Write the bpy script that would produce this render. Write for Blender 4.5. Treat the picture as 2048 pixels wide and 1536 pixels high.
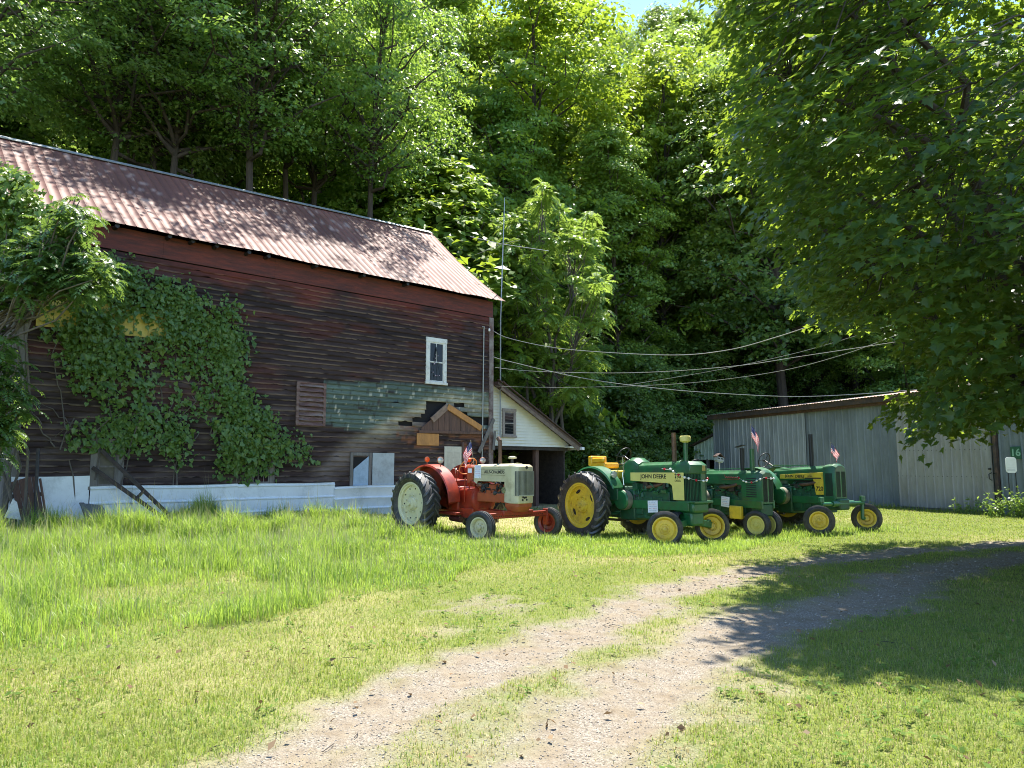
import bpy, math, random
import numpy as np
from mathutils import Vector, Matrix, Euler

for o in list(bpy.data.objects):
    bpy.data.objects.remove(o)
scene = bpy.context.scene
COL = scene.collection
R = math.radians
random.seed(7)
rng = np.random.default_rng(7)

# ------------------------------------------------------------------ camera
FPX, EYE, PITCH = 1450.0, 1.6, math.atan((932 - 768) / 1450.0)
cam_data = bpy.data.cameras.new("camera")
cam = bpy.data.objects.new("camera", cam_data)
COL.objects.link(cam)
cam.location = (0, 0, EYE)
cam.rotation_euler = (R(90) + PITCH, 0, 0)
cam_data.sensor_width = 36.0
cam_data.lens = 36.0 * FPX / 2048.0
cam_data.clip_end = 600
cam_data.clip_start = 0.05
scene.camera = cam

# ------------------------------------------------------------------ sky, sun, exposure
SUN_EL, SUN_AZ = R(68), R(14)       # azimuth clockwise from +Y (into the picture)
world = bpy.data.worlds.new("World")
scene.world = world
world.use_nodes = True
wn = world.node_tree.nodes
sky = wn.new("ShaderNodeTexSky")
sky.sky_type = 'NISHITA'
sky.sun_disc = False
sky.sun_elevation = SUN_EL
sky.sun_rotation = SUN_AZ
sky.dust_density = 0.0
sky.air_density = 0.85
sky.ozone_density = 3.2
bg = wn["Background"]
bg.inputs["Strength"].default_value = 0.15
world.node_tree.links.new(sky.outputs[0], bg.inputs[0])
sun_dir = Vector((math.sin(SUN_AZ) * math.cos(SUN_EL), math.cos(SUN_AZ) * math.cos(SUN_EL), math.sin(SUN_EL)))
sun_data = bpy.data.lights.new("sun", 'SUN')
sun_data.energy = 4.5
sun_data.angle = R(0.55)
sun_data.color = (1.0, 0.95, 0.86)
sun = bpy.data.objects.new("sun", sun_data)
COL.objects.link(sun)
sun.rotation_euler = (-sun_dir).to_track_quat('-Z', 'Y').to_euler()
scene.view_settings.view_transform = 'Standard'
scene.view_settings.look = 'None'
scene.view_settings.gamma = 1.0
scene.view_settings.exposure = 1.7
scene.cycles.max_bounces = 7
scene.cycles.diffuse_bounces = 4
scene.cycles.glossy_bounces = 3
scene.cycles.transmission_bounces = 4
scene.cycles.sample_clamp_indirect = 6
scene.cycles.use_denoising = True
scene.cycles.filter_width = 1.0
scene.cycles.denoiser = 'OPENIMAGEDENOISE'
scene.cycles.caustics_reflective = False
scene.cycles.caustics_refractive = False

# ------------------------------------------------------------------ geometry of the view
_c, _s = math.cos(PITCH), math.sin(PITCH)


def ray(px, py):
    a = (px - 1024) / FPX
    b = (768 - py) / FPX
    return np.array([a, _c - b * _s, _s + b * _c])


def at(px, py, Y):
    r = ray(px, py)
    return np.array([0, 0, EYE]) + r * (Y / r[1])


def gnd(px, py, z=0.0):
    r = ray(px, py)
    return np.array([0, 0, EYE]) + r * ((z - EYE) / r[2])


def proj(p):
    p = np.asarray(p, float) - np.array([0, 0, EYE])
    z = p[..., 1] * _c + p[..., 2] * _s
    y = -p[..., 1] * _s + p[..., 2] * _c
    z = np.where(np.abs(z) < 1e-6, 1e-6, z)
    return np.stack([1024 + FPX * p[..., 0] / z, 768 - FPX * y / z], -1)


def inpoly(x, y, poly):
    x = np.asarray(x, float); y = np.asarray(y, float)
    ins = np.zeros(x.shape, bool)
    n = len(poly)
    for i in range(n):
        x0, y0 = poly[i]; x1, y1 = poly[(i + 1) % n]
        c = ((y0 > y) != (y1 > y)) & (x < (x1 - x0) * (y - y0) / ((y1 - y0) + 1e-12) + x0)
        ins ^= c
    return ins


def hash2(ix, iy, seed):
    h = (ix.astype(np.int64) * 374761393 + iy.astype(np.int64) * 668265263 + seed * 974711) & 0x7fffffff
    h = ((h ^ (h >> 13)) * 1274126177) & 0x7fffffff
    return ((h ^ (h >> 16)) & 0xffff) / 65535.0


def vnoise(x, y, seed=0):
    x = np.asarray(x, float); y = np.asarray(y, float)
    ix = np.floor(x); iy = np.floor(y)
    fx = x - ix; fy = y - iy
    fx = fx * fx * (3 - 2 * fx); fy = fy * fy * (3 - 2 * fy)
    a = hash2(ix, iy, seed); b = hash2(ix + 1, iy, seed)
    c = hash2(ix, iy + 1, seed); d = hash2(ix + 1, iy + 1, seed)
    return (a * (1 - fx) + b * fx) * (1 - fy) + (c * (1 - fx) + d * fx) * fy


def fbm(x, y, seed=0, octv=4):
    t = 0; amp = .5; tot = 0
    for k in range(octv):
        t = t + amp * vnoise(np.asarray(x) * 2 ** k, np.asarray(y) * 2 ** k, seed + 17 * k)
        tot += amp; amp *= .5
    return t / tot


def sstep(a, b, x):
    t = np.clip((np.asarray(x, float) - a) / (b - a), 0, 1)
    return t * t * (3 - 2 * t)


# ------------------------------------------------------------------ scene helpers
def tag(o, label=None, cat=None, group=None, kind=None):
    if label: o['label'] = label
    if cat: o['category'] = cat
    if group: o['group'] = group
    if kind: o['kind'] = kind
    return o


def empty(name, loc=(0, 0, 0), rz=0.0, parent=None, label=None, cat=None, group=None):
    o = bpy.data.objects.new(name, None)
    o.empty_display_size = 0.2
    COL.objects.link(o)
    o.location = loc
    o.rotation_euler = (0, 0, rz)
    if parent: o.parent = parent
    return tag(o, label, cat, group)


def mesh_arrays(name, V, loops, starts, mat, parent=None, smooth=False, cols=None, mats=None, attr=None):
    me = bpy.data.meshes.new(name)
    V = np.asarray(V, np.float32)
    me.vertices.add(len(V)); me.vertices.foreach_set("co", V.ravel())
    loops = np.asarray(loops, np.int32); starts = np.asarray(starts, np.int32)
    me.loops.add(len(loops)); me.loops.foreach_set("vertex_index", loops)
    me.polygons.add(len(starts)); me.polygons.foreach_set("loop_start", starts)
    if smooth:
        me.polygons.foreach_set("use_smooth", np.ones(len(starts), bool))
    for m in (mat if isinstance(mat, (list, tuple)) else [mat]):
        me.materials.append(m)
    if mats is not None:
        me.polygons.foreach_set("material_index", np.asarray(mats, np.int32))
    me.update(calc_edges=True)
    if cols is not None:
        ca = me.color_attributes.new("Col", 'FLOAT_COLOR', 'POINT')
        c4 = np.ones((len(V), 4), np.float32); c4[:, :3] = cols
        ca.data.foreach_set("color", c4.ravel())
    if attr is not None:
        for k, a in attr.items():
            at_ = me.attributes.new(k, 'FLOAT', 'POINT')
            at_.data.foreach_set("value", np.asarray(a, np.float32))
    o = bpy.data.objects.new(name, me)
    COL.objects.link(o)
    if parent: o.parent = parent
    return o


def quads(name, V, mat, parent=None, **k):
    n = len(V) // 4
    return mesh_arrays(name, V, np.arange(n * 4), np.arange(n) * 4, mat, parent, **k)


class MB:
    def __init__(self):
        self.v = []; self.f = []; self.m = []; self.cur = 0

    def add(self, vs, fs):
        b = len(self.v)
        self.v.extend([tuple(map(float, p)) for p in vs])
        for f in fs:
            self.f.append([i + b for i in f]); self.m.append(self.cur)
        return self

    def box(self, x0, x1, y0, y1, z0, z1):
        vs = [(x, y, z) for z in (z0, z1) for y in (y0, y1) for x in (x0, x1)]
        return self.add(vs, [(0, 2, 3, 1), (4, 5, 7, 6), (0, 1, 5, 4), (2, 6, 7, 3), (0, 4, 6, 2), (1, 3, 7, 5)])

    def obox(self, c, size, rot=(0, 0, 0)):
        M = Euler(rot).to_matrix(); hx, hy, hz = [s / 2 for s in size]
        vs = [Vector(c) + M @ Vector((x, y, z)) for z in (-hz, hz) for y in (-hy, hy) for x in (-hx, hx)]
        return self.add(vs, [(0, 2, 3, 1), (4, 5, 7, 6), (0, 1, 5, 4), (2, 6, 7, 3), (0, 4, 6, 2), (1, 3, 7, 5)])

    def bar(self, p, q, w, h, up=(0, 0, 1)):
        p = Vector(p); q = Vector(q); d = (q - p).normalized()
        s = d.cross(Vector(up))
        if s.length < 1e-4: s = d.cross(Vector((1, 0, 0)))
        s.normalize(); u = s.cross(d)
        vs = []
        for a in (p, q):
            for (i, j) in ((-1, -1), (1, -1), (1, 1), (-1, 1)):
                vs.append(a + s * i * w / 2 + u * j * h / 2)
        return self.add(vs, [(3, 2, 1, 0), (4, 5, 6, 7), (0, 1, 5, 4), (1, 2, 6, 5), (2, 3, 7, 6), (3, 0, 4, 7)])

    def tube(self, pts, r, n=8, cap=True):
        pts = [Vector(p) for p in pts]
        rs = r if isinstance(r, (list, tuple)) else [r] * len(pts)
        t0 = (pts[1] - pts[0]).normalized()
        a = t0.cross(Vector((0, 0, 1)))
        if a.length < 1e-3: a = t0.cross(Vector((1, 0, 0)))
        a.normalize()
        vs = []; fs = []
        for i, p in enumerate(pts):
            t = (pts[min(i + 1, len(pts) - 1)] - pts[max(i - 1, 0)]).normalized()
            a = (a - t * a.dot(t))
            if a.length < 1e-5: a = t.orthogonal()
            a.normalize(); b = t.cross(a)
            for k in range(n):
                an = 2 * math.pi * k / n
                vs.append(p + (a * math.cos(an) + b * math.sin(an)) * rs[i])
        for i in range(len(pts) - 1):
            for k in range(n):
                k2 = (k + 1) % n
                fs.append((i * n + k, i * n + k2, (i + 1) * n + k2, (i + 1) * n + k))
        if cap:
            fs.append(tuple(range(n))[::-1]); fs.append(tuple(range((len(pts) - 1) * n, len(pts) * n)))
        return self.add(vs, fs)

    def lathe(self, prof, c=(0, 0, 0), axis='y', n=32, close=False):
        vs = []; fs = []
        for (r, h) in prof:
            for k in range(n):
                a = 2 * math.pi * k / n
                u, w = r * math.cos(a), r * math.sin(a)
                p = {'y': (u, h, w), 'z': (u, w, h), 'x': (h, u, w)}[axis]
                vs.append((p[0] + c[0], p[1] + c[1], p[2] + c[2]))
        m = len(prof)
        for i in range(m if close else m - 1):
            j = (i + 1) % m
            for k in range(n):
                k2 = (k + 1) % n
                fs.append((i * n + k, i * n + k2, j * n + k2, j * n + k))
        return self.add(vs, fs)

    def prism(self, poly, a, b, plane='xz'):
        n = len(poly); vs = []
        for t in (a, b):
            for (u, w) in poly:
                vs.append({'xz': (u, t, w), 'yz': (t, u, w), 'xy': (u, w, t)}[plane])
        fs = [tuple(range(n)), tuple(range(n, 2 * n))[::-1]]
        for i in range(n):
            j = (i + 1) % n
            fs.append((i, i + n, j + n, j))
        return self.add(vs, fs)

    def loft(self, rings, cap=True, close=True):
        n = len(rings[0]); vs = [p for r_ in rings for p in r_]; fs = []
        for i in range(len(rings) - 1):
            for k in range(n if close else n - 1):
                k2 = (k + 1) % n
                fs.append((i * n + k, i * n + k2, (i + 1) * n + k2, (i + 1) * n + k))
        if cap:
            fs.append(tuple(range(n))[::-1]); fs.append(tuple(range((len(rings) - 1) * n, len(rings) * n)))
        return self.add(vs, fs)

    def build(self, name, mat, parent=None, bevel=0.0, angle=38, recalc=True, seg=2):
        me = bpy.data.meshes.new(name)
        me.from_pydata(self.v, [], self.f)
        ms = mat if isinstance(mat, (list, tuple)) else [mat]
        for m in ms: me.materials.append(m)
        if len(ms) > 1: me.polygons.foreach_set("material_index", self.m)
        if recalc:
            import bmesh
            bm = bmesh.new(); bm.from_mesh(me)
            bmesh.ops.recalc_face_normals(bm, faces=bm.faces)
            bm.to_mesh(me); bm.free()
        me.polygons.foreach_set("use_smooth", [True] * len(me.polygons))
        me.set_sharp_from_angle(angle=R(angle))
        me.update()
        o = bpy.data.objects.new(name, me)
        COL.objects.link(o)
        if parent: o.parent = parent
        if bevel:
            b = o.modifiers.new("bevel", 'BEVEL'); b.width = bevel; b.segments = seg; b.limit_method = 'ANGLE'; b.angle_limit = R(40)
        return o


def lettering(name, text, size, mat, parent, M, depth=0.003, align='CENTER', squeeze=1.0):
    cu = bpy.data.curves.new(name, 'FONT')
    cu.body = text; cu.size = size; cu.extrude = depth; cu.align_x = align; cu.align_y = 'CENTER'
    cu.offset = (0.022 if size > .095 else 0.010) * size
    tmp = bpy.data.objects.new(name + "_tmp", cu)
    COL.objects.link(tmp)
    dg = bpy.context.evaluated_depsgraph_get(); dg.update()
    me = bpy.data.meshes.new_from_object(tmp.evaluated_get(dg))
    bpy.data.objects.remove(tmp)
    me.transform(Matrix.Diagonal((squeeze, 1, 1, 1)))
    me.materials.clear(); me.materials.append(mat)
    o = bpy.data.objects.new(name, me); COL.objects.link(o)
    o.parent = parent; o.matrix_local = M
    return o


# ------------------------------------------------------------------ materials
MATS = {}


def newmat(name):
    m = bpy.data.materials.new(name); m.use_nodes = True
    nt = m.node_tree; b = nt.nodes["Principled BSDF"]
    return m, nt, b


def paint(name, col, rough=.45, metal=0.0, var=.18, scale=6.0, dirt=None, dirt_amt=.35, bump=.0, spec=.5, coat=0.0, stretch=(1, 1, 1)):
    """worn surface: base colour with noise variation, dirt blotches, roughness variation"""
    if name in MATS: return MATS[name]
    m, nt, b = newmat(name); N = nt.nodes; L = nt.links
    tc = N.new("ShaderNodeTexCoord"); mp = N.new("ShaderNodeMapping"); mp.inputs['Scale'].default_value = stretch
    L.new(tc.outputs['Object'], mp.inputs[0])
    n1 = N.new("ShaderNodeTexNoise"); n1.inputs['Scale'].default_value = scale; n1.inputs['Detail'].default_value = 6; n1.inputs['Roughness'].default_value = .65
    L.new(mp.outputs[0], n1.inputs['Vector'])
    rp = N.new("ShaderNodeValToRGB")
    rp.color_ramp.elements[0].position = .3; rp.color_ramp.elements[1].position = .7
    rp.color_ramp.elements[0].color = (*[c * (1 - var) for c in col], 1); rp.color_ramp.elements[1].color = (*[min(1, c * (1 + var)) for c in col], 1)
    L.new(n1.outputs['Fac'], rp.inputs[0])
    last = rp.outputs[0]
    if dirt:
        n2 = N.new("ShaderNodeTexNoise"); n2.inputs['Scale'].default_value = scale * .45; n2.inputs['Detail'].default_value = 8; n2.inputs['Roughness'].default_value = .75
        L.new(mp.outputs[0], n2.inputs['Vector'])
        r2 = N.new("ShaderNodeValToRGB"); r2.color_ramp.elements[0].position = 1 - dirt_amt - .12; r2.color_ramp.elements[1].position = 1 - dirt_amt + .12
        L.new(n2.outputs['Fac'], r2.inputs[0])
        mx = N.new("ShaderNodeMix"); mx.data_type = 'RGBA'
        L.new(r2.outputs[0], mx.inputs[0]); L.new(last, mx.inputs[6]); mx.inputs[7].default_value = (*dirt, 1)
        last = mx.outputs[2]
    L.new(last, b.inputs['Base Color'])
    mr = N.new("ShaderNodeMapRange"); mr.inputs[3].default_value = max(.05, rough - .12); mr.inputs[4].default_value = min(1, rough + .15)
    L.new(n1.outputs['Fac'], mr.inputs[0]); L.new(mr.outputs[0], b.inputs['Roughness'])
    b.inputs['Metallic'].default_value = metal
    b.inputs['Specular IOR Level'].default_value = spec
    b.inputs['Coat Weight'].default_value = coat
    if bump:
        bp = N.new("ShaderNodeBump"); bp.inputs['Strength'].default_value = bump; bp.inputs['Distance'].default_value = .02
        L.new(n1.outputs['Fac'], bp.inputs['Height']); L.new(bp.outputs[0], b.inputs['Normal'])
    MATS[name] = m
    return m


def leafmat(name, cols, tcol, trans=.42, rough=.42, spec=.4, pos_scale=0.0, pos_cols=None, objvar=.0):
    if name in MATS: return MATS[name]
    m, nt, b = newmat(name); N = nt.nodes; L = nt.links
    g = N.new("ShaderNodeNewGeometry")
    rp = N.new("ShaderNodeValToRGB")
    els = rp.color_ramp.elements
    els[0].color = (*cols[0], 1); els[0].position = 0.0
    els[1].color = (*cols[-1], 1); els[1].position = 1.0
    for i, c in enumerate(cols[1:-1]):
        e = els.new((i + 1) / (len(cols) - 1)); e.color = (*c, 1)
    L.new(g.outputs['Random Per Island'], rp.inputs[0])
    base = rp.outputs[0]
    if objvar:
        oi = N.new("ShaderNodeObjectInfo"); hs = N.new("ShaderNodeHueSaturation")
        mr = N.new("ShaderNodeMapRange"); mr.inputs[3].default_value = .5 - .03 * objvar; mr.inputs[4].default_value = .5 + .02 * objvar
        L.new(oi.outputs['Random'], mr.inputs[0]); L.new(mr.outputs[0], hs.inputs['Hue'])
        ml = N.new("ShaderNodeMath"); ml.operation = 'MULTIPLY_ADD'; ml.inputs[1].default_value = .5 * objvar; ml.inputs[2].default_value = 1 - .25 * objvar
        wv = N.new("ShaderNodeMath"); wv.operation = 'FRACT'; w2 = N.new("ShaderNodeMath"); w2.operation = 'MULTIPLY'; w2.inputs[1].default_value = 7.31
        L.new(oi.outputs['Random'], w2.inputs[0]); L.new(w2.outputs[0], wv.inputs[0]); L.new(wv.outputs[0], ml.inputs[0])
        L.new(ml.outputs[0], hs.inputs['Value']); L.new(base, hs.inputs['Color']); base = hs.outputs[0]
    if pos_cols is not None:
        tc = N.new("ShaderNodeTexCoord"); nz = N.new("ShaderNodeTexNoise"); nz.inputs['Scale'].default_value = pos_scale; nz.inputs['Detail'].default_value = 4
        L.new(tc.outputs['Object'], nz.inputs['Vector'])
        r2 = N.new("ShaderNodeValToRGB"); r2.color_ramp.elements[0].position = .42; r2.color_ramp.elements[1].position = .62
        L.new(nz.outputs['Fac'], r2.inputs[0])
        mx = N.new("ShaderNodeMix"); mx.data_type = 'RGBA'
        ma = N.new("ShaderNodeMath"); ma.operation = 'MULTIPLY'; ma.inputs[1].default_value = .75
        L.new(r2.outputs[0], ma.inputs[0]); L.new(ma.outputs[0], mx.inputs[0]); L.new(base, mx.inputs[6]); mx.inputs[7].default_value = (*pos_cols, 1)
        base = mx.outputs[2]
    L.new(base, b.inputs['Base Color'])
    b.inputs['Roughness'].default_value = rough
    b.inputs['Specular IOR Level'].default_value = spec
    t = N.new("ShaderNodeBsdfTranslucent")
    mt = N.new("ShaderNodeMix"); mt.data_type = 'RGBA'; mt.blend_type = 'MULTIPLY'; mt.inputs[0].default_value = 1
    sc = N.new("ShaderNodeMix"); sc.data_type = 'RGBA'; sc.inputs[0].default_value = .65
    L.new(base, sc.inputs[6]); sc.inputs[7].default_value = (*tcol, 1)
    L.new(sc.outputs[2], t.inputs[0])
    ms = N.new("ShaderNodeMixShader"); ms.inputs[0].default_value = trans
    L.new(b.outputs[0], ms.inputs[1]); L.new(t.outputs[0], ms.inputs[2])
    L.new(ms.outputs[0], N["Material Output"].inputs[0])
    MATS[name] = m
    return m


def vcolmat(name, rough=.75, spec=.3, noise=.35, scale=30.0, stretch=(1, 1, 1), bump=.3, metal=0.0):
    m, nt, b = newmat(name); N = nt.nodes; L = nt.links
    a = N.new("ShaderNodeVertexColor"); a.layer_name = "Col"
    tc = N.new("ShaderNodeTexCoord"); mp = N.new("ShaderNodeMapping"); mp.inputs['Scale'].default_value = stretch
    L.new(tc.outputs['Object'], mp.inputs[0])
    n1 = N.new("ShaderNodeTexNoise"); n1.inputs['Scale'].default_value = scale; n1.inputs['Detail'].default_value = 6; n1.inputs['Roughness'].default_value = .7
    L.new(mp.outputs[0], n1.inputs['Vector'])
    mr = N.new("ShaderNodeMapRange"); mr.inputs[1].default_value = .25; mr.inputs[2].default_value = .75; mr.inputs[3].default_value = 1 - noise; mr.inputs[4].default_value = 1 + noise
    L.new(n1.outputs['Fac'], mr.inputs[0])
    mx = N.new("ShaderNodeMix"); mx.data_type = 'RGBA'; mx.blend_type = 'MULTIPLY'; mx.inputs[0].default_value = 1
    L.new(a.outputs[0], mx.inputs[6]); L.new(mr.outputs[0], mx.inputs[7])
    L.new(mx.outputs[2], b.inputs['Base Color'])
    b.inputs['Roughness'].default_value = rough; b.inputs['Specular IOR Level'].default_value = spec; b.inputs['Metallic'].default_value = metal
    bp = N.new("ShaderNodeBump"); bp.inputs['Strength'].default_value = bump; bp.inputs['Distance'].default_value = .01
    L.new(n1.outputs['Fac'], bp.inputs['Height']); L.new(bp.outputs[0], b.inputs['Normal'])
    return m


M_GREEN = paint("green tractor paint", (.013, .115, .034), .40, var=.22, scale=5, dirt=(.032, .065, .032), dirt_amt=.43, coat=.12)
M_GREEN2 = paint("dull green cast iron", (.012, .075, .032), .5, var=.3, scale=9, dirt=(.02, .03, .02), dirt_amt=.42)
M_YELLOW = paint("yellow tractor paint", (.66, .46, .035), .45, var=.15, scale=6, dirt=(.28, .19, .06), dirt_amt=.40)
M_PALEYEL = paint("faded yellow panel", (.62, .55, .16), .5, var=.08, scale=5, dirt=(.42, .36, .12), dirt_amt=.3)
M_RED = paint("orange red tractor paint", (.32, .032, .010), .42, var=.25, scale=5, dirt=(.10, .022, .014), dirt_amt=.44, coat=.1)
M_ORANGE = paint("faded orange tractor paint", (.34, .075, .024), .55, var=.2, scale=7, dirt=(.22, .07, .04), dirt_amt=.35)
M_CREAM = paint("cream tractor paint", (.50, .46, .29), .5, var=.12, scale=4, dirt=(.26, .20, .11), dirt_amt=.38)
M_RUBBER = paint("black tyre rubber", (.020, .020, .021), .6, var=.35, scale=7, dirt=(.085, .075, .06), dirt_amt=.42, spec=.5)
M_RUBBER2 = paint("worn tread rubber lightened for sun", (.05, .05, .052), .34, var=.3, scale=8, dirt=(.14, .13, .12), dirt_amt=.42, spec=.8)  # worn lugs, their colour also lightened for sun catching the tread
M_BLACK = paint("black steel", (.012, .012, .013), .5, var=.3, scale=9)
M_DARK = paint("oily engine metal", (.022, .02, .018), .5, var=.5, scale=14, dirt=(.06, .045, .03), dirt_amt=.4)
M_RUST = paint("rusty pipe", (.10, .055, .035), .55, .3, var=.4, scale=12, dirt=(.20, .11, .06), dirt_amt=.4)
M_CHROME = paint("bright steel", (.55, .55, .53), .25, 1.0, var=.1, scale=10)
M_WHITE = paint("white paint", (.75, .75, .73), .5, var=.05, scale=8)
M_INK = paint("black lettering", (.015, .014, .012), .6, var=.1)
M_AMBER = paint("orange lamp lens", (.85, .12, .02), .25, var=.05)
M_GLASSY = paint("lamp glass", (.55, .55, .5), .1, .3, var=.1)
M_OCHRE = paint("amber vinyl cushion", (.70, .38, .02), .3, var=.2, scale=8)
M_PAPER = paint("paper sheet", (.72, .74, .80), .7, var=.04, scale=14)
M_BLUEINK = paint("blue pen", (.12, .16, .5), .7, var=.1)
M_REDINK = paint("red pen", (.6, .12, .16), .7, var=.1)
M_BARK = paint("tree bark", (.045, .035, .028), .9, var=.45, scale=9, dirt=(.08, .075, .06), dirt_amt=.35, bump=.6, stretch=(1, 1, .2))
M_BARKL = paint("light grey bark", (.10, .085, .07), .9, var=.4, scale=9, dirt=(.05, .045, .035), dirt_amt=.35, bump=.6, stretch=(1, 1, .2))
M_GREYWOOD = paint("grey weathered wood", (.16, .145, .13), .85, var=.35, scale=14, dirt=(.06, .05, .045), dirt_amt=.4, bump=.4, stretch=(1, 1, .12))
M_DARKWOOD = paint("dark weathered wood", (.055, .042, .036), .85, var=.4, scale=14, dirt=(.02, .016, .015), dirt_amt=.45, bump=.4)
M_BROWNWOOD = paint("brown plank", (.12, .065, .045), .8, var=.35, scale=12, dirt=(.05, .03, .025), dirt_amt=.4, bump=.3, stretch=(1, 1, .15))
M_ORANGEWOOD = paint("fresh orange wood", (.42, .20, .06), .75, var=.25, scale=9, dirt=(.2, .10, .05), dirt_amt=.35, stretch=(1, 1, .4))
M_PEELWHITE = paint("peeling white paint", (.62, .62, .57), .7, var=.12, scale=12, dirt=(.22, .19, .16), dirt_amt=.38)
M_TINWHITE = paint("white sheet metal", (.66, .70, .71), .45, .0, var=.08, scale=2.5, dirt=(.33, .36, .35), dirt_amt=.36, bump=.12)
M_PLY = paint("pale grey plywood", (.36, .40, .41), .7, var=.12, scale=6, dirt=(.24, .25, .24), dirt_amt=.38)
M_BLUEPLY = paint("pale blue board", (.30, .40, .50), .6, var=.12, scale=10, dirt=(.2, .28, .34), dirt_amt=.4)
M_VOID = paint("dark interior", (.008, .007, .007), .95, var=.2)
M_SIDING = paint("cream vinyl siding", (.68, .66, .56), .55, var=.06, scale=3, dirt=(.50, .47, .36), dirt_amt=.32)
M_SHINGLE = paint("old brown shingle", (.09, .055, .045), .9, var=.4, scale=11, dirt=(.05, .04, .035), dirt_amt=.4, bump=.5)
M_YELBOARD = paint("faded yellow board", (.52, .40, .10), .7, var=.15, scale=7, dirt=(.28, .21, .08), dirt_amt=.35)
M_WIRE = paint("pale cable", (.32, .31, .29), .6, var=.15)
M_ALU = paint("dull aluminium", (.35, .37, .38), .45, .6, var=.12)


def glassmat():
    m, nt, b = newmat("old window glass")
    b.inputs['Base Color'].default_value = (.012, .014, .016, 1)
    b.inputs['Roughness'].default_value = .06
    b.inputs['Specular IOR Level'].default_value = .22
    return m


M_GLASS = glassmat()

# ------------------------------------------------------------------ terrain
BA = np.array([-10.3, 17.9]); BD = np.array([.741, .6715]); BE = np.array([-.6715, .741])
BARN_RZ = math.atan2(BD[1], BD[0])
RUT_A = [(-3.4, 0.5), (-1.9, 3.0), (-1.26, 4.07), (-.94, 4.9), (-.42, 5.72), (.06, 6.51), (.87, 7.71), (1.72, 9.29), (3.45, 11.16), (5.17, 12.68), (7.99, 14.34), (10.85, 15.64), (16, 17.6), (40, 24)]
RUT_B = [(-1.7, 0.2), (-.25, 2.8), (.26, 4.07), (.62, 4.84), (1.1, 5.61), (1.98, 7.03), (2.84, 7.99), (3.65, 8.48), (4.98, 9.85), (6.69, 11.53), (9.11, 13.16), (14, 15.5), (40, 22)]


def dist_poly(x, y, pts):
    d = np.full(np.shape(x), 1e9)
    for (x0, y0), (x1, y1) in zip(pts[:-1], pts[1:]):
        vx, vy = x1 - x0, y1 - y0
        t = np.clip(((x - x0) * vx + (y - y0) * vy) / (vx * vx + vy * vy), 0, 1)
        d = np.minimum(d, np.hypot(x - x0 - t * vx, y - y0 - t * vy))
    return d


def hill_t(x, y):
    q = (x - BA[0]) * BE[0] + (y - BA[1]) * BE[1]
    a = q - 10.5; b = y - 41.5
    k = 3.0
    m = np.maximum(a, b)
    return m + k * np.log(np.exp((a - m) / k) + np.exp((b - m) / k)) * .6


def gz(x, y):
    x = np.asarray(x, float); y = np.asarray(y, float)
    t = hill_t(x, y)
    tp = np.maximum(t, 0)
    z = np.where(tp < 6, .0725 * tp * tp, .87 * tp - 2.61)
    z = np.minimum(z, 60)
    q = (x - BA[0]) * BE[0] + (y - BA[1]) * BE[1]
    s = (x - BA[0]) * BD[0] + (y - BA[1]) * BD[1]
    z = z + .2 * sstep(-5, 0, q) * (1 - sstep(3, 13, s)) * (1 - sstep(6, 14, q))
    z = z - .17 * np.exp(-((x - 5.2) / 3.6) ** 2 - ((y - 18.6) / 3.2) ** 2)
    z = z + .05 * (fbm(x * .5 + 9, y * .5 + 3, 5, 3) - .5) + .02 * (fbm(x * 2.3, y * 2.3, 8, 2) - .5) * 2
    dr = np.minimum(dist_poly(x, y, RUT_A), dist_poly(x, y, RUT_B))
    z = z - .03 * np.exp(-(dr / .3) ** 2)
    return z


BARE = [gnd(*p)[:2] for p in ((690, 1536), (760, 1430), (900, 1390), (1010, 1400), (1100, 1440), (1000, 1536))]
BARE2 = [gnd(*p)[:2] for p in ((800, 1265), (880, 1210), (1000, 1190), (1120, 1200), (1060, 1235), (940, 1250), (840, 1300))]


def gravel_mask(x, y):
    n = fbm(x * 1.3 + 31, y * 1.3 + 5, 21, 4) - .5
    n2 = fbm(x * 6 + 3, y * 6, 23, 3) - .5
    da = dist_poly(x, y, RUT_A); db = dist_poly(x, y, RUT_B)
    a = 1 - sstep(.12, .66, da + n * .8 + n2 * .5)
    b = 1 - sstep(.16, .78, db + n * .9 + n2 * .5)
    m = np.maximum(a, b)
    p = inpoly(x, y, BARE) * .5 + inpoly(x + n * 2, y + n2, BARE2) * .36
    m = np.maximum(m, np.clip(p + n * 1.1 + n2 * .8, 0, 1) * (p > 0))
    both = np.maximum(0, 1 - (da + db) / 2.6)
    m = np.maximum(m, np.clip(.34 + n * 1.8 + n2 * .8, 0, 1) * sstep(.0, .3, both) * sstep(9, 5, y))
    return np.clip(m, 0, 1)


STRAW = [gnd(*p)[:2] for p in ((420, 1055), (640, 1030), (800, 1022), (1120, 1000), (1130, 1060), (1000, 1075), (800, 1062), (560, 1075))]


def axis_lines(f0, f1, df, lo, hi, g=1.18):
    mid = list(np.arange(f0, f1 + 1e-6, df)); d = df; v = f1; hi_l = []
    while v < hi:
        d = min(d * g, 4.0); v += d; hi_l.append(v)
    d = df; v = f0; lo_l = []
    while v > lo:
        d = min(d * g, 4.0); v -= d; lo_l.append(v)
    return np.array(lo_l[::-1] + mid + hi_l)


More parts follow.
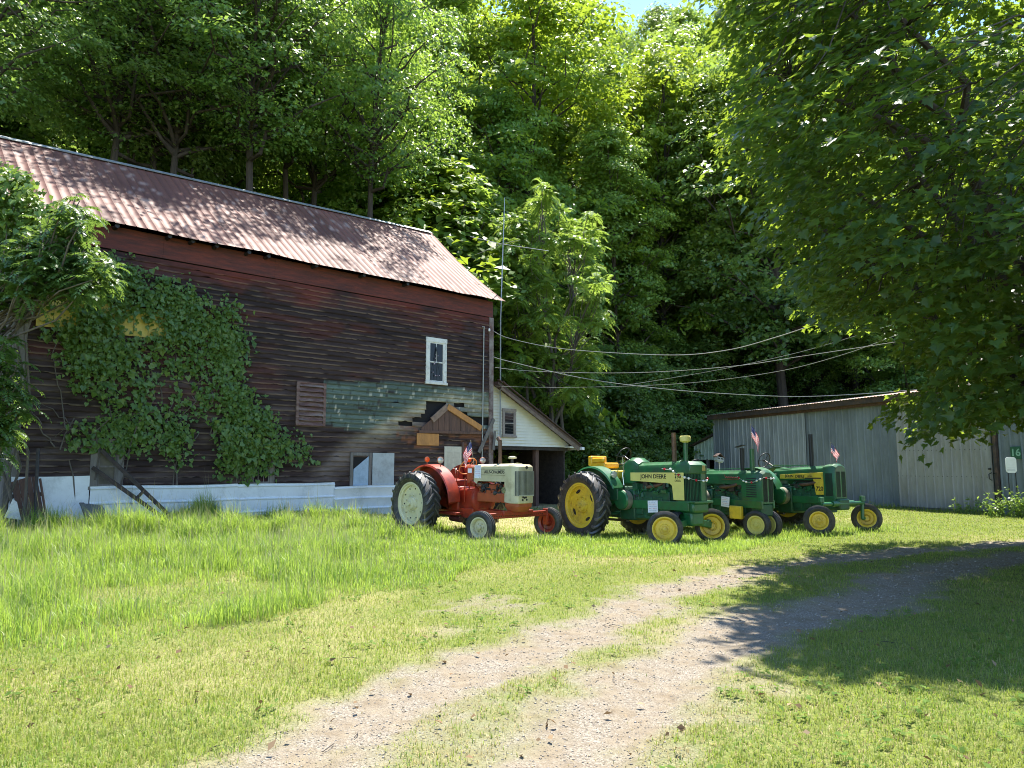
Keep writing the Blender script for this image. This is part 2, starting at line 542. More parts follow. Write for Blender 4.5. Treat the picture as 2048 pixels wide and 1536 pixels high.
gx = axis_lines(-11, 13, .11, -130, 130); gy = axis_lines(2.6, 22, .11, -45, 150)
GX, GY = np.meshgrid(gx, gy)
GZ = gz(GX, GY)
GM = gravel_mask(GX, GY)
nx, ny = len(gx), len(gy)
V = np.stack([GX, GY, GZ], -1).reshape(-1, 3)
ii, jj = np.meshgrid(np.arange(nx - 1), np.arange(ny - 1))
F = np.stack([jj * nx + ii, jj * nx + ii + 1, (jj + 1) * nx + ii + 1, (jj + 1) * nx + ii], -1).reshape(-1, 4)
fm = GM.reshape(-1)[F].mean(1)
strawv = np.clip(inpoly(GX, GY, STRAW) * .75 + (fbm(GX * .55, GY * .55, 41, 4) - .5) * 1.5, 0, 1).reshape(-1)
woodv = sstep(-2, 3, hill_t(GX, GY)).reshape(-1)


def groundmat():
    m, nt, b = newmat("grass soil and gravel"); N = nt.nodes; L = nt.links

    def attr(n):
        a = N.new("ShaderNodeAttribute"); a.attribute_name = n; return a.outputs['Fac']
    tc = N.new("ShaderNodeTexCoord")

    def noise(sc, det=6, ro=.65):
        n = N.new("ShaderNodeTexNoise"); n.inputs['Scale'].default_value = sc; n.inputs['Detail'].default_value = det; n.inputs['Roughness'].default_value = ro
        L.new(tc.outputs['Object'], n.inputs['Vector']); return n.outputs['Fac']

    def ramp(src, stops):
        r = N.new("ShaderNodeValToRGB"); e = r.color_ramp.elements
        e[0].position, e[0].color = stops[0][0], (*stops[0][1], 1)
        e[1].position, e[1].color = stops[-1][0], (*stops[-1][1], 1)
        for p, c in stops[1:-1]:
            x = e.new(p); x.color = (*c, 1)
        L.new(src, r.inputs[0]); return r.outputs[0]

    def mix(f, a, c2):
        mx = N.new("ShaderNodeMix"); mx.data_type = 'RGBA'
        L.new(f, mx.inputs[0]); L.new(a, mx.inputs[6]); L.new(c2, mx.inputs[7]); return mx.outputs[2]

    grass = ramp(noise(38), [(.3, (.07, .10, .022)), (.5, (.14, .17, .04)), (.7, (.24, .23, .08))])
    straw = ramp(noise(55), [(.3, (.22, .17, .075)), (.55, (.40, .33, .17)), (.75, (.52, .45, .26))])
    vor = N.new("ShaderNodeTexVoronoi"); vor.inputs['Scale'].default_value = 95; L.new(tc.outputs['Object'], vor.inputs['Vector'])
    sep = N.new("ShaderNodeSeparateColor"); L.new(vor.outputs['Color'], sep.inputs[0])
    stones = ramp(sep.outputs[0], [(.0, (.135, .113, .088)), (.35, (.20, .17, .13)), (.7, (.245, .212, .165)), (1, (.32, .285, .235))])
    dirt = ramp(noise(9), [(.3, (.155, .12, .08)), (.55, (.225, .183, .128)), (.75, (.275, .232, .17))])
    nz = noise(3.2, 5)
    r1 = ramp(nz, [(.40, (0, 0, 0)), (.62, (1, 1, 1))])
    grav = mix(r1, stones, dirt)
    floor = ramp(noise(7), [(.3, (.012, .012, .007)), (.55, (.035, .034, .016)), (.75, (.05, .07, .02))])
    g1 = mix(attr("straw"), grass, straw)
    g2 = mix(attr("gravel"), g1, grav)
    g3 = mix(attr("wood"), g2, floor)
    L.new(g3, b.inputs['Base Color'])
    b.inputs['Roughness'].default_value = .95; b.inputs['Specular IOR Level'].default_value = .15
    bp = N.new("ShaderNodeBump"); bp.inputs['Strength'].default_value = .7; bp.inputs['Distance'].default_value = .012
    L.new(vor.outputs['Distance'], bp.inputs['Height']); L.new(bp.outputs[0], b.inputs['Normal'])
    return m


M_GROUND = groundmat()


def sub_sheet(name, sel):
    f = F[sel]; u, inv = np.unique(f.ravel(), return_inverse=True)
    o = mesh_arrays(name, V[u], inv, np.arange(len(f)) * 4, M_GROUND, smooth=True,
                    attr={"gravel": GM.reshape(-1)[u], "straw": strawv[u], "wood": woodv[u]})
    return tag(o, kind='structure')


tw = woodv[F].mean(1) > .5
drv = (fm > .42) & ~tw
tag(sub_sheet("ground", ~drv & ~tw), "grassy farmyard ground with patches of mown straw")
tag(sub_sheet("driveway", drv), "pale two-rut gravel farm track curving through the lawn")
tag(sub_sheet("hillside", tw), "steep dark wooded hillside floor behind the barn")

# ------------------------------------------------------------------ barn


def wall(px, py, c=0.0, A=BA, D=BD, E=BE):
    """photo pixel -> (along, height) on the vertical plane c metres behind the front wall"""
    r = ray(px, py)
    t = (A @ E + c) / (r[:2] @ E)
    p = np.array([0, 0, EYE]) + r * t
    return float((p[:2] - A) @ D), float(p[2])


def wrect(x0, y0, x1, y1, c=0.0, **k):
    ym = (y0 + y1) / 2; xm = (x0 + x1) / 2
    return wall(x0, ym, c, **k)[0], wall(x1, ym, c, **k)[0], wall(xm, y1, c, **k)[1], wall(xm, y0, c, **k)[1]


barn = empty("barn", (BA[0], BA[1], 0), BARN_RZ, label="long weathered red clapboard barn with rusty ribbed metal roof and vines", cat="barn")
SL = wall(22, 800)[0]; SR = wall(984, 800)[0]
DEPTH = 8.6
EY = -.42
zeL = wall(190, 437, EY)[1]; zeR = wall(985, 598, EY)[1]; sE0 = wall(190, 437, EY)[0]; sE1 = wall(985, 598, EY)[0]
rg0 = wall(30, 282, 4.3); rg1 = wall(640, 417, 4.3)


def zeave(s): return zeL + (zeR - zeL) * (s - sE0) / (sE1 - sE0)


def zridge(s): return rg0[1] + (rg1[1] - rg0[1]) * (s - rg0[0]) / (rg1[0] - rg0[0])


S_TIP = wall(1015, 601, EY)[0]
print("barn", SL, SR, zeL, zeR, rg0, rg1, S_TIP)

# clapboards with real albedo patches (old paint, bare boards, peeling edges) as a colour layer
GREEN_P = [(648, 764), (760, 764), (870, 772), (982, 786), (984, 880), (965, 862), (940, 840), (905, 806), (870, 800), (820, 820), (760, 850), (735, 862), (648, 850)]
GHOST = [(640, 905), (740, 865), (800, 832), (850, 806), (900, 795), (950, 800), (990, 822), (990, 855), (950, 838), (905, 822), (860, 836), (800, 862), (760, 885), (720, 940), (680, 960)]
ARC = [(655, 930), (700, 893), (760, 862), (810, 834), (860, 808), (905, 796), (950, 802), (992, 816)]
HOLES = [[(855, 683), (888, 683), (888, 762), (855, 762)], [(500, 900), (544, 900), (544, 966), (500, 966)], [(187, 886), (241, 886), (241, 970), (187, 970)], [(703, 910), (737, 910), (737, 985), (703, 985)], [(853, 803), (890, 803), (894, 812), (928, 807), (928, 812), (897, 818), (940, 830), (945, 836), (985, 838), (985, 850), (930, 852), (905, 820), (870, 838), (855, 835), (835, 830), (852, 822)],
         [(824, 838), (855, 834), (862, 842), (850, 848), (824, 843)], [(795, 847), (830, 845), (815, 853), (797, 852)]]
bs = .148
Z0, Z1 = .12, None
Vs = []; Ls = []; St = []; Cs = []; cnt = 0; lp = 0
sgrid = np.arange(SL, SR + .001, .05)
nb = 52
for bI in range(nb):
    zb = .10 + bI * bs
    keep = np.ones(len(sgrid) - 1, bool)
    sm = (sgrid[:-1] + sgrid[1:]) / 2
    top_lim = zeave(sm) - .52
    keep &= zb + bs * .8 < top_lim
    Pm = np.stack([BA[0] + BD[0] * sm, BA[1] + BD[1] * sm, np.full(len(sm), zb + bs / 2)], -1)
    pp = proj(Pm)
    for h in HOLES: keep &= ~inpoly(pp[:, 0], pp[:, 1], h)
    if not keep.any(): continue
    ph = bI * 7.13
    wob = (fbm(sgrid * .45 + ph, np.full(len(sgrid), bI * 1.7), 51, 3) - .5) * .022
    chip = np.clip(fbm(sgrid * 4 + ph, np.full(len(sgrid), bI * 3.1), 53, 3) - .60, 0, 1) * .16
    rows = [(zb + wob + chip, -.004), (zb + wob + chip, -.026), (zb + wob + bs * .35, -.020), (zb + wob + bs + .012, -.003)]
    n = len(sgrid)
    seg = np.floor((sgrid + ph) / 3.7)
    segt = hash2(seg, np.full(n, bI), 91)
    for k, (zz, yy) in enumerate(rows):
        zz = np.broadcast_to(zz, (n,))
        Vs.append(np.stack([sgrid, np.full(n, yy), zz], -1))
        W = np.stack([BA[0] + BD[0] * sgrid, BA[1] + BD[1] * sgrid, zz], -1); q = proj(W)
        hgt = zeave(sgrid) - zz
        col = np.array([.029, .018, .017])[None] * (.7 + .7 * segt[:, None])
        red = np.clip(.75 - (hgt - .6) / .9 + (fbm(sgrid * .9, zz * 2.0, 61, 4) - .5) * 2.2, 0, 1)
        red = np.maximum(red, .32 * sstep(.5, .68, fbm(sgrid * .7 + 7, zz * 3.2, 63, 4)) * sstep(2.0, 4.5, zz))
        dk = sstep(.25, .0, np.abs(sgrid - wall(690, 620)[0] + .1 * np.sin(zz * 5))) * sstep(4.5, 5.5, zz) * .8
        red = red * (1 - dk)
        col = col * (1 - red[:, None]) + np.array([.115, .028, .02])[None] * red[:, None]
        gr = sstep(.50, .70, fbm(sgrid * 1.1 + 20, zz * 9, 71, 4)) * (.55 if k >= 2 else .95) * sstep(6.2, 2.5, zz)
        col = col * (1 - .6 * gr[:, None]) + np.array([.15, .115, .105])[None] * .6 * gr[:, None]
        if k <= 1:
            ed = sstep(.40, .58, fbm(sgrid * 1.7 + 3, np.full(n, bI * 5.3), 73, 4))
            ecol = np.array([.22, .17, .155]) * (1 - .5 * red[:, None]) + np.array([.25, .07, .05]) * .5 * red[:, None]
            col = col * (1 - .75 * ed[:, None]) + ecol * .75 * ed[:, None]
        jn = (fbm(sgrid * 2, zz * 4, 77, 3) - .5) * 26
        g = inpoly(q[:, 0] + jn * .3, q[:, 1] + jn * .12, GREEN_P).astype(float) * sstep(.22, .36, fbm(sgrid * 3.1, zz * 5, 85, 4) + .08)
        flake = fbm(sgrid * 9 + 40, zz * 13, 79, 3)
        gc = np.array([.095, .135, .115])[None] * (.75 + .5 * segt[:, None])
        gc = np.where((flake > .73)[:, None], np.array([.42, .42, .34]), gc)
        gc = np.where((flake < .27)[:, None], np.array([.05, .06, .05]), gc)
        col = col * (1 - .92 * g[:, None]) + gc * .92 * g[:, None]
        da_ = dist_poly(q[:, 0], q[:, 1], ARC)
        ya_ = np.interp(q[:, 0], [p_[0] for p_ in ARC], [p_[1] for p_ in ARC])
        below = q[:, 1] > ya_
        gh = np.exp(-(da_ / np.where(below, 26, 13)) ** 2) * np.clip(.55 + 1.2 * (fbm(sgrid * 1.6 + 9, zz * 7, 83, 4) - .45), 0, 1) * 1.25
        gh = np.clip(gh * (sgrid < SR - .02), 0, 1)
        lo = np.maximum(sstep(850, 900, q[:, 1]), sstep(6, 30, np.where(below, da_, 0)) * .8)
        col = col * (1 - .85 * gh[:, None]) + (np.array([.40, .37, .27]) * (1 - lo[:, None]) + np.array([.2, .16, .14]) * lo[:, None]) * .85 * gh[:, None]
        rus = inpoly(q[:, 0] + jn, q[:, 1] + jn, [(790, 850), (850, 850), (980, 862), (985, 900), (870, 905), (800, 890)]) * sstep(.42, .6, fbm(sgrid * 3, zz * 8, 87, 3))
        col = col * (1 - .75 * rus[:, None]) + np.array([.20, .085, .045]) * .75 * rus[:, None]
        Cs.append(np.clip(col, .004, .9))
    idx = np.arange(n - 1)[keep]
    for k in range(3):
        a = cnt + k * n + idx; b2 = a + 1; c3 = cnt + (k + 1) * n + idx + 1; d4 = cnt + (k + 1) * n + idx
        Ls.append(np.stack([a, b2, c3, d4], -1).ravel())
        St.append(lp + np.arange(len(idx)) * 4); lp += 4 * len(idx)
    cnt += 4 * n
M_CLAP = vcolmat("weathered clapboard paint", .82, .25, .45, 14, (.25, 1, 3.0), .5)
mesh_arrays("clapboard_siding", np.concatenate(Vs), np.concatenate(Ls), np.concatenate(St), M_CLAP, barn, cols=np.concatenate(Cs))
M_REDBOARD = paint("faded red frieze board", (.135, .029, .019), .8, var=.35, scale=5, dirt=(.05, .017, .015), dirt_amt=.47, stretch=(.5, 1, 3.5), bump=.5)
mb = MB()
for a in np.arange(SL, SR, 3.1):
    b2 = min(a + 3.096, SR)
    mb.add([(a, -.03, zeave(a) - .58), (b2, -.03, zeave(b2) - .58), (b2, -.03, zeave(b2) + .02), (a, -.03, zeave(a) + .02),
            (a, 0, zeave(a) - .58), (b2, 0, zeave(b2) - .58), (b2, 0, zeave(b2) + .02), (a, 0, zeave(a) + .02)],
           [(0, 1, 2, 3), (4, 7, 6, 5), (0, 4, 5, 1), (1, 5, 6, 2), (2, 6, 7, 3), (3, 7, 4, 0)])
mb.build("frieze_board", M_REDBOARD, barn)
# inner dark sheathing, back wall, gables
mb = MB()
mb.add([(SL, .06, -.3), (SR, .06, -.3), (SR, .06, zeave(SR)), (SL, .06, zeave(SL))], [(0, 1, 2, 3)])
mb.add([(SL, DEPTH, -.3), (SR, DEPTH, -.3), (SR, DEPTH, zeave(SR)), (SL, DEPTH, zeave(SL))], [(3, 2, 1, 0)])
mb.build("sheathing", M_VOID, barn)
for nm, s0, sg, mt in (("gable_end", SL, -1, M_GREYWOOD), ("gable_end", SR, 1, M_DARKWOOD)):
    mb = MB(); ys = np.linspace(0, DEPTH, 40)
    for y0, y1 in zip(ys[:-1], ys[1:]):
        zt = lambda y: zeave(s0) + (zridge(s0) - zeave(s0)) * (1 - abs(y - DEPTH / 2) / (DEPTH / 2)) - .12
        off = random.uniform(.0, .012)
        y1 -= .008
        x0, x1 = (s0 - .03 - off, s0) if sg < 0 else (s0, s0 + .03 + off)
        mb.add([(x0, y0, -.2), (x1, y0, -.2), (x1, y1, -.2), (x0, y1, -.2), (x0, y0, zt(y0)), (x1, y0, zt(y0)), (x1, y1, zt(y1)), (x0, y1, zt(y1))],
               [(0, 3, 2, 1), (4, 5, 6, 7), (0, 1, 5, 4), (1, 2, 6, 5), (2, 3, 7, 6), (3, 0, 4, 7)])
    mb.build(nm, mt, barn)
MB().box(SL - .03, SL + .22, -.05, -.0, 0, zeave(SL) - .6).build("corner_board", M_GREYWOOD, barn, .006)
MB().box(SR - .17, SR + .03, -.05, .0, 0.05, zeave(SR) - .6).build("corner_board", paint("rusty corner trim", (.10, .05, .04), .8, var=.4, scale=6, dirt=(.24, .21, .19), dirt_amt=.5), barn, .006)

# roof: ribbed metal with sagging eave
S0, S1 = SL - .5, S_TIP
pitch = .255
ss = []; rib = []
k = 0
x = S0
while x < S1:
    for dx, h in ((0, 0), (.010, .015), (.024, .015), (.034, 0), (.15, .001)):
        ss.append(x + dx); rib.append(h)
    x += pitch
ss = np.array(ss); rib = np.array(rib); keep = ss <= S1; ss, rib = ss[keep], rib[keep]
nv = 26
tv = np.linspace(0, 1, nv)
SS, TV = np.meshgrid(ss, tv); RB = np.broadcast_to(rib, SS.shape)
ylo, yhi = EY, DEPTH / 2
sheet = np.floor((SS - S0) / (pitch * 3))
wave = (fbm(SS * .5, TV * 2.2, 101, 3) - .5) * .10 * (1 - TV * .6) + (hash2(sheet.astype(int), np.zeros_like(sheet).astype(int), 5) - .5) * .012
zz = zeave(SS) + (zridge(SS) - zeave(SS)) * TV + wave + RB
endcurl = sstep(S1 - 2.2, S1, SS) * (TV < 2) * (.25 * np.sin(TV * math.pi)) * -1
zz = zz + endcurl * .6
yy = ylo + (yhi - ylo) * TV + (hash2(sheet.astype(int), np.ones_like(sheet).astype(int), 7) - .5) * .05 * (TV == 0) - RB * .6
Vr = np.stack([SS, yy, zz], -1).reshape(-1, 3)
n = len(ss)
i2, j2 = np.meshgrid(np.arange(n - 1), np.arange(nv - 1))
Fr = np.stack([j2 * n + i2, j2 * n + i2 + 1, (j2 + 1) * n + i2 + 1, (j2 + 1) * n + i2], -1).reshape(-1, 4)
shf = hash2(sheet.astype(int), np.full(sheet.shape, 3), 9)
nz1 = fbm(SS * .8, TV * 5, 111, 4); nz2 = fbm(SS * 6, TV * 14, 113, 3)
cc = np.array([.145, .060, .044])[None, None] * (.8 + .4 * shf[..., None]) * (.75 + .5 * nz1[..., None])
fade = sstep(.5, .75, nz1 * .6 + nz2 * .4 + .1 * sstep(8, 13, SS))
cc = cc * (1 - .5 * fade[..., None]) + np.array([.25, .145, .112]) * .5 * fade[..., None]
cc = cc * np.where(RB > .004, .78, 1.0)[..., None]
cc = np.where((nz2 > .73)[..., None], np.array([.29, .19, .155]), cc)
M_ROOF = vcolmat("rust red ribbed roofing", .62, .3, .15, 9, (1, 1, 1), .08)
roof = mesh_arrays("roof", Vr, Fr.ravel(), np.arange(len(Fr)) * 4, M_ROOF, barn, cols=cc.reshape(-1, 3))
mb = MB()
for a, b2 in zip(np.linspace(S0, S1, 15)[:-1], np.linspace(S0, S1, 15)[1:]):
    mb.add([(a, DEPTH / 2, zridge(a)), (b2, DEPTH / 2, zridge(b2)), (b2, DEPTH + .4, zeave(b2)), (a, DEPTH + .4, zeave(a))], [(0, 1, 2, 3)])
mb.build("back_roof", M_SHINGLE, barn)
mb = MB()
for a, b2 in zip(np.linspace(S0, S1 - .25, 12)[:-1], np.linspace(S0, S1 - .25, 12)[1:]):
    mb.prism([(-.16, -.07), (0, .045), (.16, -.07), (.15, -.085), (0, .02), (-.15, -.085)], 0, 1, 'yz')
    for q in range(12):
        i = len(mb.v) - 12 + q
        u = mb.v[i]; sx = a if u[0] < .5 else b2 + .03
        mb.v[i] = (sx, u[1] + DEPTH / 2, u[2] + zridge(sx) + .03)
mb.build("ridge_cap", M_ALU, barn)
mb = MB()
for (px, py) in ((233, 445), (338, 464), (384, 474), (432, 482), (496, 496), (535, 505), (630, 526), (725, 546), (812, 566)):
    s_, z_ = wall(px, py, -.2)
    mb = MB(); mb.lathe([(.0, -.02), (.055, -.02), (.055, .30), (0, .30)], (s_, -.30, zeave(s_) - .035), 'y', 10)
    mb.build("dark_eave_hole", M_BLACK, barn)  # black cylinders stand in for shade in the small holes under the eave


def window(name, r, cols_, rows_, fmat, parent, y=0.0, fw=.09, proud=.05, sash=True, top_extra=0, pane_mat=None, sill=True, fullrows=None):
    s0, s1, z0, z1 = r
    mb = MB()
    mb.box(s0, s0 + fw, y - proud, y + .02, z0, z1).box(s1 - fw, s1, y - proud, y + .02, z0, z1)
    mb.box(s0 - .01, s1 + .01, y - proud - .008, y + .02, z1 - fw * 1.15, z1 + .01)
    if sill: mb.box(s0 - .03, s1 + .03, y - proud - .03, y + .02, z0 - .04, z0 + .045)
    w = mb.build(name, fmat, parent, .004)
    gl = MB().box(s0 + fw - .01, s1 - fw + .01, y - .021, y - .014, z0 - .03, z1 - fw).build("pane", pane_mat or M_GLASS, w)
    mb = MB(); sw = .035; a0, a1, b0, b1 = s0 + fw, s1 - fw, z0 + .045, z1 - fw * 1.15; yy0, yy1 = y - .042, y - .010
    mb.box(a0, a0 + sw, yy0, yy1, b0, b1).box(a1 - sw, a1, yy0, yy1, b0, b1).box(a0 + sw, a1 - sw, yy0 + .002, yy1, b0, b0 + .05).box(a0 + sw, a1 - sw, yy0 + .002, yy1, b1 - .04, b1)
    zm = (b0 + b1) / 2
    mb.box(a0 + sw, a1 - sw, yy0 - .006, yy1, zm - .022, zm + .022)
    for k in range(1, cols_):
        xm = a0 + (a1 - a0) * k / cols_
        lo = b0 + .05
        if fullrows == 'top': lo = zm + .022
        mb.box(xm - .011, xm + .011, yy0 + .006, yy1, lo, zm - .022) if fullrows != 'top' else None
        mb.box(xm - .011, xm + .011, yy0 + .006, yy1, zm + .022, b1 - .04)
    for k in range(1, rows_):
        if abs(k / rows_ - .5) < .05: continue
        zk = b0 + (b1 - b0) * k / rows_
        mb.box(a0 + sw, a1 - sw, yy0 + .009, yy1, zk - .011, zk + .011)
    mb.build("sash", fmat, w)
    return w


wU = window("upper_window", wrect(851, 677, 892, 767), 2, 2, M_PEELWHITE, barn, fw=.13, fullrows='top')
s0, s1, z0, z1 = wrect(851, 677, 892, 767)
# strings of old coloured lights hung inside the frame of the upper window
mb = MB(); cx = (s0 + s1) / 2 - .02
for a in (-.20, -.07, .08, .22):
    pts = [(cx, -.06, z1 - .30), (cx + a * .35, -.06, z1 - .75), (cx + a * .8, -.06, z0 + .45), (cx + a, -.06, z0 + .12)]
    mb.tube(pts, .006, 5)
cord = mb.build("light_cord", M_BLACK, wU)
M_BULB = paint("coloured bulbs", (.45, .35, .4), .2, var=.8, scale=40)
for k in range(11):
    a = random.uniform(-.2, .22); t = random.uniform(.15, 1)
    MB().lathe([(0, -.02), (.014, -.01), (.016, .008), (0, .024)], (cx + a * t, -.068, z1 - .3 - (z1 - z0 - .45) * t), 'z', 8).build("light_bulb", M_BULB, wU)
window("lower_window", wrect(494, 893, 549, 970), 3, 4, M_GREYWOOD, barn, fw=.16)
window("lower_window", wrect(180, 878, 247, 976), 1, 2, M_GREYWOOD, barn, fw=.17, pane_mat=paint("boarded window panel", (.10, .085, .06), .7, var=.3, scale=6))
# louvred shutter
r = wrect(591, 765, 650, 852); s0, s1, z0, z1 = r
M_LOUVER = paint("louvre slats", (.11, .055, .045), .8, var=.4, scale=7, dirt=(.26, .20, .17), dirt_amt=.42, stretch=(.4, 1, 2))
mb = MB().box(s0, s0 + .09, -.07, -.01, z0, z1).box(s1 - .09, s1, -.07, -.01, z0, z1).box(s0, s1, -.068, -.012, z1 - .05, z1 - .001).box(s0, s1, -.068, -.012, z0 + .001, z0 + .05)
sh = mb.build("louvred_shutter", M_LOUVER, barn, .005)
mb = MB(); nl = 9
for k in range(nl):
    z = z0 + (z1 - z0) * (k + .5) / nl
    mb.obox(((s0 + s1) / 2, -.045, z), (s1 - s0 - .18, .018, (z1 - z0) / nl * 1.02), (R(-28), 0, 0))
mb.build("slats", M_LOUVER, sh)
MB().box(s0 + .02, s1 - .02, -.012, -.006, z0, z1).build("backing", M_VOID, sh)
for (px, py) in ((522 + 130, 772), (652, 848)):
    pass
# ground-floor doorway, boards, doors
s0, s1, z0, z1 = wrect(699, 905, 741, 978)
fr = MB().box(s0, s0 + .09, -.06, .0, z0 - .3, z1).box(s1 - .09, s1, -.06, 0, z0 - .3, z1).box(s0 + .09, s1 - .09, -.055, 0, z1 - .1, z1).build("door_frame", M_GREYWOOD, barn, .004)
MB().prism([(s0 + .1, z0 - .25), (s1 - .1, z0 - .25), (s1 - .1, z1 - .12), (s0 + .12, z0 + .62)], -.045, -.03).build("blue_board", M_BLUEPLY, fr)
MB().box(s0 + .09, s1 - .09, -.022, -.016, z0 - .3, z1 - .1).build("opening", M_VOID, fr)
s0, s1, z0, z1 = wrect(743, 906, 786, 976)
MB().box(s0, s1, -.065, -.03, z0 - .2, z1).build("plywood_panel", M_PLY, barn, .004)
s0, s1, z0, z1 = wrect(832, 867, 876, 891)
MB().box(s0, s1, -.06, -.03, z0, z1).build("orange_board", M_ORANGEWOOD, barn, .004)
s0, s1, z0, z1 = wrect(887, 893, 921, 955)
dr = MB().box(s0, s1, -.06, -.028, z0 - 1.2, z1).build("white_door", paint("old cream door", (.50, .47, .38), .65, var=.1, scale=8, dirt=(.25, .22, .17), dirt_amt=.33), barn, .004)
mb = MB(); w = (s1 - s0)
for k in range(2):
    a = s0 + w * (.12 + .42 * k)
    mb.box(a, a + w * .34, -.066, -.058, z0 - .2, z1 - .18)
mb.build("door_panels", paint("old cream door panel", (.44, .41, .33), .65, var=.15, scale=8), dr, .01)
MB().box(s1 + .02, s1 + .10, -.075, -.02, z0 - 1.2, z1 + .16).build("door_post", M_BROWNWOOD, barn, .004)
# remains of a little gable roof
P = lambda px, py: wall(px, py, -.03)
a, ap, b2 = P(842, 856), P(893, 812), P(962, 858)
gb = MB(); npl = 11
for k in range(npl):
    u0 = a[0] + (b2[0] - a[0]) * k / npl; u1 = a[0] + (b2[0] - a[0]) * (k + 1) / npl - .012
    zt = lambda u: (a[1] + (ap[1] - a[1]) * (u - a[0]) / (ap[0] - a[0])) if u < ap[0] else (ap[1] + (b2[1] - ap[1]) * (u - ap[0]) / (b2[0] - ap[0]))
    gb.prism([(u0, a[1] - .08), (u1, a[1] - .08), (u1, max(zt(u1), a[1] - .02)), (u0, max(zt(u0), a[1] - .02))], -.05 - random.uniform(0, .012), -.024)
gp = gb.build("porch_gable_trace", M_BROWNWOOD, barn)
MB().bar((a[0] + .42, -.075, a[1] + .28), (ap[0], -.075, ap[1] - .02), .05, .2, (0, 0, 1)).build("rake_board", paint("grey brown rake", (.22, .15, .11), .8, var=.3, scale=9), gp)
MB().bar((ap[0] + .01, -.08, ap[1] - .02), (ap[0] + (b2[0] - ap[0]) * .98, -.08, b2[1] + .02), .05, .2, (0, 0, 1)).build("rake_board", M_ORANGEWOOD, gp)
MB().bar((a[0] - .1, -.06, a[1] - .12), (b2[0], -.06, b2[1] - .15), .05, .09).build("ledger_board", M_BROWNWOOD, gp)
for nm, p, q in (("loose_board", (958, 905), (988, 838)), ("loose_board", (987, 900), (990, 862))):
    p = wall(*p, -.12); q = wall(*q, -.08)
    MB().bar((p[0], -.12, p[1]), (q[0], -.08, q[1]), .03, .14).build(nm, M_GREYWOOD, barn)
# conduit and service bracket
p, q = wall(967, 655, -.06), wall(963, 930, -.06)
MB().tube([(p[0] - .05, -.05, p[1] + .02), (p[0], -.1, p[1] + .03), (p[0] + .02, -.06, p[1] - .1), (q[0] + .02, -.06, q[1] - .5)], .022, 8).build("conduit", M_ALU, barn)
p = wall(978, 660, -.08)
MB().lathe([(0, -.06), (.03, -.05), (.04, 0), (.03, .05), (0, .06)], (p[0], -.1, p[1]), 'z', 10).build("insulator", M_WHITE, barn)
# sheet-metal skirting panels
for (x0, y0, x1, y1, mt, ribs) in ((18, 953, 178, 1042, M_TINWHITE, 0), (179, 973, 262, 1036, M_TINWHITE, 2), (263, 971, 473, 1032, M_TINWHITE, 2), (473, 968, 668, 1030, M_TINWHITE, 2), (668, 973, 800, 1024, M_TINWHITE, 2)):
    s0, s1, z0, z1 = wrect(x0, y0, x1, y1, -.12)
    tilt = random.uniform(-.02, .02)
    prof = [(-.1, -.2)]
    zb = min(z0, .05) - .05; hh = z1 - zb
    if ribs:
        m_ = 3
        for k in range(m_):
            za = zb + hh * k / m_; zc = zb + hh * (k + 1) / m_
            prof += [(-.10, za), (-.115, zc - .09), (-.135, zc - .06), (-.135, zc - .04), (-.105, zc - .02), (-.10, zc)]
        prof += [(-.12, z1 + .01), (-.04, z1 + .012)]
    else:
        prof = [(-.085, zb), (-.09, (zb + z1) / 2), (-.085, z1), (-.05, z1)]
    sx = np.linspace(s0, s1 + (.015 if x1 > 180 else 0), 14)
    mb = MB(); rings = []
    for s_ in sx:
        dz = tilt * (s_ - s0) + .012 * math.sin(s_ * 1.9) + (.07 * (s_ - s0) / (s1 - s0) if x0 == 668 else 0)
        dy = -.012 * math.sin(s_ * 2.7 + x0) - (.012 if x0 in (263, 668) else 0)
        rings.append([(s_, y_ + dy, z_ + dz) for (y_, z_) in prof])
    mb.loft(rings, cap=False, close=False)
    mb.build("skirting_panel", mt, barn, recalc=False, angle=30)
# yellow sign board half under the vines
s0 = wall(73, 620)[0]; s1 = wall(352, 665)[0]
zt, zb = wall(80, 590)[1], wall(73, 652)[1]
mb = MB(); nseg = 9
for k in range(nseg):
    u0 = s0 + (s1 - s0) * k / nseg; u1 = s0 + (s1 - s0) * (k + 1) / nseg - .01
    mb.box(u0, u1, -.075, -.035, zb, zt)
mb.build("yellow_board", M_YELBOARD, barn, .003)

# ------------------------------------------------------------------ annex house
annex = empty("annex_house", (BA[0], BA[1], 0), BARN_RZ, label="small cream sided annex with open dark porch beside the barn's right corner", cat="house")
AY = .7
aL = SR + .06
apx = wall(992, 768, AY); evr = wall(1148, 893, AY); bl = wall(1040, 893, AY)
zb = wall(1060, 893, AY)[1]
sR_ = evr[0] - .35
slope = (apx[1] - evr[1]) / (evr[0] - apx[0])
zr = lambda s_: apx[1] - slope * (s_ - apx[0]) if s_ > apx[0] else apx[1]
mb = MB(); z = zb
while z < apx[1] - .1:
    sr = min(sR_, apx[0] + (apx[1] - .1 - z) / slope); sr2 = min(sR_, apx[0] + (apx[1] - .1 - z - .115) / slope)
    sr2 = max(sr2, aL + .02)
    mb.add([(aL, AY - .042, z), (sr, AY - .042, z), (sr2, AY - .004, z + .117), (aL, AY - .004, z + .117), (aL, AY, z), (sr, AY, z)], [(0, 1, 2, 3), (4, 5, 1, 0)])
    z += .115
mb.build("vinyl_siding", M_SIDING, annex, recalc=False)
MB().prism([(aL, zb), (sR_, zb), (sR_, zb + .02), (apx[0], apx[1] - .05), (aL, apx[1] - .05)], AY + .002, AY + .1).build("gable_wall", M_DARKWOOD, annex)
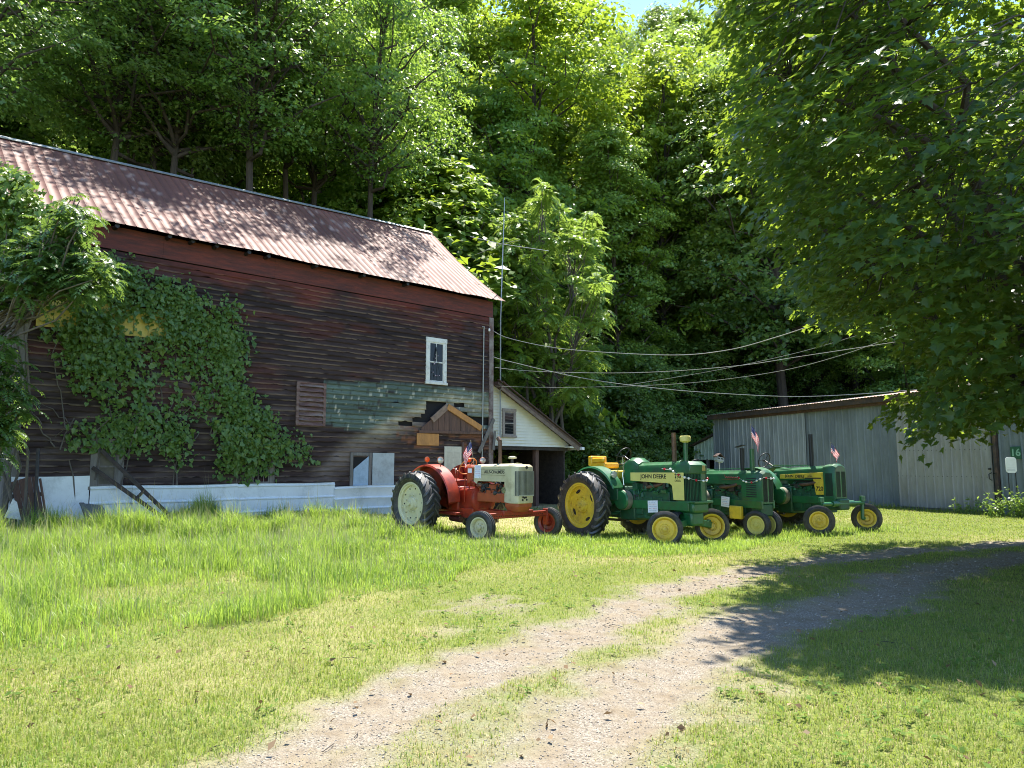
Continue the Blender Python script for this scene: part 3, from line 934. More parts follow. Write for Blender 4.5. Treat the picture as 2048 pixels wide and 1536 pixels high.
window("annex_window", wrect(1003, 818, 1030, 873, AY), 1, 2, paint("grey window trim", (.26, .22, .19), .7, var=.3, scale=9), annex, y=AY - .02, fw=.09)
rt = MB()
rt.add([(apx[0] - .2, AY - .35, apx[1] + .06), (evr[0] + .1, AY - .35, zr(evr[0] + .1) + .06), (evr[0] + .1, AY + 7, zr(evr[0] + .1) + .06), (apx[0] - .2, AY + 7, apx[1] + .06),
        (apx[0] - .2, AY - .35, apx[1] - .04), (evr[0] + .1, AY - .35, zr(evr[0] + .1) - .04), (evr[0] + .1, AY + 7, zr(evr[0] + .1) - .04), (apx[0] - .2, AY + 7, apx[1] - .04)],
       [(0, 1, 2, 3), (7, 6, 5, 4), (0, 4, 5, 1), (1, 5, 6, 2), (2, 6, 7, 3), (3, 7, 4, 0)])
rf = rt.build("roof", M_SHINGLE, annex)
mb = MB(); u = apx[0] - .1
while u < evr[0]:
    mb.obox((u, AY - .36, zr(u) + .07), (.22, .12, .03), (0, math.atan(slope) + random.uniform(-.1, .1), random.uniform(-.1, .1))); u += .19
mb.build("ragged_shingles", M_SHINGLE, rf)
MB().bar((apx[0], AY - .33, apx[1] - .14), (evr[0] - .05, AY - .33, zr(evr[0] - .05) - .14), .03, .2).build("rake_board", paint("brown rake trim", (.16, .115, .085), .8, var=.35, scale=7, dirt=(.3, .26, .2), dirt_amt=.3), annex)
MB().box(evr[0] + .02, evr[0] + .16, AY - .45, AY + 6, zr(evr[0] + .1) - .1, zr(evr[0] + .1) + .02).build("gutter", M_WHITE, annex, .01)
MB().box(evr[0] - .62, evr[0] + .02, AY - .34, AY - .05, zb - .02, zb + .03).build("soffit", M_SIDING, annex)
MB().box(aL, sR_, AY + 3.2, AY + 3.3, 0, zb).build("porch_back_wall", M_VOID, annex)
MB().box(aL - .02, aL + .14, AY - .1, AY + .05, 0, zb).build("porch_post", M_GREYWOOD, annex, .006)
s_ = wall(1071, 920, AY + .2)[0]
MB().box(s_ - .09, s_ + .09, AY + .1, AY + .28, 0, zb).build("porch_post", M_BROWNWOOD, annex, .006)
MB().box(aL, sR_, AY + .03, AY + .16, zb - .14, zb - .005).build("porch_beam", M_DARKWOOD, annex)
MB().box(sR_ - .08, sR_, AY + .2, AY + 3.2, 0, zb).build("porch_side_wall", M_DARKWOOD, annex)

# ------------------------------------------------------------------ metal shed
PL = np.array([10.6, 38.1]); SD = np.array([.395, -.9187]); SE = np.array([.9187, .395])
shed = empty("metal_shed", (PL[0], PL[1], 0), math.atan2(SD[1], SD[0]), label="grey ribbed sheet metal shed with sliding doors and rusty roof edge", cat="shed")
kS = dict(A=PL, D=SD, E=SE)
X = lambda px: wall(px, 950, 0, **kS)[0]


def ribs(mb, x0, x1, z0, z1, y, pitch=.33, h=.03, topf=None):
    xs = []; x = x0
    while x < x1 - .01:
        for dx, hh in ((0, 0), (.025, h), (.05, h), (.075, 0), (pitch * .5, .0), (pitch * .52, .006), (pitch * .56, 0)):
            if x + dx <= x1: xs.append((x + dx, hh))
        x += pitch
    xs.append((x1, 0))
    b = len(mb.v); n = len(xs); nzv = 7
    for kz in range(nzv):
        for (xx, hh) in xs:
            zt = z1 if topf is None else topf(xx)
            z = z0 + (zt - z0) * kz / (nzv - 1)
            mb.v.append((xx, y - hh + .012 * math.sin(xx * 3.1 + kz * 1.7), z))
    for kz in range(nzv - 1):
        for i in range(n - 1):
            mb.f.append([b + kz * n + i, b + kz * n + i + 1, b + (kz + 1) * n + i + 1, b + (kz + 1) * n + i]); mb.m.append(0)


M_SHED = paint("blue grey sheet metal", (.195, .222, .24), .55, .15, var=.2, scale=1.8, dirt=(.125, .145, .16), dirt_amt=.44, stretch=(1, 1, .35), bump=.05)
M_SHED2 = paint("pale grey sheet metal", (.28, .30, .31), .5, .15, var=.15, scale=1.8, dirt=(.18, .195, .205), dirt_amt=.4, stretch=(1, 1, .35), bump=.05)
M_SHED3 = paint("tan grey sheet metal", (.30, .295, .28), .5, .15, var=.15, scale=1.8, dirt=(.19, .18, .165), dirt_amt=.4, stretch=(1, 1, .35), bump=.05)
M_FASC = paint("dark rusty fascia", (.055, .04, .035), .7, var=.4, scale=6, dirt=(.14, .08, .05), dirt_amt=.4)
zl = wall(1466, 832, 0, **kS)[1]; zr_ = wall(1840, 792, 0, **kS)[1]
ztop = lambda x: zl + (zr_ - zl) * (x - X(1466)) / (X(1840) - X(1466))
XE = X(1850) + 11
mb = MB(); ribs(mb, 0, X(1993), -.2, 0, 0, .36, .03, ztop); mb.build("front_wall", M_SHED, shed, recalc=False, angle=25)
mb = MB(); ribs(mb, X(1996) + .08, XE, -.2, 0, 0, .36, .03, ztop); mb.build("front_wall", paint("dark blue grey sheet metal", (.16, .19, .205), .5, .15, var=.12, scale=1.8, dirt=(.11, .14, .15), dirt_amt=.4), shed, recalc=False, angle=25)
dz = .22
mb = MB(); ribs(mb, X(1466), X(1618), .02, 0, -.10, .30, .035, lambda x: ztop(x) - dz * .3)
d1 = mb.build("sliding_door", M_SHED2, shed, recalc=False, angle=25)
mb = MB(); ribs(mb, X(1800), X(1990), .08, 0, -.09, .36, .035, lambda x: ztop(x) - dz)
d2 = mb.build("sliding_door", M_SHED3, shed, recalc=False, angle=25)
hx, hz = wall(1985, 953, -.1, **kS)
MB().tube([(hx, -.13, hz - .13), (hx - .05, -.2, hz - .08), (hx - .05, -.2, hz + .08), (hx, -.13, hz + .13)], .016, 6).build("handle", M_BLACK, d2)
for (px, py) in ((1981, 938), (1992, 947)):
    hx, hz = wall(px, py, -.1, **kS)
    MB().obox((hx, -.14, hz), (.09, .05, .05)).build("latch", M_BLACK, d2)
mb = MB()
for zpy in (900, 953):
    zz_ = wall(1900, zpy, 0, **kS)[1]
    x = X(1800) + .04
    while x < X(1985):
        MB().obox((x, -.135, zz_), (.022, .012, .022)).build("screw", M_DARK, d2); x += .18
MB().box(X(1994.5), X(1996) + .08, -.14, .02, -.1, ztop(X(1995)) - .1).build("door_post", M_FASC, shed, .008)
mb = MB()
for a, b2 in zip(np.linspace(-.15, XE, 9)[:-1], np.linspace(-.15, XE, 9)[1:]):
    mb.add([(a, -.30, ztop(a) - .1), (b2, -.30, ztop(b2) - .1), (b2, -.30, ztop(b2) + .12), (a, -.30, ztop(a) + .12), (a, -.26, ztop(a) - .1), (b2, -.26, ztop(b2) - .1), (b2, -.26, ztop(b2) + .12), (a, -.26, ztop(a) + .12)],
           [(0, 1, 2, 3), (7, 6, 5, 4), (0, 4, 5, 1), (3, 2, 6, 7)])
mb.build("fascia", M_FASC, shed)
MB().add([(X(1466), -.2, ztop(X(1466)) - .06), (X(1996), -.2, ztop(X(1996)) - .06), (X(1996), -.2, ztop(X(1996)) - .22), (X(1466), -.2, ztop(X(1466)) - .2),
          (X(1466), -.12, ztop(X(1466)) - .06), (X(1996), -.12, ztop(X(1996)) - .06), (X(1996), -.12, ztop(X(1996)) - .22), (X(1466), -.12, ztop(X(1466)) - .2)],
         [(0, 1, 2, 3), (7, 6, 5, 4), (0, 4, 5, 1), (3, 2, 6, 7), (1, 5, 6, 2), (0, 3, 7, 4)]).build("door_track", M_RUST, shed)
xs = np.arange(-.2, XE, .076); nvv = 2
zc = .012 * np.cos(np.arange(len(xs)) * math.pi)
mb = MB()
rr_ = [[(x, -.38, ztop(x) + .13 + c_) for x, c_ in zip(xs, zc)], [(x, 7.5, ztop(x) + .13 + 1.0 + c_) for x, c_ in zip(xs, zc)]]
mb.loft(rr_, cap=False, close=False)
mb.build("roof", paint("rusted corrugated roof", (.28, .16, .11), .6, .1, var=.3, scale=1.2, dirt=(.40, .33, .28), dirt_amt=.45), shed, recalc=False)
mb = MB().add([(0, 0, -.2), (0, 8, -.2), (0, 8, ztop(0) + 1), (0, 0, ztop(0))], [(0, 1, 2, 3)]).add([(XE, 0, -.2), (XE, 8, -.2), (XE, 8, ztop(XE) + 1), (XE, 0, ztop(XE))], [(0, 1, 2, 3)]).add([(0, 8, -.2), (XE, 8, -.2), (XE, 8, ztop(XE) + 1), (0, 8, ztop(0) + 1)], [(0, 1, 2, 3)])
mb.build("side_walls", M_SHED, shed, recalc=False)
MB().box(-.03, .07, -.03, .05, -.1, ztop(0)).build("corner_trim", M_SHED2, shed)
# lean-to on the far end
x0 = wall(1388, 900, .3, **kS)[0]; za = wall(1426, 868, .3, **kS)[1]; zc0 = wall(1388, 893, .3, **kS)[1]; zb0 = wall(1405, 920, .3, **kS)[1]
mb = MB(); ribs(mb, x0, -.05, zb0, 0, .3, .3, .03, lambda x: za + (zc0 - za) * (x / x0))
lt = mb.build("lean_to_panel", paint("pale green sheet metal", (.36, .46, .38), .5, .05, var=.1, scale=3), shed, recalc=False, angle=25)
MB().bar((x0 - .1, .25, zc0 + .03), (0, .25, za + .06), .3, .06).build("lean_to_roof", M_FASC, shed)
for xx in (x0 + .1, x0 * .45, -.1):
    MB().box(xx - .06, xx + .06, .25, .37, -.2, zb0 + .05).build("lean_to_post", M_GREYWOOD, shed)

# green number plate on the shed
sx, sz = wall(2028, 905, -.05, **kS)
x0, x1, z0, z1 = wrect(2021, 893, 2042, 918, -.05, **kS)
Mx = lambda x, y, z: Vector((PL[0] + SD[0] * x + SE[0] * y, PL[1] + SD[1] * x + SE[1] * y, z))
num = empty("number_sign", Mx((x0 + x1) / 2, -.05, (z0 + z1) / 2), math.atan2(SD[1], SD[0]), label="small dark green plate with pale number 16 on the shed wall", cat="sign")
w, h = x1 - x0, z1 - z0
MB().box(-w / 2, w / 2, -.012, .012, -h / 2, h / 2).build("plate", paint("dark green enamel", (.02, .10, .05), .5, var=.2), num, .004)
lettering("lettering", "16", h * .8, paint("pale green paint", (.22, .42, .30), .6), num, Matrix.Translation((0, -.016, 0)) @ Matrix.Rotation(R(90), 4, 'X'), .002)
# white rounded board on two legs
p = at(2022, 930, 23.2); zg = float(gz(p[0], p[1]))
sgn = empty("white_board_sign", (p[0], p[1], zg), R(-20), label="white rounded board on two thin legs among weeds by the shed", cat="sign")
hh = .50; ww = .30; zc_ = p[2] - zg
pl = [(ww / 2 * (math.cos(t) * .55 + (.45 if math.cos(t) > 0 else -.45)), zc_ + (hh / 2 - .1) * (1 if math.sin(t) > 0 else -1) + .1 * math.sin(t)) for t in np.linspace(.01, 2 * math.pi + .01, 25)[:-1]]
bd = MB().prism(pl, -.015, .015).build("board", M_WHITE, sgn, .004)
mb = MB()
for z in (-.10, -.15, -.18): mb.box(-.12, .1, -.018, -.015, zc_ + z, zc_ + z + .012)
mb.build("faint_lines", paint("faded print", (.45, .47, .48), .7), bd)
for x in (-.09, .11): MB().tube([(x, .02, -.1), (x, .02, zc_ + .1)], .014, 6).build("leg", M_BLACK, sgn)

# ------------------------------------------------------------------ tractors
def arcpts(cx, cz, r, a0, a1, n):
    return [(cx + r * math.cos(R(a0 + (a1 - a0) * k / n)), cz + r * math.sin(R(a0 + (a1 - a0) * k / n))) for k in range(n + 1)]


def rear_wheel(parent, y, Rr, w, rr, side, rim_mat, style):
    e = empty("rear_wheel", (0, y, Rr), 0, parent)
    e.rotation_euler = (0, R(random.uniform(0, 40)), 0)
    mb = MB()
    Rc = Rr - .045
    prof = [(rr - .01, -.30 * w), (rr + .02, -.36 * w), (rr + .07, -.43 * w), ((rr + Rc) / 2, -.505 * w), (Rc - .05, -.49 * w), (Rc - .015, -.44 * w), (Rc, -.30 * w), (Rc + .004, 0)]
    prof = prof + [(r_, -h) for r_, h in prof[-2::-1]]
    mb.lathe(prof, n=56)
    mb.cur = 1
    nl = 21
    for sgn in (-1, 1):
        for k in range(nl):
            a0 = 2 * math.pi * (k + (.5 if sgn > 0 else 0)) / nl
            st = [(.02, Rr, .028, 0), (.20, Rr + .002, .030, .12), (.36, Rr - .006, .034, .22), (.50, Rr - .035, .040, .30), (.535, Rr - .11, .036, .33)]
            rings = []
            for (h, rt, hw, da) in st:
                a = a0 - da; dth = hw / Rr
                rb = min(rt - .05, Rc - .02 if h < .45 else Rc - .15)
                hb = h if h < .5 else .46
                ring = []
                for (aa, r_, hh) in ((a - dth * 1.25, rb, hb), (a - dth * .8, rt, h), (a + dth * .8, rt, h), (a + dth * 1.25, rb, hb)):
                    ring.append((r_ * math.cos(aa), sgn * hh * w, r_ * math.sin(aa)))
                rings.append(ring)
            mb.loft(rings)
    mb.build("tyre", [M_RUBBER, M_RUBBER2], e, angle=35)
    s = side
    mb = MB()
    mb.lathe([(rr + .025, s * .38 * w), (rr + .03, s * .36 * w), (rr - .015, s * .37 * w), (rr - .03, s * .30 * w), (rr - .055, s * .28 * w), (rr - .06, s * .08 * w), (rr - .07, s * .06 * w),
              (rr - .075, -s * .30 * w), (rr + .02, -s * .38 * w)], n=48)
    mb.build("rim", rim_mat, e, angle=40)
    mb = MB()
    dh = .13 * w if style == 'flat' else .02 * w
    mb.lathe([(rr - .058, s * (dh + .01)), (rr - .10, s * (dh + .015)), (rr * .55, s * dh), (rr * .36, s * (dh + .012)), (rr * .33, s * (dh + .05)), (.15, s * (dh + .055)), (.13, s * (dh + .10)), (.06, s * (dh + .115)), (.05, s * (dh + .16)), (0, s * (dh + .16))], n=40)
    for k in range(8):
        a = 2 * math.pi * k / 8; r_ = rr * .86
        mb.obox((r_ * math.cos(a), s * (dh + .02), r_ * math.sin(a)), (.05, .03, .03), (0, -a, 0))
    for k in range(8):
        a = 2 * math.pi * k / 8 + .2; r_ = .2
        mb.obox((r_ * math.cos(a), s * (dh + .07), r_ * math.sin(a)), (.03, .03, .03), (0, -a, 0))
    disc = mb.build("wheel_disc", rim_mat, e, angle=40)
    mb = MB()
    if style == 'slots':
        for k in range(4):
            a = 2 * math.pi * k / 4 + .6
            pl = []
            for t in np.linspace(0, 2 * math.pi, 13)[:-1]:
                u = .085 * math.cos(t); v = .035 * math.sin(t)
                r_ = rr * .70
                pl.append((r_ * math.cos(a) - u * math.sin(a) + v * math.cos(a), r_ * math.sin(a) + u * math.cos(a) + v * math.sin(a)))
            MB().prism(pl, s * (dh + .006), s * (dh + .017)).build("disc_hole", M_INK, e)
    else:
        for k in range(10):
            a = 2 * math.pi * k / 10; r_ = rr * .74
            MB().lathe([(.0, s * (dh + .008)), (.018, s * (dh + .008)), (.018, s * (dh + .019)), (0, s * (dh + .019))], (r_ * math.cos(a), 0, r_ * math.sin(a)), 'y', 8).build("disc_hole", M_INK, e)
    return e


def front_wheel(parent, x, y, Rf, w, rr, side, steer, rim_mat, ribs_=3):
    e = empty("front_wheel", (x, y, Rf), R(steer), parent)
    half = [(rr - .005, .34 * w), (rr + .02, .42 * w), ((rr + Rf) / 2, .51 * w), (Rf - .04, .46 * w), (Rf - .018, .40 * w), (Rf - .004, .36 * w), (Rf - .004, .26 * w), (Rf - .018, .23 * w), (Rf - .018, .10 * w), (Rf, .07 * w)]
    prof = half + [(r_, -h) for r_, h in half[::-1]]
    MB().lathe(prof, n=44).build("tyre", M_RUBBER, e, angle=28)
    s = side
    mb = MB().lathe([(rr + .018, s * .42 * w), (rr + .02, s * .39 * w), (rr - .012, s * .40 * w), (rr - .03, s * .30 * w), (rr - .045, s * .12 * w), (rr * .78, s * .02 * w), (rr * .45, s * .05 * w), (rr * .40, s * .13 * w), (.055, s * .16 * w), (.05, s * .40 * w), (.03, s * .46 * w), (0, s * .46 * w)], n=40)
    for k in range(6):
        a = 2 * math.pi * k / 6
        mb.obox((.085 * math.cos(a), s * .17 * w, .085 * math.sin(a)), (.022, .03, .022), (0, -a, 0))
    mb.lathe([(rr + .018, -s * .42 * w), (rr - .012, -s * .40 * w), (rr - .04, -s * .25 * w), (rr - .045, s * .12 * w)], n=40)
    mb.lathe([(0, -s * .5 * w), (.06, -s * .5 * w), (.075, -s * .2 * w), (.08, s * .03 * w)], n=16)
    mb.build("rim", rim_mat, e, angle=40)
    return e


def steering(parent, x, z, rad, tilt, mat, shaft_to):
    mb = MB(); M = Euler((0, R(tilt), 0)).to_matrix(); c = Vector((x, 0, z))
    pts = [c + M @ Vector((rad * math.cos(t), rad * math.sin(t), 0)) for t in np.linspace(0, 2 * math.pi, 29)]
    mb.tube(pts, .013, 8, cap=False)
    for k in range(3):
        t = 2 * math.pi * k / 3 + .5
        mb.tube([c + M @ Vector((0, 0, -.03)), c + M @ Vector((rad * math.cos(t), rad * math.sin(t), 0))], .008, 6)
    mb.lathe([(0, .02), (.04, .015), (.045, -.03), (0, -.04)], c, 'z', 12)
    w = mb.build("steering_wheel", mat, parent)
    MB().tube([c, Vector(shaft_to)], .018, 8).build("steering_shaft", M_DARK if mat is M_BLACK else mat, parent)
    return w


def hood_loft(parent, xs, half_w, z_side, z_top, mat, name="hood", crown=.03):
    rings = []
    for (x, hw, zb, zt, r) in xs:
        prof = [(-hw, zb), (-hw, zt - r * 1.1), (-hw + r * .35, zt - r * .35), (-hw + r, zt - .012), (-hw * .4, zt + crown), (hw * .4, zt + crown), (hw - r, zt - .012), (hw - r * .35, zt - r * .35), (hw, zt - r * 1.1), (hw, zb)]
        rings.append([(x, y, z) for y, z in prof])
    return MB().loft(rings).build(name, mat, parent, .006, angle=32)


def round_lamp(parent, name, x, y, z, r, mat_shell, mat_lens, face=(1, 0, 0), depth=.09):
    d = Vector(face).normalized()
    q = d.to_track_quat('Z', 'Y').to_matrix()
    mb = MB(); prof = [(0, -depth), (r * .6, -depth * .9), (r * .95, -depth * .4), (r, 0), (r * .93, .008)]
    n = 18; base = len(mb.v)
    mb.lathe(prof, (0, 0, 0), 'z', n)
    mb.v = [tuple(q @ Vector(v) + Vector((x, y, z))) for v in mb.v]
    mb.tube([(x, y, z - r * .9), (x - .0, y, z - r * 1.9)], .012, 6)
    o = mb.build(name, mat_shell, parent)
    m2 = MB(); m2.lathe([(0, .022), (r * .5, .018), (r * .93, .004)], (0, 0, 0), 'z', n)
    m2.v = [tuple(q @ Vector(v) + Vector((x, y, z))) for v in m2.v]
    m2.build("lens", mat_lens, o)
    return o


def engine_clutter(parent, x0, x1, z0, z1, hw, seed, mats):
    """pipes, castings, filters and hoses in the open engine bay"""
    rr = random.Random(seed)
    mb = MB().box(x0 + .02, x1 - .02, -hw * .76, hw * .6, z0 - .05, z1 - .05)
    for k in range(26):
        x = rr.uniform(x0 + .05, x1 - .05); z = rr.uniform(z0, z1 - .04); y = -rr.uniform(hw * .72, hw * 1.05)
        t = rr.random()
        tgt = mb; mb.cur = rr.choice((0, 1, 2, 0))
        if t < .35: tgt.obox((x, y, z), (rr.uniform(.05, .2), .08, rr.uniform(.04, .13)), (0, rr.uniform(-.25, .25), 0))
        elif t < .6: tgt.lathe([(0, -.04), (.03 + rr.random() * .04, -.04), (.035 + rr.random() * .04, .05), (0, .05)], (x, y, z), rr.choice('xyz'), 12)
        else:
            p = [(x, y, z)]
            for j in range(3): p.append((p[-1][0] + rr.uniform(-.16, .16), y - rr.uniform(0, .03), min(z1, p[-1][2] + rr.uniform(-.12, .12))))
            tgt.tube(p, rr.uniform(.008, .02), 6)
    mb.build("engine_fittings", list(mats), parent)


def tractor(spec, label):
    X_, Y_, a, _ = spec
    g = float(gz(X_, Y_)); gf = float(gz(X_ + 2.3 * math.cos(R(a)), Y_ - 2.3 * math.sin(R(a))))
    t = empty("tractor", (X_, Y_, g - .02), -R(a), label=label, cat="tractor", group="old tractors parked in a row on the grass")
    t.rotation_euler = Euler((0, -math.atan2(gf - g, 2.35), -R(a)), 'XYZ')
    return t


def deere(t, kind):
    wy = {'A': .93, 'B': .85, 'C': .82}[kind]
    Rr, w = .79, .37
    rear_wheel(t, -wy, Rr, w, .50, -1, M_YELLOW, 'slots'); rear_wheel(t, wy, Rr, w, .50, 1, M_YELLOW, 'slots')
    # running gear
    MB().lathe([(.12, -wy + .1), (.12, -.35), (.19, -.3), (.19, .3), (.12, .35), (.12, wy - .1)], (0, 0, Rr), 'y', 20).build("rear_axle", M_GREEN2, t)
    b = MB().box(-.42, .55, -.27, .27, .50, 1.22).box(-.5, -.42, -.2, .2, .6, 1.1).box(.5, 1.0, -.26, .26, .46, 1.16)
    b.build("transmission_case", M_GREEN2, t, .04)
    ew = .25 if kind == 'A' else .185
    eb = MB().box(1.0, 2.05, -ew, ew, .52, 1.12)
    for k in range(3): eb.box(1.06 + .3 * k, 1.26 + .3 * k, -ew - .025, -ew, .6, 1.0)
    eb.build("engine_block", M_GREEN2, t, .025)
    MB().box(1.0, 2.2, -.12, .12, 1.1, 1.36).build("cylinder_head", M_DARK, t, .02)
    engine_clutter(t, .95, 2.15 if kind == 'A' else 1.95, 1.0, 1.34, ew - (0 if kind == 'A' else .01), {'A': 3, 'B': 5, 'C': 9}[kind], (M_GREEN2, M_DARK, M_GREEN))
    MB().tube([(1.25, -.20, 1.22), (1.5, -.22, 1.23), (1.75, -.21, 1.28), (1.9, -.12, 1.38)], [.04, .045, .04, .04], 10).build("manifold", M_RUST, t)
    fl = MB().lathe([(0, -.50), (.20, -.50), (.225, -.47), (.225, -.30), (.12, -.30), (.12, -.2)], (.78, 0, .92), 'y', 28).build("belt_pulley", M_GREEN, t, angle=30)
    MB().lathe([(.226, -.46), (.229, -.40), (.229, -.35), (.226, -.31)], (.78, 0, .92), 'y', 28).build("pulley_face", paint("worn pulley steel", (.30, .28, .22), .45, .4, var=.3), fl)
    MB().lathe([(0, .50), (.25, .50), (.27, .47), (.27, .36), (.12, .34), (.12, .2)], (.78, 0, .92), 'y', 28).build("flywheel", M_GREEN, t)
    xe = 2.62 if kind != 'C' else 2.32
    for s in (-1, 1):
        MB().box(.95, xe, s * (ew + .02) - .03, s * (ew + .02) + .03, .74, .93).build("frame_rail", M_GREEN, t, .01)
    # hood and nose
    if kind == 'A':
        hood_loft(t, [(.92, .27, 1.34, 1.74, .12), (2.15, .27, 1.34, 1.76, .12), (2.3, .29, 1.42, 1.79, .12)], 0, 0, 0, M_GREEN, crown=.025)
        cw = [(.60, .13, 1.35, 1.62, .05), (.66, .24, 1.30, 1.80, .10), (.80, .27, 1.30, 1.87, .12), (.98, .27, 1.30, 1.86, .12), (1.12, .26, 1.34, 1.77, .1)]
        hood_loft(t, cw, 0, 0, 0, M_GREEN, "cowl", .02)
        nose_top = [(2.28, .29), (2.66, .27), (2.80, .06), (2.80, -.06), (2.66, -.27), (2.28, -.29)]
        MB().loft([[(x, y, 1.52) for x, y in nose_top], [(x + .01, y, 1.70) for x, y in nose_top], [(2.28 + (x - 2.28) * .8, y * .8, 1.78) for x, y in nose_top]]).build("nose_cap", M_GREEN, t, .015)
        body = [(2.28, .265), (2.64, .245), (2.765, .05), (2.765, -.05), (2.64, -.245), (2.28, -.265)]
        MB().loft([[(x - .03, y * .95, z) for x, y in body] for z in (.93, 1.53)]).build("radiator_shell", M_BLACK, t)
        gr = MB()
        for s in (-1, 1):
            p0 = Vector((2.50, s * .272, 0)); p1 = Vector((2.65, s * .25, 0)); p2 = Vector((2.76, s * .07, 0))
            pts = [p0.lerp(p1, k / 4) for k in range(4)] + [p1.lerp(p2, k / 7) for k in range(8)]
            for p in pts: gr.box(p.x - .007, p.x + .007, p.y - .007, p.y + .007, .95, 1.52)
        gr.build("grille", M_GREEN2, t)
        MB().box(2.735, 2.785, -.065, .065, .93, 1.55).build("grille_centre_post", M_GREEN, t, .008)
        MB().box(2.28, 2.80, -.29, .29, .90, .95).build("grille_base", M_GREEN, t, .01)
        for s in (-1, 1):
            y0, y1 = sorted((s * .272, s * .287))
            pan = [(.91, 1.36), (1.5, 1.335), (2.10, 1.31), (2.17, 1.26), (2.20, .96), (2.50, .96), (2.50, 1.545), (.91, 1.545)]
            pn = MB().prism(pan, y0, y1).build("yellow_side_panel", M_PALEYEL, t, .003)
            rot = Matrix.Rotation(R(90), 4, 'X') if s < 0 else Matrix.Rotation(R(180), 4, 'Z') @ Matrix.Rotation(R(90), 4, 'X')
            lettering("lettering", "JOHN DEERE", .125, M_INK, pn, Matrix.Translation((1.62, s * .288, 1.455)) @ rot, .002, squeeze=1.08)
            lettering("lettering", "730", .12, M_INK, pn, Matrix.Translation((2.34, s * .288, 1.46)) @ rot, .002)
            lettering("lettering", "DIESEL", .06, M_INK, pn, Matrix.Translation((2.34, s * .288, 1.37)) @ rot, .002)
        bg_ = MB().box(2.805, 2.815, -.05, .05, 1.58, 1.69).build("nose_badge", paint("tarnished badge", (.42, .33, .12), .5, var=.3, scale=30), t, .004)
        MB().tube([(2.0, 0, 1.72), (2.0, 0, 2.42)], .052, 14).build("exhaust_pipe", M_RUST, t)
        it = MB().tube([(2.33, 0, 1.75), (2.33, 0, 2.2)], .05, 14).build("intake_pipe", M_GREEN, t)
        MB().lathe([(.05, 2.19), (.115, 2.22), (.12, 2.31), (.10, 2.34), (0, 2.345)], (2.33, 0, 0), 'z', 20).build("intake_cap", M_PALEYEL, it)
        steering(t, .42, 1.93, .215, -62, M_BLACK, (.75, 0, 1.75))
        MB().box(-.35, .42, -.23, .23, 1.40, 1.60).build("seat_base", M_YELLOW, t, .05)
        MB().box(-.52, .0, -.25, .25, 1.64, 1.78).box(-.60, -.45, -.26, .26, 1.70, 1.95).box(-.45, -.02, -.26, -.18, 1.78, 1.90).build("seat", M_OCHRE, t, .04, seg=3)
        for s in (-1, 1):
            arc = arcpts(0, .80, .90, 27, 155, 20)
            mb = MB(); rings = []
            for (x, z) in arc: rings.append([(x, s * .42, z), (x, s * .71, z - .010), (x, s * .735, z - .05), (x * .99, s * .71, z - .03), (x * .99, s * .43, z - .02)])
            mb.loft(rings, cap=True)
            inner = [(0.45, .80)] + arc + [(-.4, .62)]
            mb.prism(inner, s * .415, s * .432)
            mb.build("fender", M_GREEN, t, angle=30)
        round_lamp(t, "fender_lamp", .68, -.58, 1.50, .085, M_GREEN, M_GLASSY, (1, -.2, 0))
        round_lamp(t, "fender_lamp", .68, .58, 1.50, .085, M_GREEN, M_GLASSY, (1, .2, 0))
        MB().tube([(.62, -.2, 1.25), (.6, -.22, 1.9)], .012, 6).tube([(.72, -.28, 1.0), (.66, -.3, 1.55)], .012, 6).build("control_lever", M_CHROME, t)
        MB().box(.20, .72, -.52, -.27, .90, 1.26).build("toolbox", M_GREEN2, t, .03)
    else:
        ztop = 1.62 if kind == 'B' else 1.70
        xn = 2.76 if kind == 'B' else 2.43
        if kind == 'B':
            hood_loft(t, [(.45, .20, 1.30, 1.58, .07), (1.98, .21, 1.30, 1.61, .07), (2.05, .215, 1.3, 1.62, .07)], 0, 0, 0, M_GREEN, crown=.05)
            hood_loft(t, [(1.98, .228, .86, 1.62, .08), (2.54, .228, .86, 1.65, .08), (2.62, .195, .86, 1.60, .09)], 0, 0, 0, M_GREEN, "radiator_cowl", .02)
            for s in (-1, 1):
                mb = MB()
                for k in range(9):
                    z = 1.47 - .056 * k
                    mb.obox((2.30, s * .231, z), (.32, .008, .022), (s * .3, 0, 0))
                mb.build("louvres", M_BLACK, t)
            gr = MB()
            for s in (-1, 1):
                for k in range(6): gr.box(2.612, 2.628, s * (.035 + .025 * k) - .005, s * (.035 + .025 * k) + .005, .9, 1.5)
            gr.build("grille", M_BLACK, t)
            mb = MB(); cr = []
            for k in range(40):
                cr.append((1.42 + k * .011, -.222, 1.475 + .022 * math.sin(k * 1.15) * (1 - k / 90) + (.05 if k < 2 else 0)))
            mb.tube(cr, .007, 5).tube([(1.36, -.222, 1.425), (1.9, -.222, 1.435)], .005, 5)
            mb.build("script_badge", paint("dull red script", (.28, .05, .04), .5, var=.2), t)
            MB().box(2.25, 2.60, -.20, .20, .55, .86).build("front_pedestal", M_GREEN2, t, .04)
            MB().tube([(2.42, 0, .9), (2.42, 0, .34)], [.12, .07], 14).tube([(2.42, -.22, .335), (2.42, .22, .335)], .04, 10).build("pedestal_spindle", M_GREEN, t)
            for s in (-1, 1): front_wheel(t, 2.42, s * .20, .345, .17, .215, s, 15, M_PALEYEL)
            ex = MB().tube([(1.83, 0, 1.6), (1.83, 0, 2.22)], [.045, .062], 14).build("exhaust_pipe", M_BLACK, t)
            MB().obox((1.77, 0, 2.275), (.26, .13, .018), (0, R(-12), 0)).build("rain_flap", M_BLACK, ex)
            MB().tube([(2.15, 0, 1.6), (2.15, 0, 2.2)], .058, 14).build("intake_pipe", M_GREEN, t)
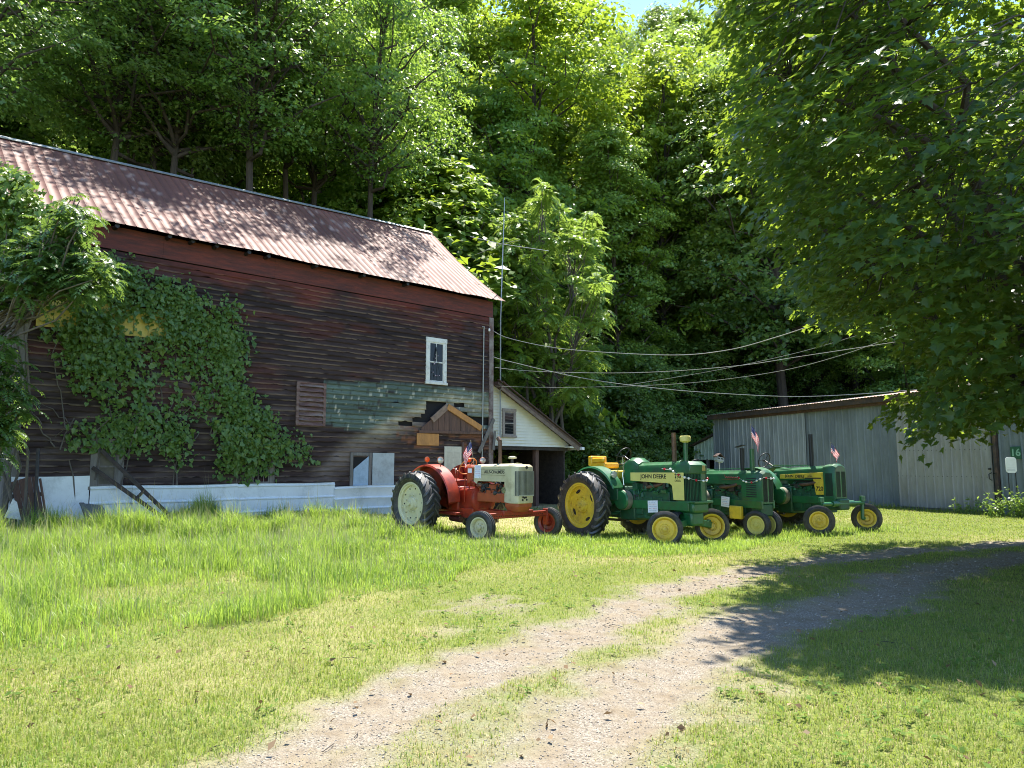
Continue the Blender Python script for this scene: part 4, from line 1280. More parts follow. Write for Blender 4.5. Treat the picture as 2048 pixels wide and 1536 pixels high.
            steering(t, .1, 1.78, .20, -50, M_BLACK, (.6, 0, 1.60))
            MB().tube([(.5, .12, 1.66), (2.1, .05, 1.72)], .011, 6).build("steering_rod", M_GREEN, t)
            MB().box(1.72, 2.10, -.40, -.30, .46, .78).build("yellow_side_box", M_YELLOW, t, .02)
        else:
            hood_loft(t, [(.35, .205, 1.32, 1.60, .07), (1.95, .215, 1.34, 1.68, .08), (2.1, .22, 1.36, 1.72, .08)], 0, 0, 0, M_GREEN, crown=.035)
            hood_loft(t, [(1.98, .228, .88, 1.71, .08), (2.26, .228, .88, 1.74, .08), (2.34, .20, .88, 1.69, .09)], 0, 0, 0, M_GREEN, "radiator_cowl", .02)
            mb = MB()
            for s in (-1, 1):
                for k in range(9): mb.box(2.06 + .024 * k, 2.073 + .024 * k, min(s * .227, s * .234), max(s * .227, s * .234), .95, 1.52)
                for k in range(6): mb.box(2.332, 2.346, s * (.035 + .026 * k) - .005, s * (.035 + .026 * k) + .005, .92, 1.56)
            mb.build("grille", M_BLACK, t)
            for s in (-1, 1):
                y0, y1 = sorted((s * .222, s * .240))
                pan = [(.62, 1.365), (1.70, 1.385), (1.76, .97), (2.0, .97), (2.0, 1.545), (.62, 1.475)]
                pn = MB().prism(pan, y0, y1).build("yellow_side_panel", M_YELLOW, t, .003)
                rot = Matrix.Rotation(R(90), 4, 'X') if s < 0 else Matrix.Rotation(R(180), 4, 'Z') @ Matrix.Rotation(R(90), 4, 'X')
                tl = Matrix.Rotation(R(-2.5) * -s * -1, 4, 'Y')
                lettering("lettering", "JOHN  DEERE", .10, M_INK, pn, Matrix.Translation((1.12, s * .241, 1.432)) @ tl @ rot, .002, squeeze=1.05)
                lettering("lettering", "DIESEL", .05, M_INK, pn, Matrix.Translation((1.60, s * .241, 1.435)) @ rot, .002)
                lettering("lettering", "720", .15, M_INK, pn, Matrix.Translation((1.88, s * .241, 1.12)) @ rot, .002)
                MB().box(1.45, 1.94, min(s * .239, s * .243), max(s * .239, s * .243), 1.375, 1.405).build("dark_band", M_DARK, pn)
            MB().box(2.02, 2.42, -.20, .20, .60, .88).build("front_pedestal", M_GREEN2, t, .04)
            ax = MB().tube([(2.35, -.80, .76), (2.35, .80, .76)], .05, 12).tube([(2.35, -.40, .76), (2.35, .40, .76)], .075, 12)
            ax.build("front_axle", M_GREEN, t)
            for s in (-1, 1):
                MB().tube([(2.35, s * .78, .92), (2.35, s * .74, .36)], .045, 10).tube([(2.35, s * .74, .37), (2.35, s * .86, .37)], .045, 10).lathe([(0, .10), (.07, .09), (.075, -.03), (0, -.03)], (2.35, s * .78, .84), 'z', 12).build("spindle", M_GREEN, t)
                front_wheel(t, 2.35, s * .90, .37, .19, .215, s, 38, M_YELLOW)
            MB().tube([(1.49, 0, 1.6), (1.49, 0, 2.54)], [.06, .055], 14).build("exhaust_pipe", M_BLACK, t)
            w_ = steering(t, -.12, 1.88, .215, -68, M_BLACK, (.2, 0, 1.70))
            MB().tube([(0, .1, 1.74), (1.3, .1, 1.72)], .012, 6).tube([(0.1, -.1, 1.72), (.9, -.1, 1.70)], .01, 6).build("steering_rod", M_GREEN, t)
            MB().lathe([(0, 1.76), (.04, 1.755), (.045, 1.70), (0, 1.70)], (2.15, 0, 0), 'z', 12).build("radiator_filler_cap", M_GREEN, t)
        # seat, platform, fenders for the older pair
        MB().box(-.5, -.02, -.24, .24, 1.28, 1.38).box(-.56, -.44, -.24, .24, 1.30, 1.62).build("seat", M_OCHRE, t, .04)
        MB().box(-.4, -.1, -.15, .15, 1.15, 1.29).build("seat_base", M_YELLOW, t, .02)
        for s in (-1, 1):
            arc = arcpts(0, .80, .89, 20, 150, 16)
            rings = [[(x, s * .36, z), (x, s * .62, z - .015), (x * .99, s * .62, z - .03), (x * .99, s * .36, z - .02)] for x, z in arc]
            MB().loft(rings).prism([(.3, .7)] + arc + [(-.35, .7)], s * .36, s * .375).build("fender", M_GREEN, t, angle=30)
        MB().box(.05, .5, -.24, .24, 1.2, 1.5).build("dashboard", M_GREEN, t, .03)
    if kind == 'A':
        MB().box(2.15, 2.72, -.25, .25, .70, .92).box(2.25, 2.62, -.2, .2, .42, .72).build("front_pedestal", M_GREEN, t, .05)
        MB().lathe([(0, -.16), (.11, -.15), (.12, .1), (.08, .14)], (2.28, -.30, .60), 'x', 18).build("steering_gear_housing", M_BLACK, t)
        for s in (-1, 1):
            MB().bar((2.42, s * .12, .50), (2.36, s * .66, .40), .13, .14).tube([(2.36, s * .64, .52), (2.36, s * .62, .34)], .05, 10).tube([(2.36, s * .60, .37), (2.36, s * .78, .37)], .05, 10).build("front_axle", M_GREEN, t, .015)
            front_wheel(t, 2.36, s * .748, .375, .20, .25, s, 42, M_YELLOW)
    MB().bar((-.55, 0, .42), (.5, 0, .42), .1, .05).bar((-.3, -.3, .55), (-.75, -.35, .5), .05, .08).bar((-.3, .3, .55), (-.75, .35, .5), .05, .08).box(-.6, -.5, -.3, .3, .4, .45).build("drawbar", M_DARK, t)
    MB().box(.3, .55, -.75, -.3, .58, .62).tube([(.4, -.5, .6), (.75, -.5, .66)], .016, 6).build("footboard", M_GREEN2, t, .004)


G1 = tractor((2.44, 17.724, 54.8, 0), "green tractor with pale yellow side panel, tall rusty exhaust and amber seat, nearest the camera")
deere(G1, 'A')
G2 = tractor((4.95, 20.2, 60, 0), "green tractor with louvred nose, narrow twin front wheels and black flap on its exhaust")
deere(G2, 'B')
G3 = tractor((7.215, 20.559, 61.6, 0), "green tractor with bright yellow wedge panel and wide front axle at the shed end")
deere(G3, 'C')


def red_tractor():
    t = tractor((-1.549, 17.957, 46.5, 0), "red tractor with faded cream hood and wide front axle beside the old barn")
    wy = 1.0; Rr = .755
    rear_wheel(t, -wy, Rr, .42, .475, -1, paint("cream wheel paint", (.60, .56, .36), .5, var=.1, scale=6, dirt=(.42, .36, .2), dirt_amt=.36), 'flat')
    rear_wheel(t, wy, Rr, .42, .475, 1, M_CREAM, 'flat')
    MB().lathe([(.12, -wy + .1), (.12, -.4), (.20, -.3), (.20, .3), (.12, .4), (.12, wy - .1)], (0, 0, Rr), 'y', 20).build("rear_axle", M_RED, t)
    b = MB().box(-.45, .7, -.28, .28, .55, 1.15).box(.7, 1.35, -.25, .25, .62, 1.1).box(-.1, .6, -.34, .34, .75, 1.0)
    b.build("transmission_case", M_RED, t, .05)
    MB().lathe([(0, -.03), (.33, -.03), (.36, 0), (.36, .06), (.3, .09), (0, .09)], (1.25, 0, .86), 'x', 26).build("bell_housing", M_RED, t)
    MB().box(1.33, 2.45, -.24, .24, .82, 1.03).box(1.35, 2.3, -.2, .2, 1.0, 1.22).build("engine_block", M_ORANGE, t, .02)
    engine_clutter(t, 1.3, 2.38, 1.02, 1.24, .22, 21, (M_DARK, M_BLACK, M_ORANGE))
    MB().lathe([(0, -.09), (.05, -.08), (.055, .06), (0, .07)], (1.48, -.27, 1.2), 'x', 12).build("oil_filter", M_CHROME, t)
    MB().lathe([(0, -.03), (.07, -.03), (.07, .03), (0, .03)], (2.28, -.26, 1.1), 'y', 16).build("generator_pulley", M_CHROME, t)
    MB().tube([(1.1, -.28, 1.1), (1.2, -.32, 1.3), (1.35, -.28, 1.22)], .014, 6).tube([(.95, -.3, .8), (1.05, -.36, 1.35)], .015, 6).build("control_rod", M_RED, t)
    # hood
    hood_loft(t, [(1.22, .27, 1.42, 1.645, .07), (2.36, .275, 1.42, 1.665, .07), (2.44, .28, 1.42, 1.67, .08)], 0, 0, 0, M_CREAM, crown=.02)
    for s in (-1, 1):
        y0, y1 = sorted((s * .268, s * .283))
        pan = [(1.26, 1.24), (1.36, 1.22), (1.40, 1.285), (2.30, 1.285), (2.30, .84), (2.52, .82), (2.52, 1.63), (1.22, 1.60), (1.22, 1.3)]
        pn = MB().prism(pan, y0, y1).build("side_panel", M_CREAM, t, .004)
        yb, yc = sorted((s * .283, s * .287))
        MB().box(1.52, 2.32, yb, yc, 1.425, 1.432).box(1.52, 2.32, yb, yc, 1.555, 1.562).build("trim_line", M_DARK, pn)
        rot = Matrix.Rotation(R(90), 4, 'X') if s < 0 else Matrix.Rotation(R(180), 4, 'Z') @ Matrix.Rotation(R(90), 4, 'X')
        lettering("lettering", "ALLIS-CHALMERS", .098, M_INK, pn, Matrix.Translation((1.97, s * .284, 1.495)) @ rot, .002, squeeze=.90)
        MB().box(1.02, 1.28, y0, y1, 1.24, 1.60).build("rear_side_panel", M_ORANGE, t, .006)
    sh = [(2.40, .28), (2.60, .285), (2.69, .22), (2.71, 0), (2.69, -.22), (2.60, -.285), (2.40, -.28)]
    MB().loft([[(x, y, z) for x, y in sh] for z in (.82, .90)] + [[(x, y, z) for x, y in sh] for z in (1.56,)] + [[(2.40 + (x - 2.40) * .97, y * .98, 1.62) for x, y in sh], [(2.40 + (x - 2.40) * .75, y * .88, 1.665) for x, y in sh]]).build("nose_shell", M_CREAM, t, .012)
    gz0, gz1 = .99, 1.52
    gp = [(2.628, -.276), (2.70, -.225), (2.722, 0), (2.70, .225), (2.628, .276)]
    pts = []
    for (p, q) in zip(gp[:-1], gp[1:]):
        nk = 3 if abs(p[1] - q[1]) < .1 else 7
        for k in range(nk): pts.append((p[0] + (q[0] - p[0]) * k / nk, p[1] + (q[1] - p[1]) * k / nk))
    pts.append(gp[-1])
    mb = MB()
    for i in range(len(pts) - 1):
        (x0, y0), (x1, y1) = pts[i], pts[i + 1]
        mb.add([(x0 + .001, y0 * 1.004, gz0), (x1 + .001, y1 * 1.004, gz0), (x1 + .001, y1 * 1.004, gz1), (x0 + .001, y0 * 1.004, gz1)], [(0, 1, 2, 3)])
    mb.build("grille_backing", paint("dark grey mesh", (.045, .055, .042), .6, var=.3, scale=30), t)
    mb = MB()
    for i in range(0, len(pts)):
        x, y = pts[i]; mb.box(x, x + .010, y * 1.01 - .0035, y * 1.01 + .0035, gz0, gz1)
    mb.bar((2.70, -.225, gz0), (2.722, 0, gz0), .02, .025).bar((2.722, 0, gz0), (2.70, .225, gz0), .02, .025)
    mb.build("grille", paint("dull grille slats", (.36, .35, .28), .5, var=.2), t)
    mb = MB()
    for (y, z) in ((-.09, .96), (-.045, .945), (0, .95), (-.1, .9), (.02, .9)):
        mb.lathe([(0, 0), (.022, .0), (.022, .012), (0, .014)], (2.708, y - .02, z), 'x', 8)
    mb.build("nose_holes", M_INK, t)
    MB().prism([(-.045, 1.60), (0, 1.555), (.045, 1.60), (0, 1.645)], 2.706, 2.722, 'yz').build("nose_emblem", M_DARK, t)
    mb = MB()
    bel = [(2.30, .27), (2.58, .27), (2.67, .20), (2.69, 0), (2.67, -.20), (2.58, -.27), (2.30, -.27)]
    mb.loft([[(x, y, .83) for x, y in bel], [(x, y, .75) for x, y in bel], [(2.4 + (x - 2.4) * .7, y * .75, .64) for x, y in bel]])
    mb.build("front_bolster", M_ORANGE, t, .01)
    # steering, stack, lights, fenders
    MB().tube([(1.85, 0, 1.62), (1.85, 0, 2.2)], .045, 12).tube([(1.85, 0, 2.19), (1.78, 0, 2.27)], [.045, .05], 12).build("exhaust_pipe", M_RUST, t)
    st_ = MB().tube([(2.2, .05, 1.63), (2.2, .05, 1.80)], .035, 10).build("air_cleaner_stem", M_DARK, t)
    MB().lathe([(.035, 1.79), (.10, 1.80), (.095, 1.83), (.04, 1.85), (0, 1.85)], (2.2, .05, 0), 'z', 18).build("air_cleaner", M_CREAM, t)
    MB().lathe([(0, 1.70), (.05, 1.695), (.05, 1.66), (0, 1.66)], (2.42, 0, 0), 'z', 12).build("radiator_filler_cap", M_CREAM, t)
    steering(t, .72, 1.62, .235, -52, paint("faded orange yellow steering paint", (.62, .24, .06), .5, var=.2), (1.1, 0, 1.40))
    MB().box(.95, 1.24, -.25, .25, 1.15, 1.62).build("dashboard", M_RED, t, .04)
    MB().box(-.35, .12, -.27, .27, 1.22, 1.33).box(-.42, -.28, -.27, .27, 1.30, 1.55).build("seat", M_RED, t, .05)
    MB().box(-.3, .05, -.2, .2, 1.12, 1.24).box(.05, .62, -.30, .30, 1.12, 1.3).build("seat_base", M_RED, t, .03)
    for k, (x, y, z, l) in enumerate(((.35, -.2, 1.2, .35), (.5, -.25, 1.15, .4), (.62, -.3, 1.05, .45), (.8, .15, 1.2, .3))):
        MB().tube([(x, y, z), (x + .08, y, z + l)], .013, 6).lathe([(0, -.02), (.022, -.01), (.022, .015), (0, .03)], (x + .08, y, z + l), 'z', 8).build("control_lever", M_CHROME if k % 2 else M_RED, t)
    for s in (-1, 1):
        arc = arcpts(0.04, .74, .93, 5, 128, 18)
        rings = [[(x, s * .44, z), (x, s * .74, z - .01), (x, s * .765, z - .05), (x * .99, s * .74, z - .03), (x * .99, s * .45, z - .02)] for x, z in arc]
        MB().loft(rings).prism([(.55, .62), (.1, .62)] + [(-.35, .9)][:0] + arc[::1] + [(-.42, .95)], s * .43, s * .447).build("fender", M_RED, t, angle=30)
        round_lamp(t, "flasher_lamp", -.02, s * .66, 1.78, .065, M_ORANGE, M_AMBER, (.8, -.3, 0), .06)
        round_lamp(t, "headlamp", .50, s * .66, 1.76, .08, M_ORANGE, M_GLASSY, (1, -.35, 0), .10)
    MB().box(.1, .95, -.55, -.28, .5, .56).box(.85, 1.3, -.33, -.2, .44, .66).build("footboard", M_RED, t, .01)
    MB().tube([(.6, -.4, .42), (1.0, -.42, .40)], .07, 12).build("hydraulic_cylinder", paint("oily dark red", (.06, .012, .01), .5, var=.4), t)
    # front axle bar with spindles
    ax = MB().box(2.32, 2.42, -.96, .96, .50, .62).box(2.27, 2.47, -.45, .45, .56, .66)
    ax.build("front_axle", M_RED, t, .012)
    mb = MB()
    for k in range(26):
        y = -.8 + k * .064
        mb.lathe([(0, 0), (.012, 0), (.012, .006), (0, .006)], (2.42, y, .555), 'x', 6)
    mb.build("axle_holes", M_INK, t)
    for s in (-1, 1):
        MB().box(2.30, 2.44, s * .96 - .035, s * .96 + .035, .30, .66).tube([(2.37, s * .95, .34), (2.37, s * 1.06, .34)], .04, 10).build("spindle", M_RED, t, .01)
        front_wheel(t, 2.37, s * 1.03, .345, .19, .205, s, 14, M_CREAM if s < 0 else M_RED)
    MB().bar((1.0, -.18, .62), (2.3, -.1, .58), .05, .07).bar((1.0, .18, .62), (2.3, .1, .58), .05, .07).build("radius_rod", M_RED, t)
    MB().bar((-.6, 0, .42), (.4, 0, .42), .1, .05).bar((-.3, -.32, .6), (-.85, -.36, .5), .05, .07).bar((-.3, .32, .6), (-.85, .36, .5), .05, .07).build("drawbar", M_DARK, t)
    MB().box(1.06, 1.20, -.290, -.284, 1.47, 1.57).build("white_sticker", M_PAPER, t)
    return t


RT = red_tractor()


def on(t, p):
    bpy.context.view_layer.update()
    return t.matrix_world @ Vector(p)


# ------------------------------------------------------------------ flags, papers, bead string
M_FRED = paint("flag red", (.55, .025, .05), .75, var=.1)
M_FWHITE = paint("flag white", (.78, .77, .77), .75, var=.04)
M_FBLUE = paint("flag blue", (.025, .03, .14), .75, var=.1)
for m in (M_FRED, M_FWHITE, M_FBLUE):
    nt = m.node_tree; tb = nt.nodes.new("ShaderNodeBsdfTranslucent"); b = nt.nodes["Principled BSDF"]
    src = b.inputs['Base Color'].links[0].from_socket; nt.links.new(src, tb.inputs[0])
    ms = nt.nodes.new("ShaderNodeMixShader"); ms.inputs[0].default_value = .4
    nt.links.new(b.outputs[0], ms.inputs[1]); nt.links.new(tb.outputs[0], ms.inputs[2]); nt.links.new(ms.outputs[0], nt.nodes["Material Output"].inputs[0])


def flag(base, tip, wdt, hgt, droop, side, label, seed):
    base = Vector(base); tip = Vector(tip)
    f = empty("flag", base, 0, label=label, cat="flag", group="small striped flags on the tractors")
    up = (tip - base).normalized(); L = (tip - base).length
    MB().tube([(0, 0, 0), tuple(up * L)], .005, 6).lathe([(0, -.01), (.009, 0), (0, .02)], tuple(up * L), 'z', 8).build("stick", paint("flag stick", (.45, .36, .22), .6), f)
    side = Vector(side).normalized(); nrm = side.cross(Vector((0, 0, 1))).normalized()
    nu, nv_ = 26, 26
    rr = random.Random(seed); ph = rr.uniform(0, 6)
    mb = MB(); grid = []
    for i in range(nv_ + 1):
        v = i / nv_
        row = []
        for j in range(nu + 1):
            u = j / nu
            p0 = up * (L - .015 - v * hgt)
            dr = droop * (.75 + .25 * u)
            d = side * math.cos(dr) * u * wdt * (1 - .25 * u * v) + Vector((0, 0, -1)) * math.sin(dr) * u * wdt
            rip = nrm * (.035 * math.sin(u * 9 + v * 3 + ph) * u + .015 * math.sin(u * 17 - v * 4))
            row.append(p0 + d + rip)
        grid.append(row)
    vs = [p for r_ in grid for p in r_]; n = nu + 1
    mb.v = [tuple(p) for p in vs]
    for i in range(nv_):
        for j in range(nu):
            mb.f.append([i * n + j, i * n + j + 1, (i + 1) * n + j + 1, (i + 1) * n + j])
            stripe = int(i / nv_ * 13)
            mb.m.append(2 if (j < nu * .42 and stripe < 7) else (0 if stripe % 2 == 0 else 1))
    cl = mb.build("cloth", [M_FRED, M_FWHITE, M_FBLUE], f, recalc=False, angle=80)
    st = MB()
    for r_ in range(9):
        for c_ in range(6 if r_ % 2 == 0 else 5):
            u = (c_ + (.75 if r_ % 2 == 0 else 1.25)) / 6.7 * .42; v = (r_ + .8) / 9.6 * 7 / 13
            i = v * nv_; j = u * nu; i0, j0 = int(i), int(j)
            p = grid[i0][j0].lerp(grid[i0][j0 + 1], j - j0).lerp(grid[i0 + 1][j0].lerp(grid[i0 + 1][j0 + 1], j - j0), i - i0)
            fn = (grid[i0][j0 + 1] - grid[i0][j0]).cross(grid[i0 + 1][j0] - grid[i0][j0]).normalized()
            e1 = (grid[i0][j0 + 1] - grid[i0][j0]).normalized(); e2 = fn.cross(e1)
            for sg in (-1, 1):
                pts = []
                for k in range(10):
                    q = .008 if k % 2 == 0 else .0035; t = math.pi * k / 5
                    pts.append(p + fn * .0025 * sg + e1 * math.sin(t) * q + e2 * math.cos(t) * q)
                st.add(pts, [tuple(range(10))])
    st.build("stars", M_FWHITE, cl, recalc=False)
    return f


flag(on(RT, (1.18, -.2, 1.62)), on(RT, (1.05, -.2, 2.22)), .42, .28, R(62), (-.55, -.2, 0), "striped flag on a stick leaning over the red tractor's steering wheel", 3)
flag(on(G2, (2.15, .02, 2.1)), on(G2, (2.12, .02, 2.82)), .48, .31, R(66), (.75, -.4, 0), "striped flag hanging from the green pipe of the tractor with the louvred nose", 5)
flag(on(G3, (2.15, -.1, 1.72)), on(G3, (2.2, -.12, 2.30)), .36, .24, R(58), (.5, -.6, 0), "striped flag standing on the hood of the tractor at the shed end", 11)


def paper(t, p, w, h, rot, label, seed):
    bpy.context.view_layer.update()
    M = t.matrix_world @ Matrix.Translation(p) @ Matrix.Rotation(R(rot), 4, 'Y')
    e = empty("paper_notice", M.translation, 0, label=label, cat="paper", group="handwritten paper notices taped to the tractors")
    e.rotation_euler = M.to_euler()
    rr = random.Random(seed); mb = MB()
    nx_, nz_ = 8, 8
    for i in range(nz_ + 1):
        for j in range(nx_ + 1):
            mb.v.append(((j / nx_ - .5) * w, -.004 - .010 * math.sin(j / nx_ * 5 + seed) * (i / nz_), (.5 - i / nz_) * h))
    for i in range(nz_):
        for j in range(nx_):
            q = i * (nx_ + 1) + j; mb.f.append([q, q + nx_ + 1, q + nx_ + 2, q + 1]); mb.m.append(0)
    sh_ = mb.build("sheet", M_PAPER, e, recalc=False, angle=80)
    for k in range(5):
        z = h * (.36 - .17 * k); m2 = MB()
        x = -w * .36
        while x < w * .36:
            l = rr.uniform(.012, .05)
            pts = [(x + l * q / 5, -.018, z + rr.uniform(-.010, .010)) for q in range(6)]
            m2.tube(pts, .0022, 4); x += l + .012
        m2.build("handwriting", M_REDINK if k in (1, 3) else M_BLUEINK, sh_)
    return e


paper(RT, (1.42, -.288, 1.50), .22, .30, 0, "white handwritten notice taped to the cream hood of the red tractor", 1)
paper(G1, (1.62, -.31, .80), .30, .26, -3, "paper notice low on the nearest green tractor, behind its front wheel", 2)
paper(G2, (1.52, -.31, .86), .28, .26, 4, "paper notice fixed low between the two front green tractors, beside the yellow box", 3)


def beads(pts3, label):
    g = empty("bead_string", pts3[0], 0, label=label, cat="garland", group="strings of red and white beads across the tractors")
    P0 = Vector(pts3[0]); pts = [Vector(p) - P0 for p in pts3]
    dense = []
    for a, b2 in zip(pts[:-1], pts[1:]):
        for k in range(6):
            t_ = k / 6; p = a.lerp(b2, t_); p.z -= .04 * math.sin(t_ * math.pi) * min(1, (b2 - a).length); dense.append(p)
    dense.append(pts[-1])
    MB().tube(dense, .003, 4).build("thread", M_WHITE, g)
    ln = [0]
    for a, b2 in zip(dense[:-1], dense[1:]): ln.append(ln[-1] + (b2 - a).length)
    d = .08; k = 0
    while d < ln[-1]:
        i = max(j for j in range(len(ln)) if ln[j] <= d); i = min(i, len(dense) - 2)
        p = dense[i].lerp(dense[i + 1], (d - ln[i]) / max(1e-5, ln[i + 1] - ln[i]))
        mb = MB().lathe([(0, -.028), (.020, -.02), (.028, 0), (.020, .02), (0, .028)], tuple(p), 'z', 10)
        mb.build("bead", M_FRED if k % 3 == 0 else M_WHITE, g); d += (.10 if k % 3 == 1 else .17); k += 1


beads([on(G1, p) for p in ((1.9, -.30, 1.63), (2.15, -.30, 1.62), (2.5, -.32, 1.46), (2.68, -.28, 1.42), (2.81, -.05, 1.37), (2.80, .12, 1.38), (2.66, .29, 1.45))], "red and white beads strung round the nose of the nearest green tractor")
beads([on(G2, p) for p in ((1.86, -.25, 1.52), (2.0, -.25, 1.44), (2.15, -.26, 1.38), (2.35, -.26, 1.37), (2.55, -.26, 1.44), (2.66, -.17, 1.50), (2.66, .17, 1.47))], "red and white beads strung over the louvres of the middle green tractor")

# ------------------------------------------------------------------ yard clutter
def barnpt(s, y, z):
    return Vector((BA[0] + BD[0] * s + BE[0] * y, BA[1] + BD[1] * s + BE[1] * y, z))


def leanbar(mb, p, q, w, h): mb.bar(p, q, w, h)


e = empty("ladder", barnpt(*[wall(300, 1030, -1.0)[0], -1.0, 0]), BARN_RZ, label="old dark wooden ladder leaning against the barn under the vines", cat="ladder")
o = e.location
a1, b1 = wall(185, 935, -.12), wall(325, 1030, -.95)
a2, b2 = wall(203, 900, -.12), wall(338, 1026, -.95)
T2 = lambda s_, y, z: Vector((s_ - wall(300, 1030, -1.0)[0], y + 1.0, z - 0))
for (a, b_) in ((a1, b1), (a2, b2)):
    MB().bar(T2(a[0], -.12, a[1]), T2(b_[0], -.95, b_[1] - .05), .06, .09).build("rail", M_DARKWOOD, e, .005)
mb = MB()
for k in range(1, 6):
    t_ = k / 6.3
    p = T2(a1[0] + (b1[0] - a1[0]) * t_, -.12 - .83 * t_, a1[1] + (b1[1] - a1[1]) * t_); q = T2(a2[0] + (b2[0] - a2[0]) * t_, -.12 - .83 * t_, a2[1] + (b2[1] - a2[1]) * t_)
    if k in (4,): mb.bar(p, q, .04, .07)
mb.build("rung", M_DARKWOOD, e)

def slab(name, pix, c, th, mat, label, cat, lean=.25):
    pts = [wall(px, py, c) for px, py in pix]
    zlo = min(p[1] for p in pts); s0_ = sum(p[0] for p in pts) / len(pts)
    e_ = tag(MB().loft([[(p[0] - s0_, (p[1] - zlo) * lean * .3 - t_, p[1] - zlo) for p in pts] for t_ in (0, th)]).build(name, mat, None, .006), label, cat)
    e_.location = barnpt(s0_, c, zlo); e_.rotation_euler = (0, 0, BARN_RZ)
    return e_


pts = [wall(px, py, -.42) for px, py in ((24, 965), (66, 953), (78, 955), (92, 1046), (40, 1048))]
zlo = min(p[1] for p in pts); s0_ = pts[0][0]
pe = empty("plank_panel", barnpt(s0_, -.42, zlo), BARN_RZ, label="broken brown plank panel leaning on the white sheet at the barn's left corner", cat="panel")
mb = MB(); npk = 5
tops = [(24, 965), (40, 960), (55, 956), (66, 953), (78, 955)]; bots = [(40, 1048), (52, 1048), (65, 1047), (78, 1047), (92, 1046)]
for k in range(4):
    q = [wall(*tops[k], -.42), wall(tops[k + 1][0] - .8, tops[k + 1][1], -.42), wall(bots[k + 1][0] - .8, bots[k + 1][1], -.42), wall(*bots[k], -.42)]
    th = .03 + .006 * (k % 2)
    mb.loft([[(p[0] - s0_, (p[1] - zlo) * .22 - t_, p[1] - zlo) for p in q] for t_ in (0, th)])
mb.build("planks", M_BROWNWOOD, pe, .003)
MB().bar((.02, .14, .62), (.62, .14, .66), .03, .09).build("batten", M_DARKWOOD, pe)
slab("white_board", [(8, 1035), (26, 998), (34, 1004), (42, 1040)], -.7, .03, M_PEELWHITE, "small peeling white board propped at the barn's left corner", "board")
slab("grey_slab", [(158, 1006), (204, 1010), (220, 1042), (176, 1042)], -.6, .05, paint("dark grey slab", (.09, .10, .105), .7, var=.25, scale=7), "dark grey slab leaning against the white skirting", "slab")
slab("grey_slab", [(159, 1005), (168, 1005), (190, 1044), (172, 1044)], -.5, .05, M_DARKWOOD, "narrow dark board behind the grey slab by the skirting", "board")
p = wall(70, 897, -.3); q = wall(70, 1030, -.5)
pi = tag(MB().tube([(0, 0, 0), (0, .2, p[1] - q[1])], .035, 8).build("iron_pole", M_DARK, None), "thin dark pole standing in front of the brown plank panel", "pole")
pi.location = barnpt(q[0], -.5, q[1]); pi.rotation_euler = (0, 0, BARN_RZ)
p = wall(80, 957, -.4); q = wall(92, 1032, -.6)
pi = tag(MB().bar((p[0] - q[0], .2, p[1] - q[1]), (0, 0, 0), .03, .04).build("wooden_stake", M_BROWNWOOD, None), "thin brown stake leaning beside the plank panel", "stake")
pi.location = barnpt(q[0], -.6, q[1]); pi.rotation_euler = (0, 0, BARN_RZ)
g = wall(118, 1040, -.9)
lg = empty("log", barnpt(g[0], -.9, .1 + float(gz(*barnpt(g[0], -.9, 0)[:2]))), BARN_RZ + .5, label="short brown log lying in the grass by the white skirting", cat="log")
prof = [(0, -.22), (.15, -.22), (.165, -.1), (.155, .05), (.17, .2), (0, .22)]
MB().lathe(prof, (0, 0, 0), 'x', 14).build("bark", paint("reddish log bark", (.13, .075, .055), .9, var=.4, scale=11, bump=.6), lg, angle=60)
MB().lathe([(0, -.228), (.13, -.226), (.14, -.215)], (0, 0, 0), 'x', 14).build("cut_end", paint("cut log end", (.30, .19, .12), .85, var=.25, scale=20), lg)

# birdhouse style box on a leaning pole near the lean-to
p = at(1438, 918, 33.0)
zg = float(gz(p[0], p[1]))
bh = empty("birdhouse", (p[0], p[1], zg), R(20), label="tilted white birdhouse with dark openings on a pole by the lean-to", cat="birdhouse")
zz0 = (p[2] - zg) / .62
bh.scale = (.62, .62, .62)
MB().tube([(.1, 0, -.1), (0, 0, zz0 - .15)], .035, 8).build("pole", M_PEELWHITE, bh)
hb = MB().obox((0, 0, zz0), (.62, .36, .28), (0, R(10), 0)).obox((0, 0, zz0 - .19), (.5, .28, .10), (0, R(10), 0)).build("box", M_PLY, bh, .008)
mb = MB()
for x in (-.15, .15): mb.obox((x, -.183, zz0 + .03 - x * .18), (.2, .02, .08), (0, R(10), 0))
mb.build("openings", M_INK, hb)
MB().prism([(-.36, zz0 + .2), (0, zz0 + .42), (.36, zz0 + .08), (.34, zz0 + .04), (0, zz0 + .36), (-.34, zz0 + .15)], -.24, .24).build("roof", M_SHINGLE, bh)

# antenna mast behind the barn corner
a = at(1001, 640, 27.6); b2 = at(1009, 395, 27.6)
m0 = Vector((a[0], a[1], float(gz(a[0], a[1]))))
an = empty("antenna_mast", m0, 0, label="thin pale antenna mast standing behind the barn's right corner", cat="antenna")
top = Vector(b2) - m0
MB().tube([(0, 0, 0), tuple(Vector(a) - m0), tuple(top * .98 + Vector((0, 0, -.1))), tuple(top)], [.03, .026, .018, .01], 8).build("mast", M_ALU, an)
c0 = Vector(at(1003, 488, 27.6)) - m0
mb = MB().tube([Vector(at(940, 473, 27.9)) - m0, c0, Vector(at(1098, 502, 27.2)) - m0], .012, 6)
mb.tube([Vector(at(955, 508, 28.3)) - m0, c0, Vector(at(1040, 480, 26.9)) - m0], .009, 6)
mb.build("antenna_rods", M_ALU, an)

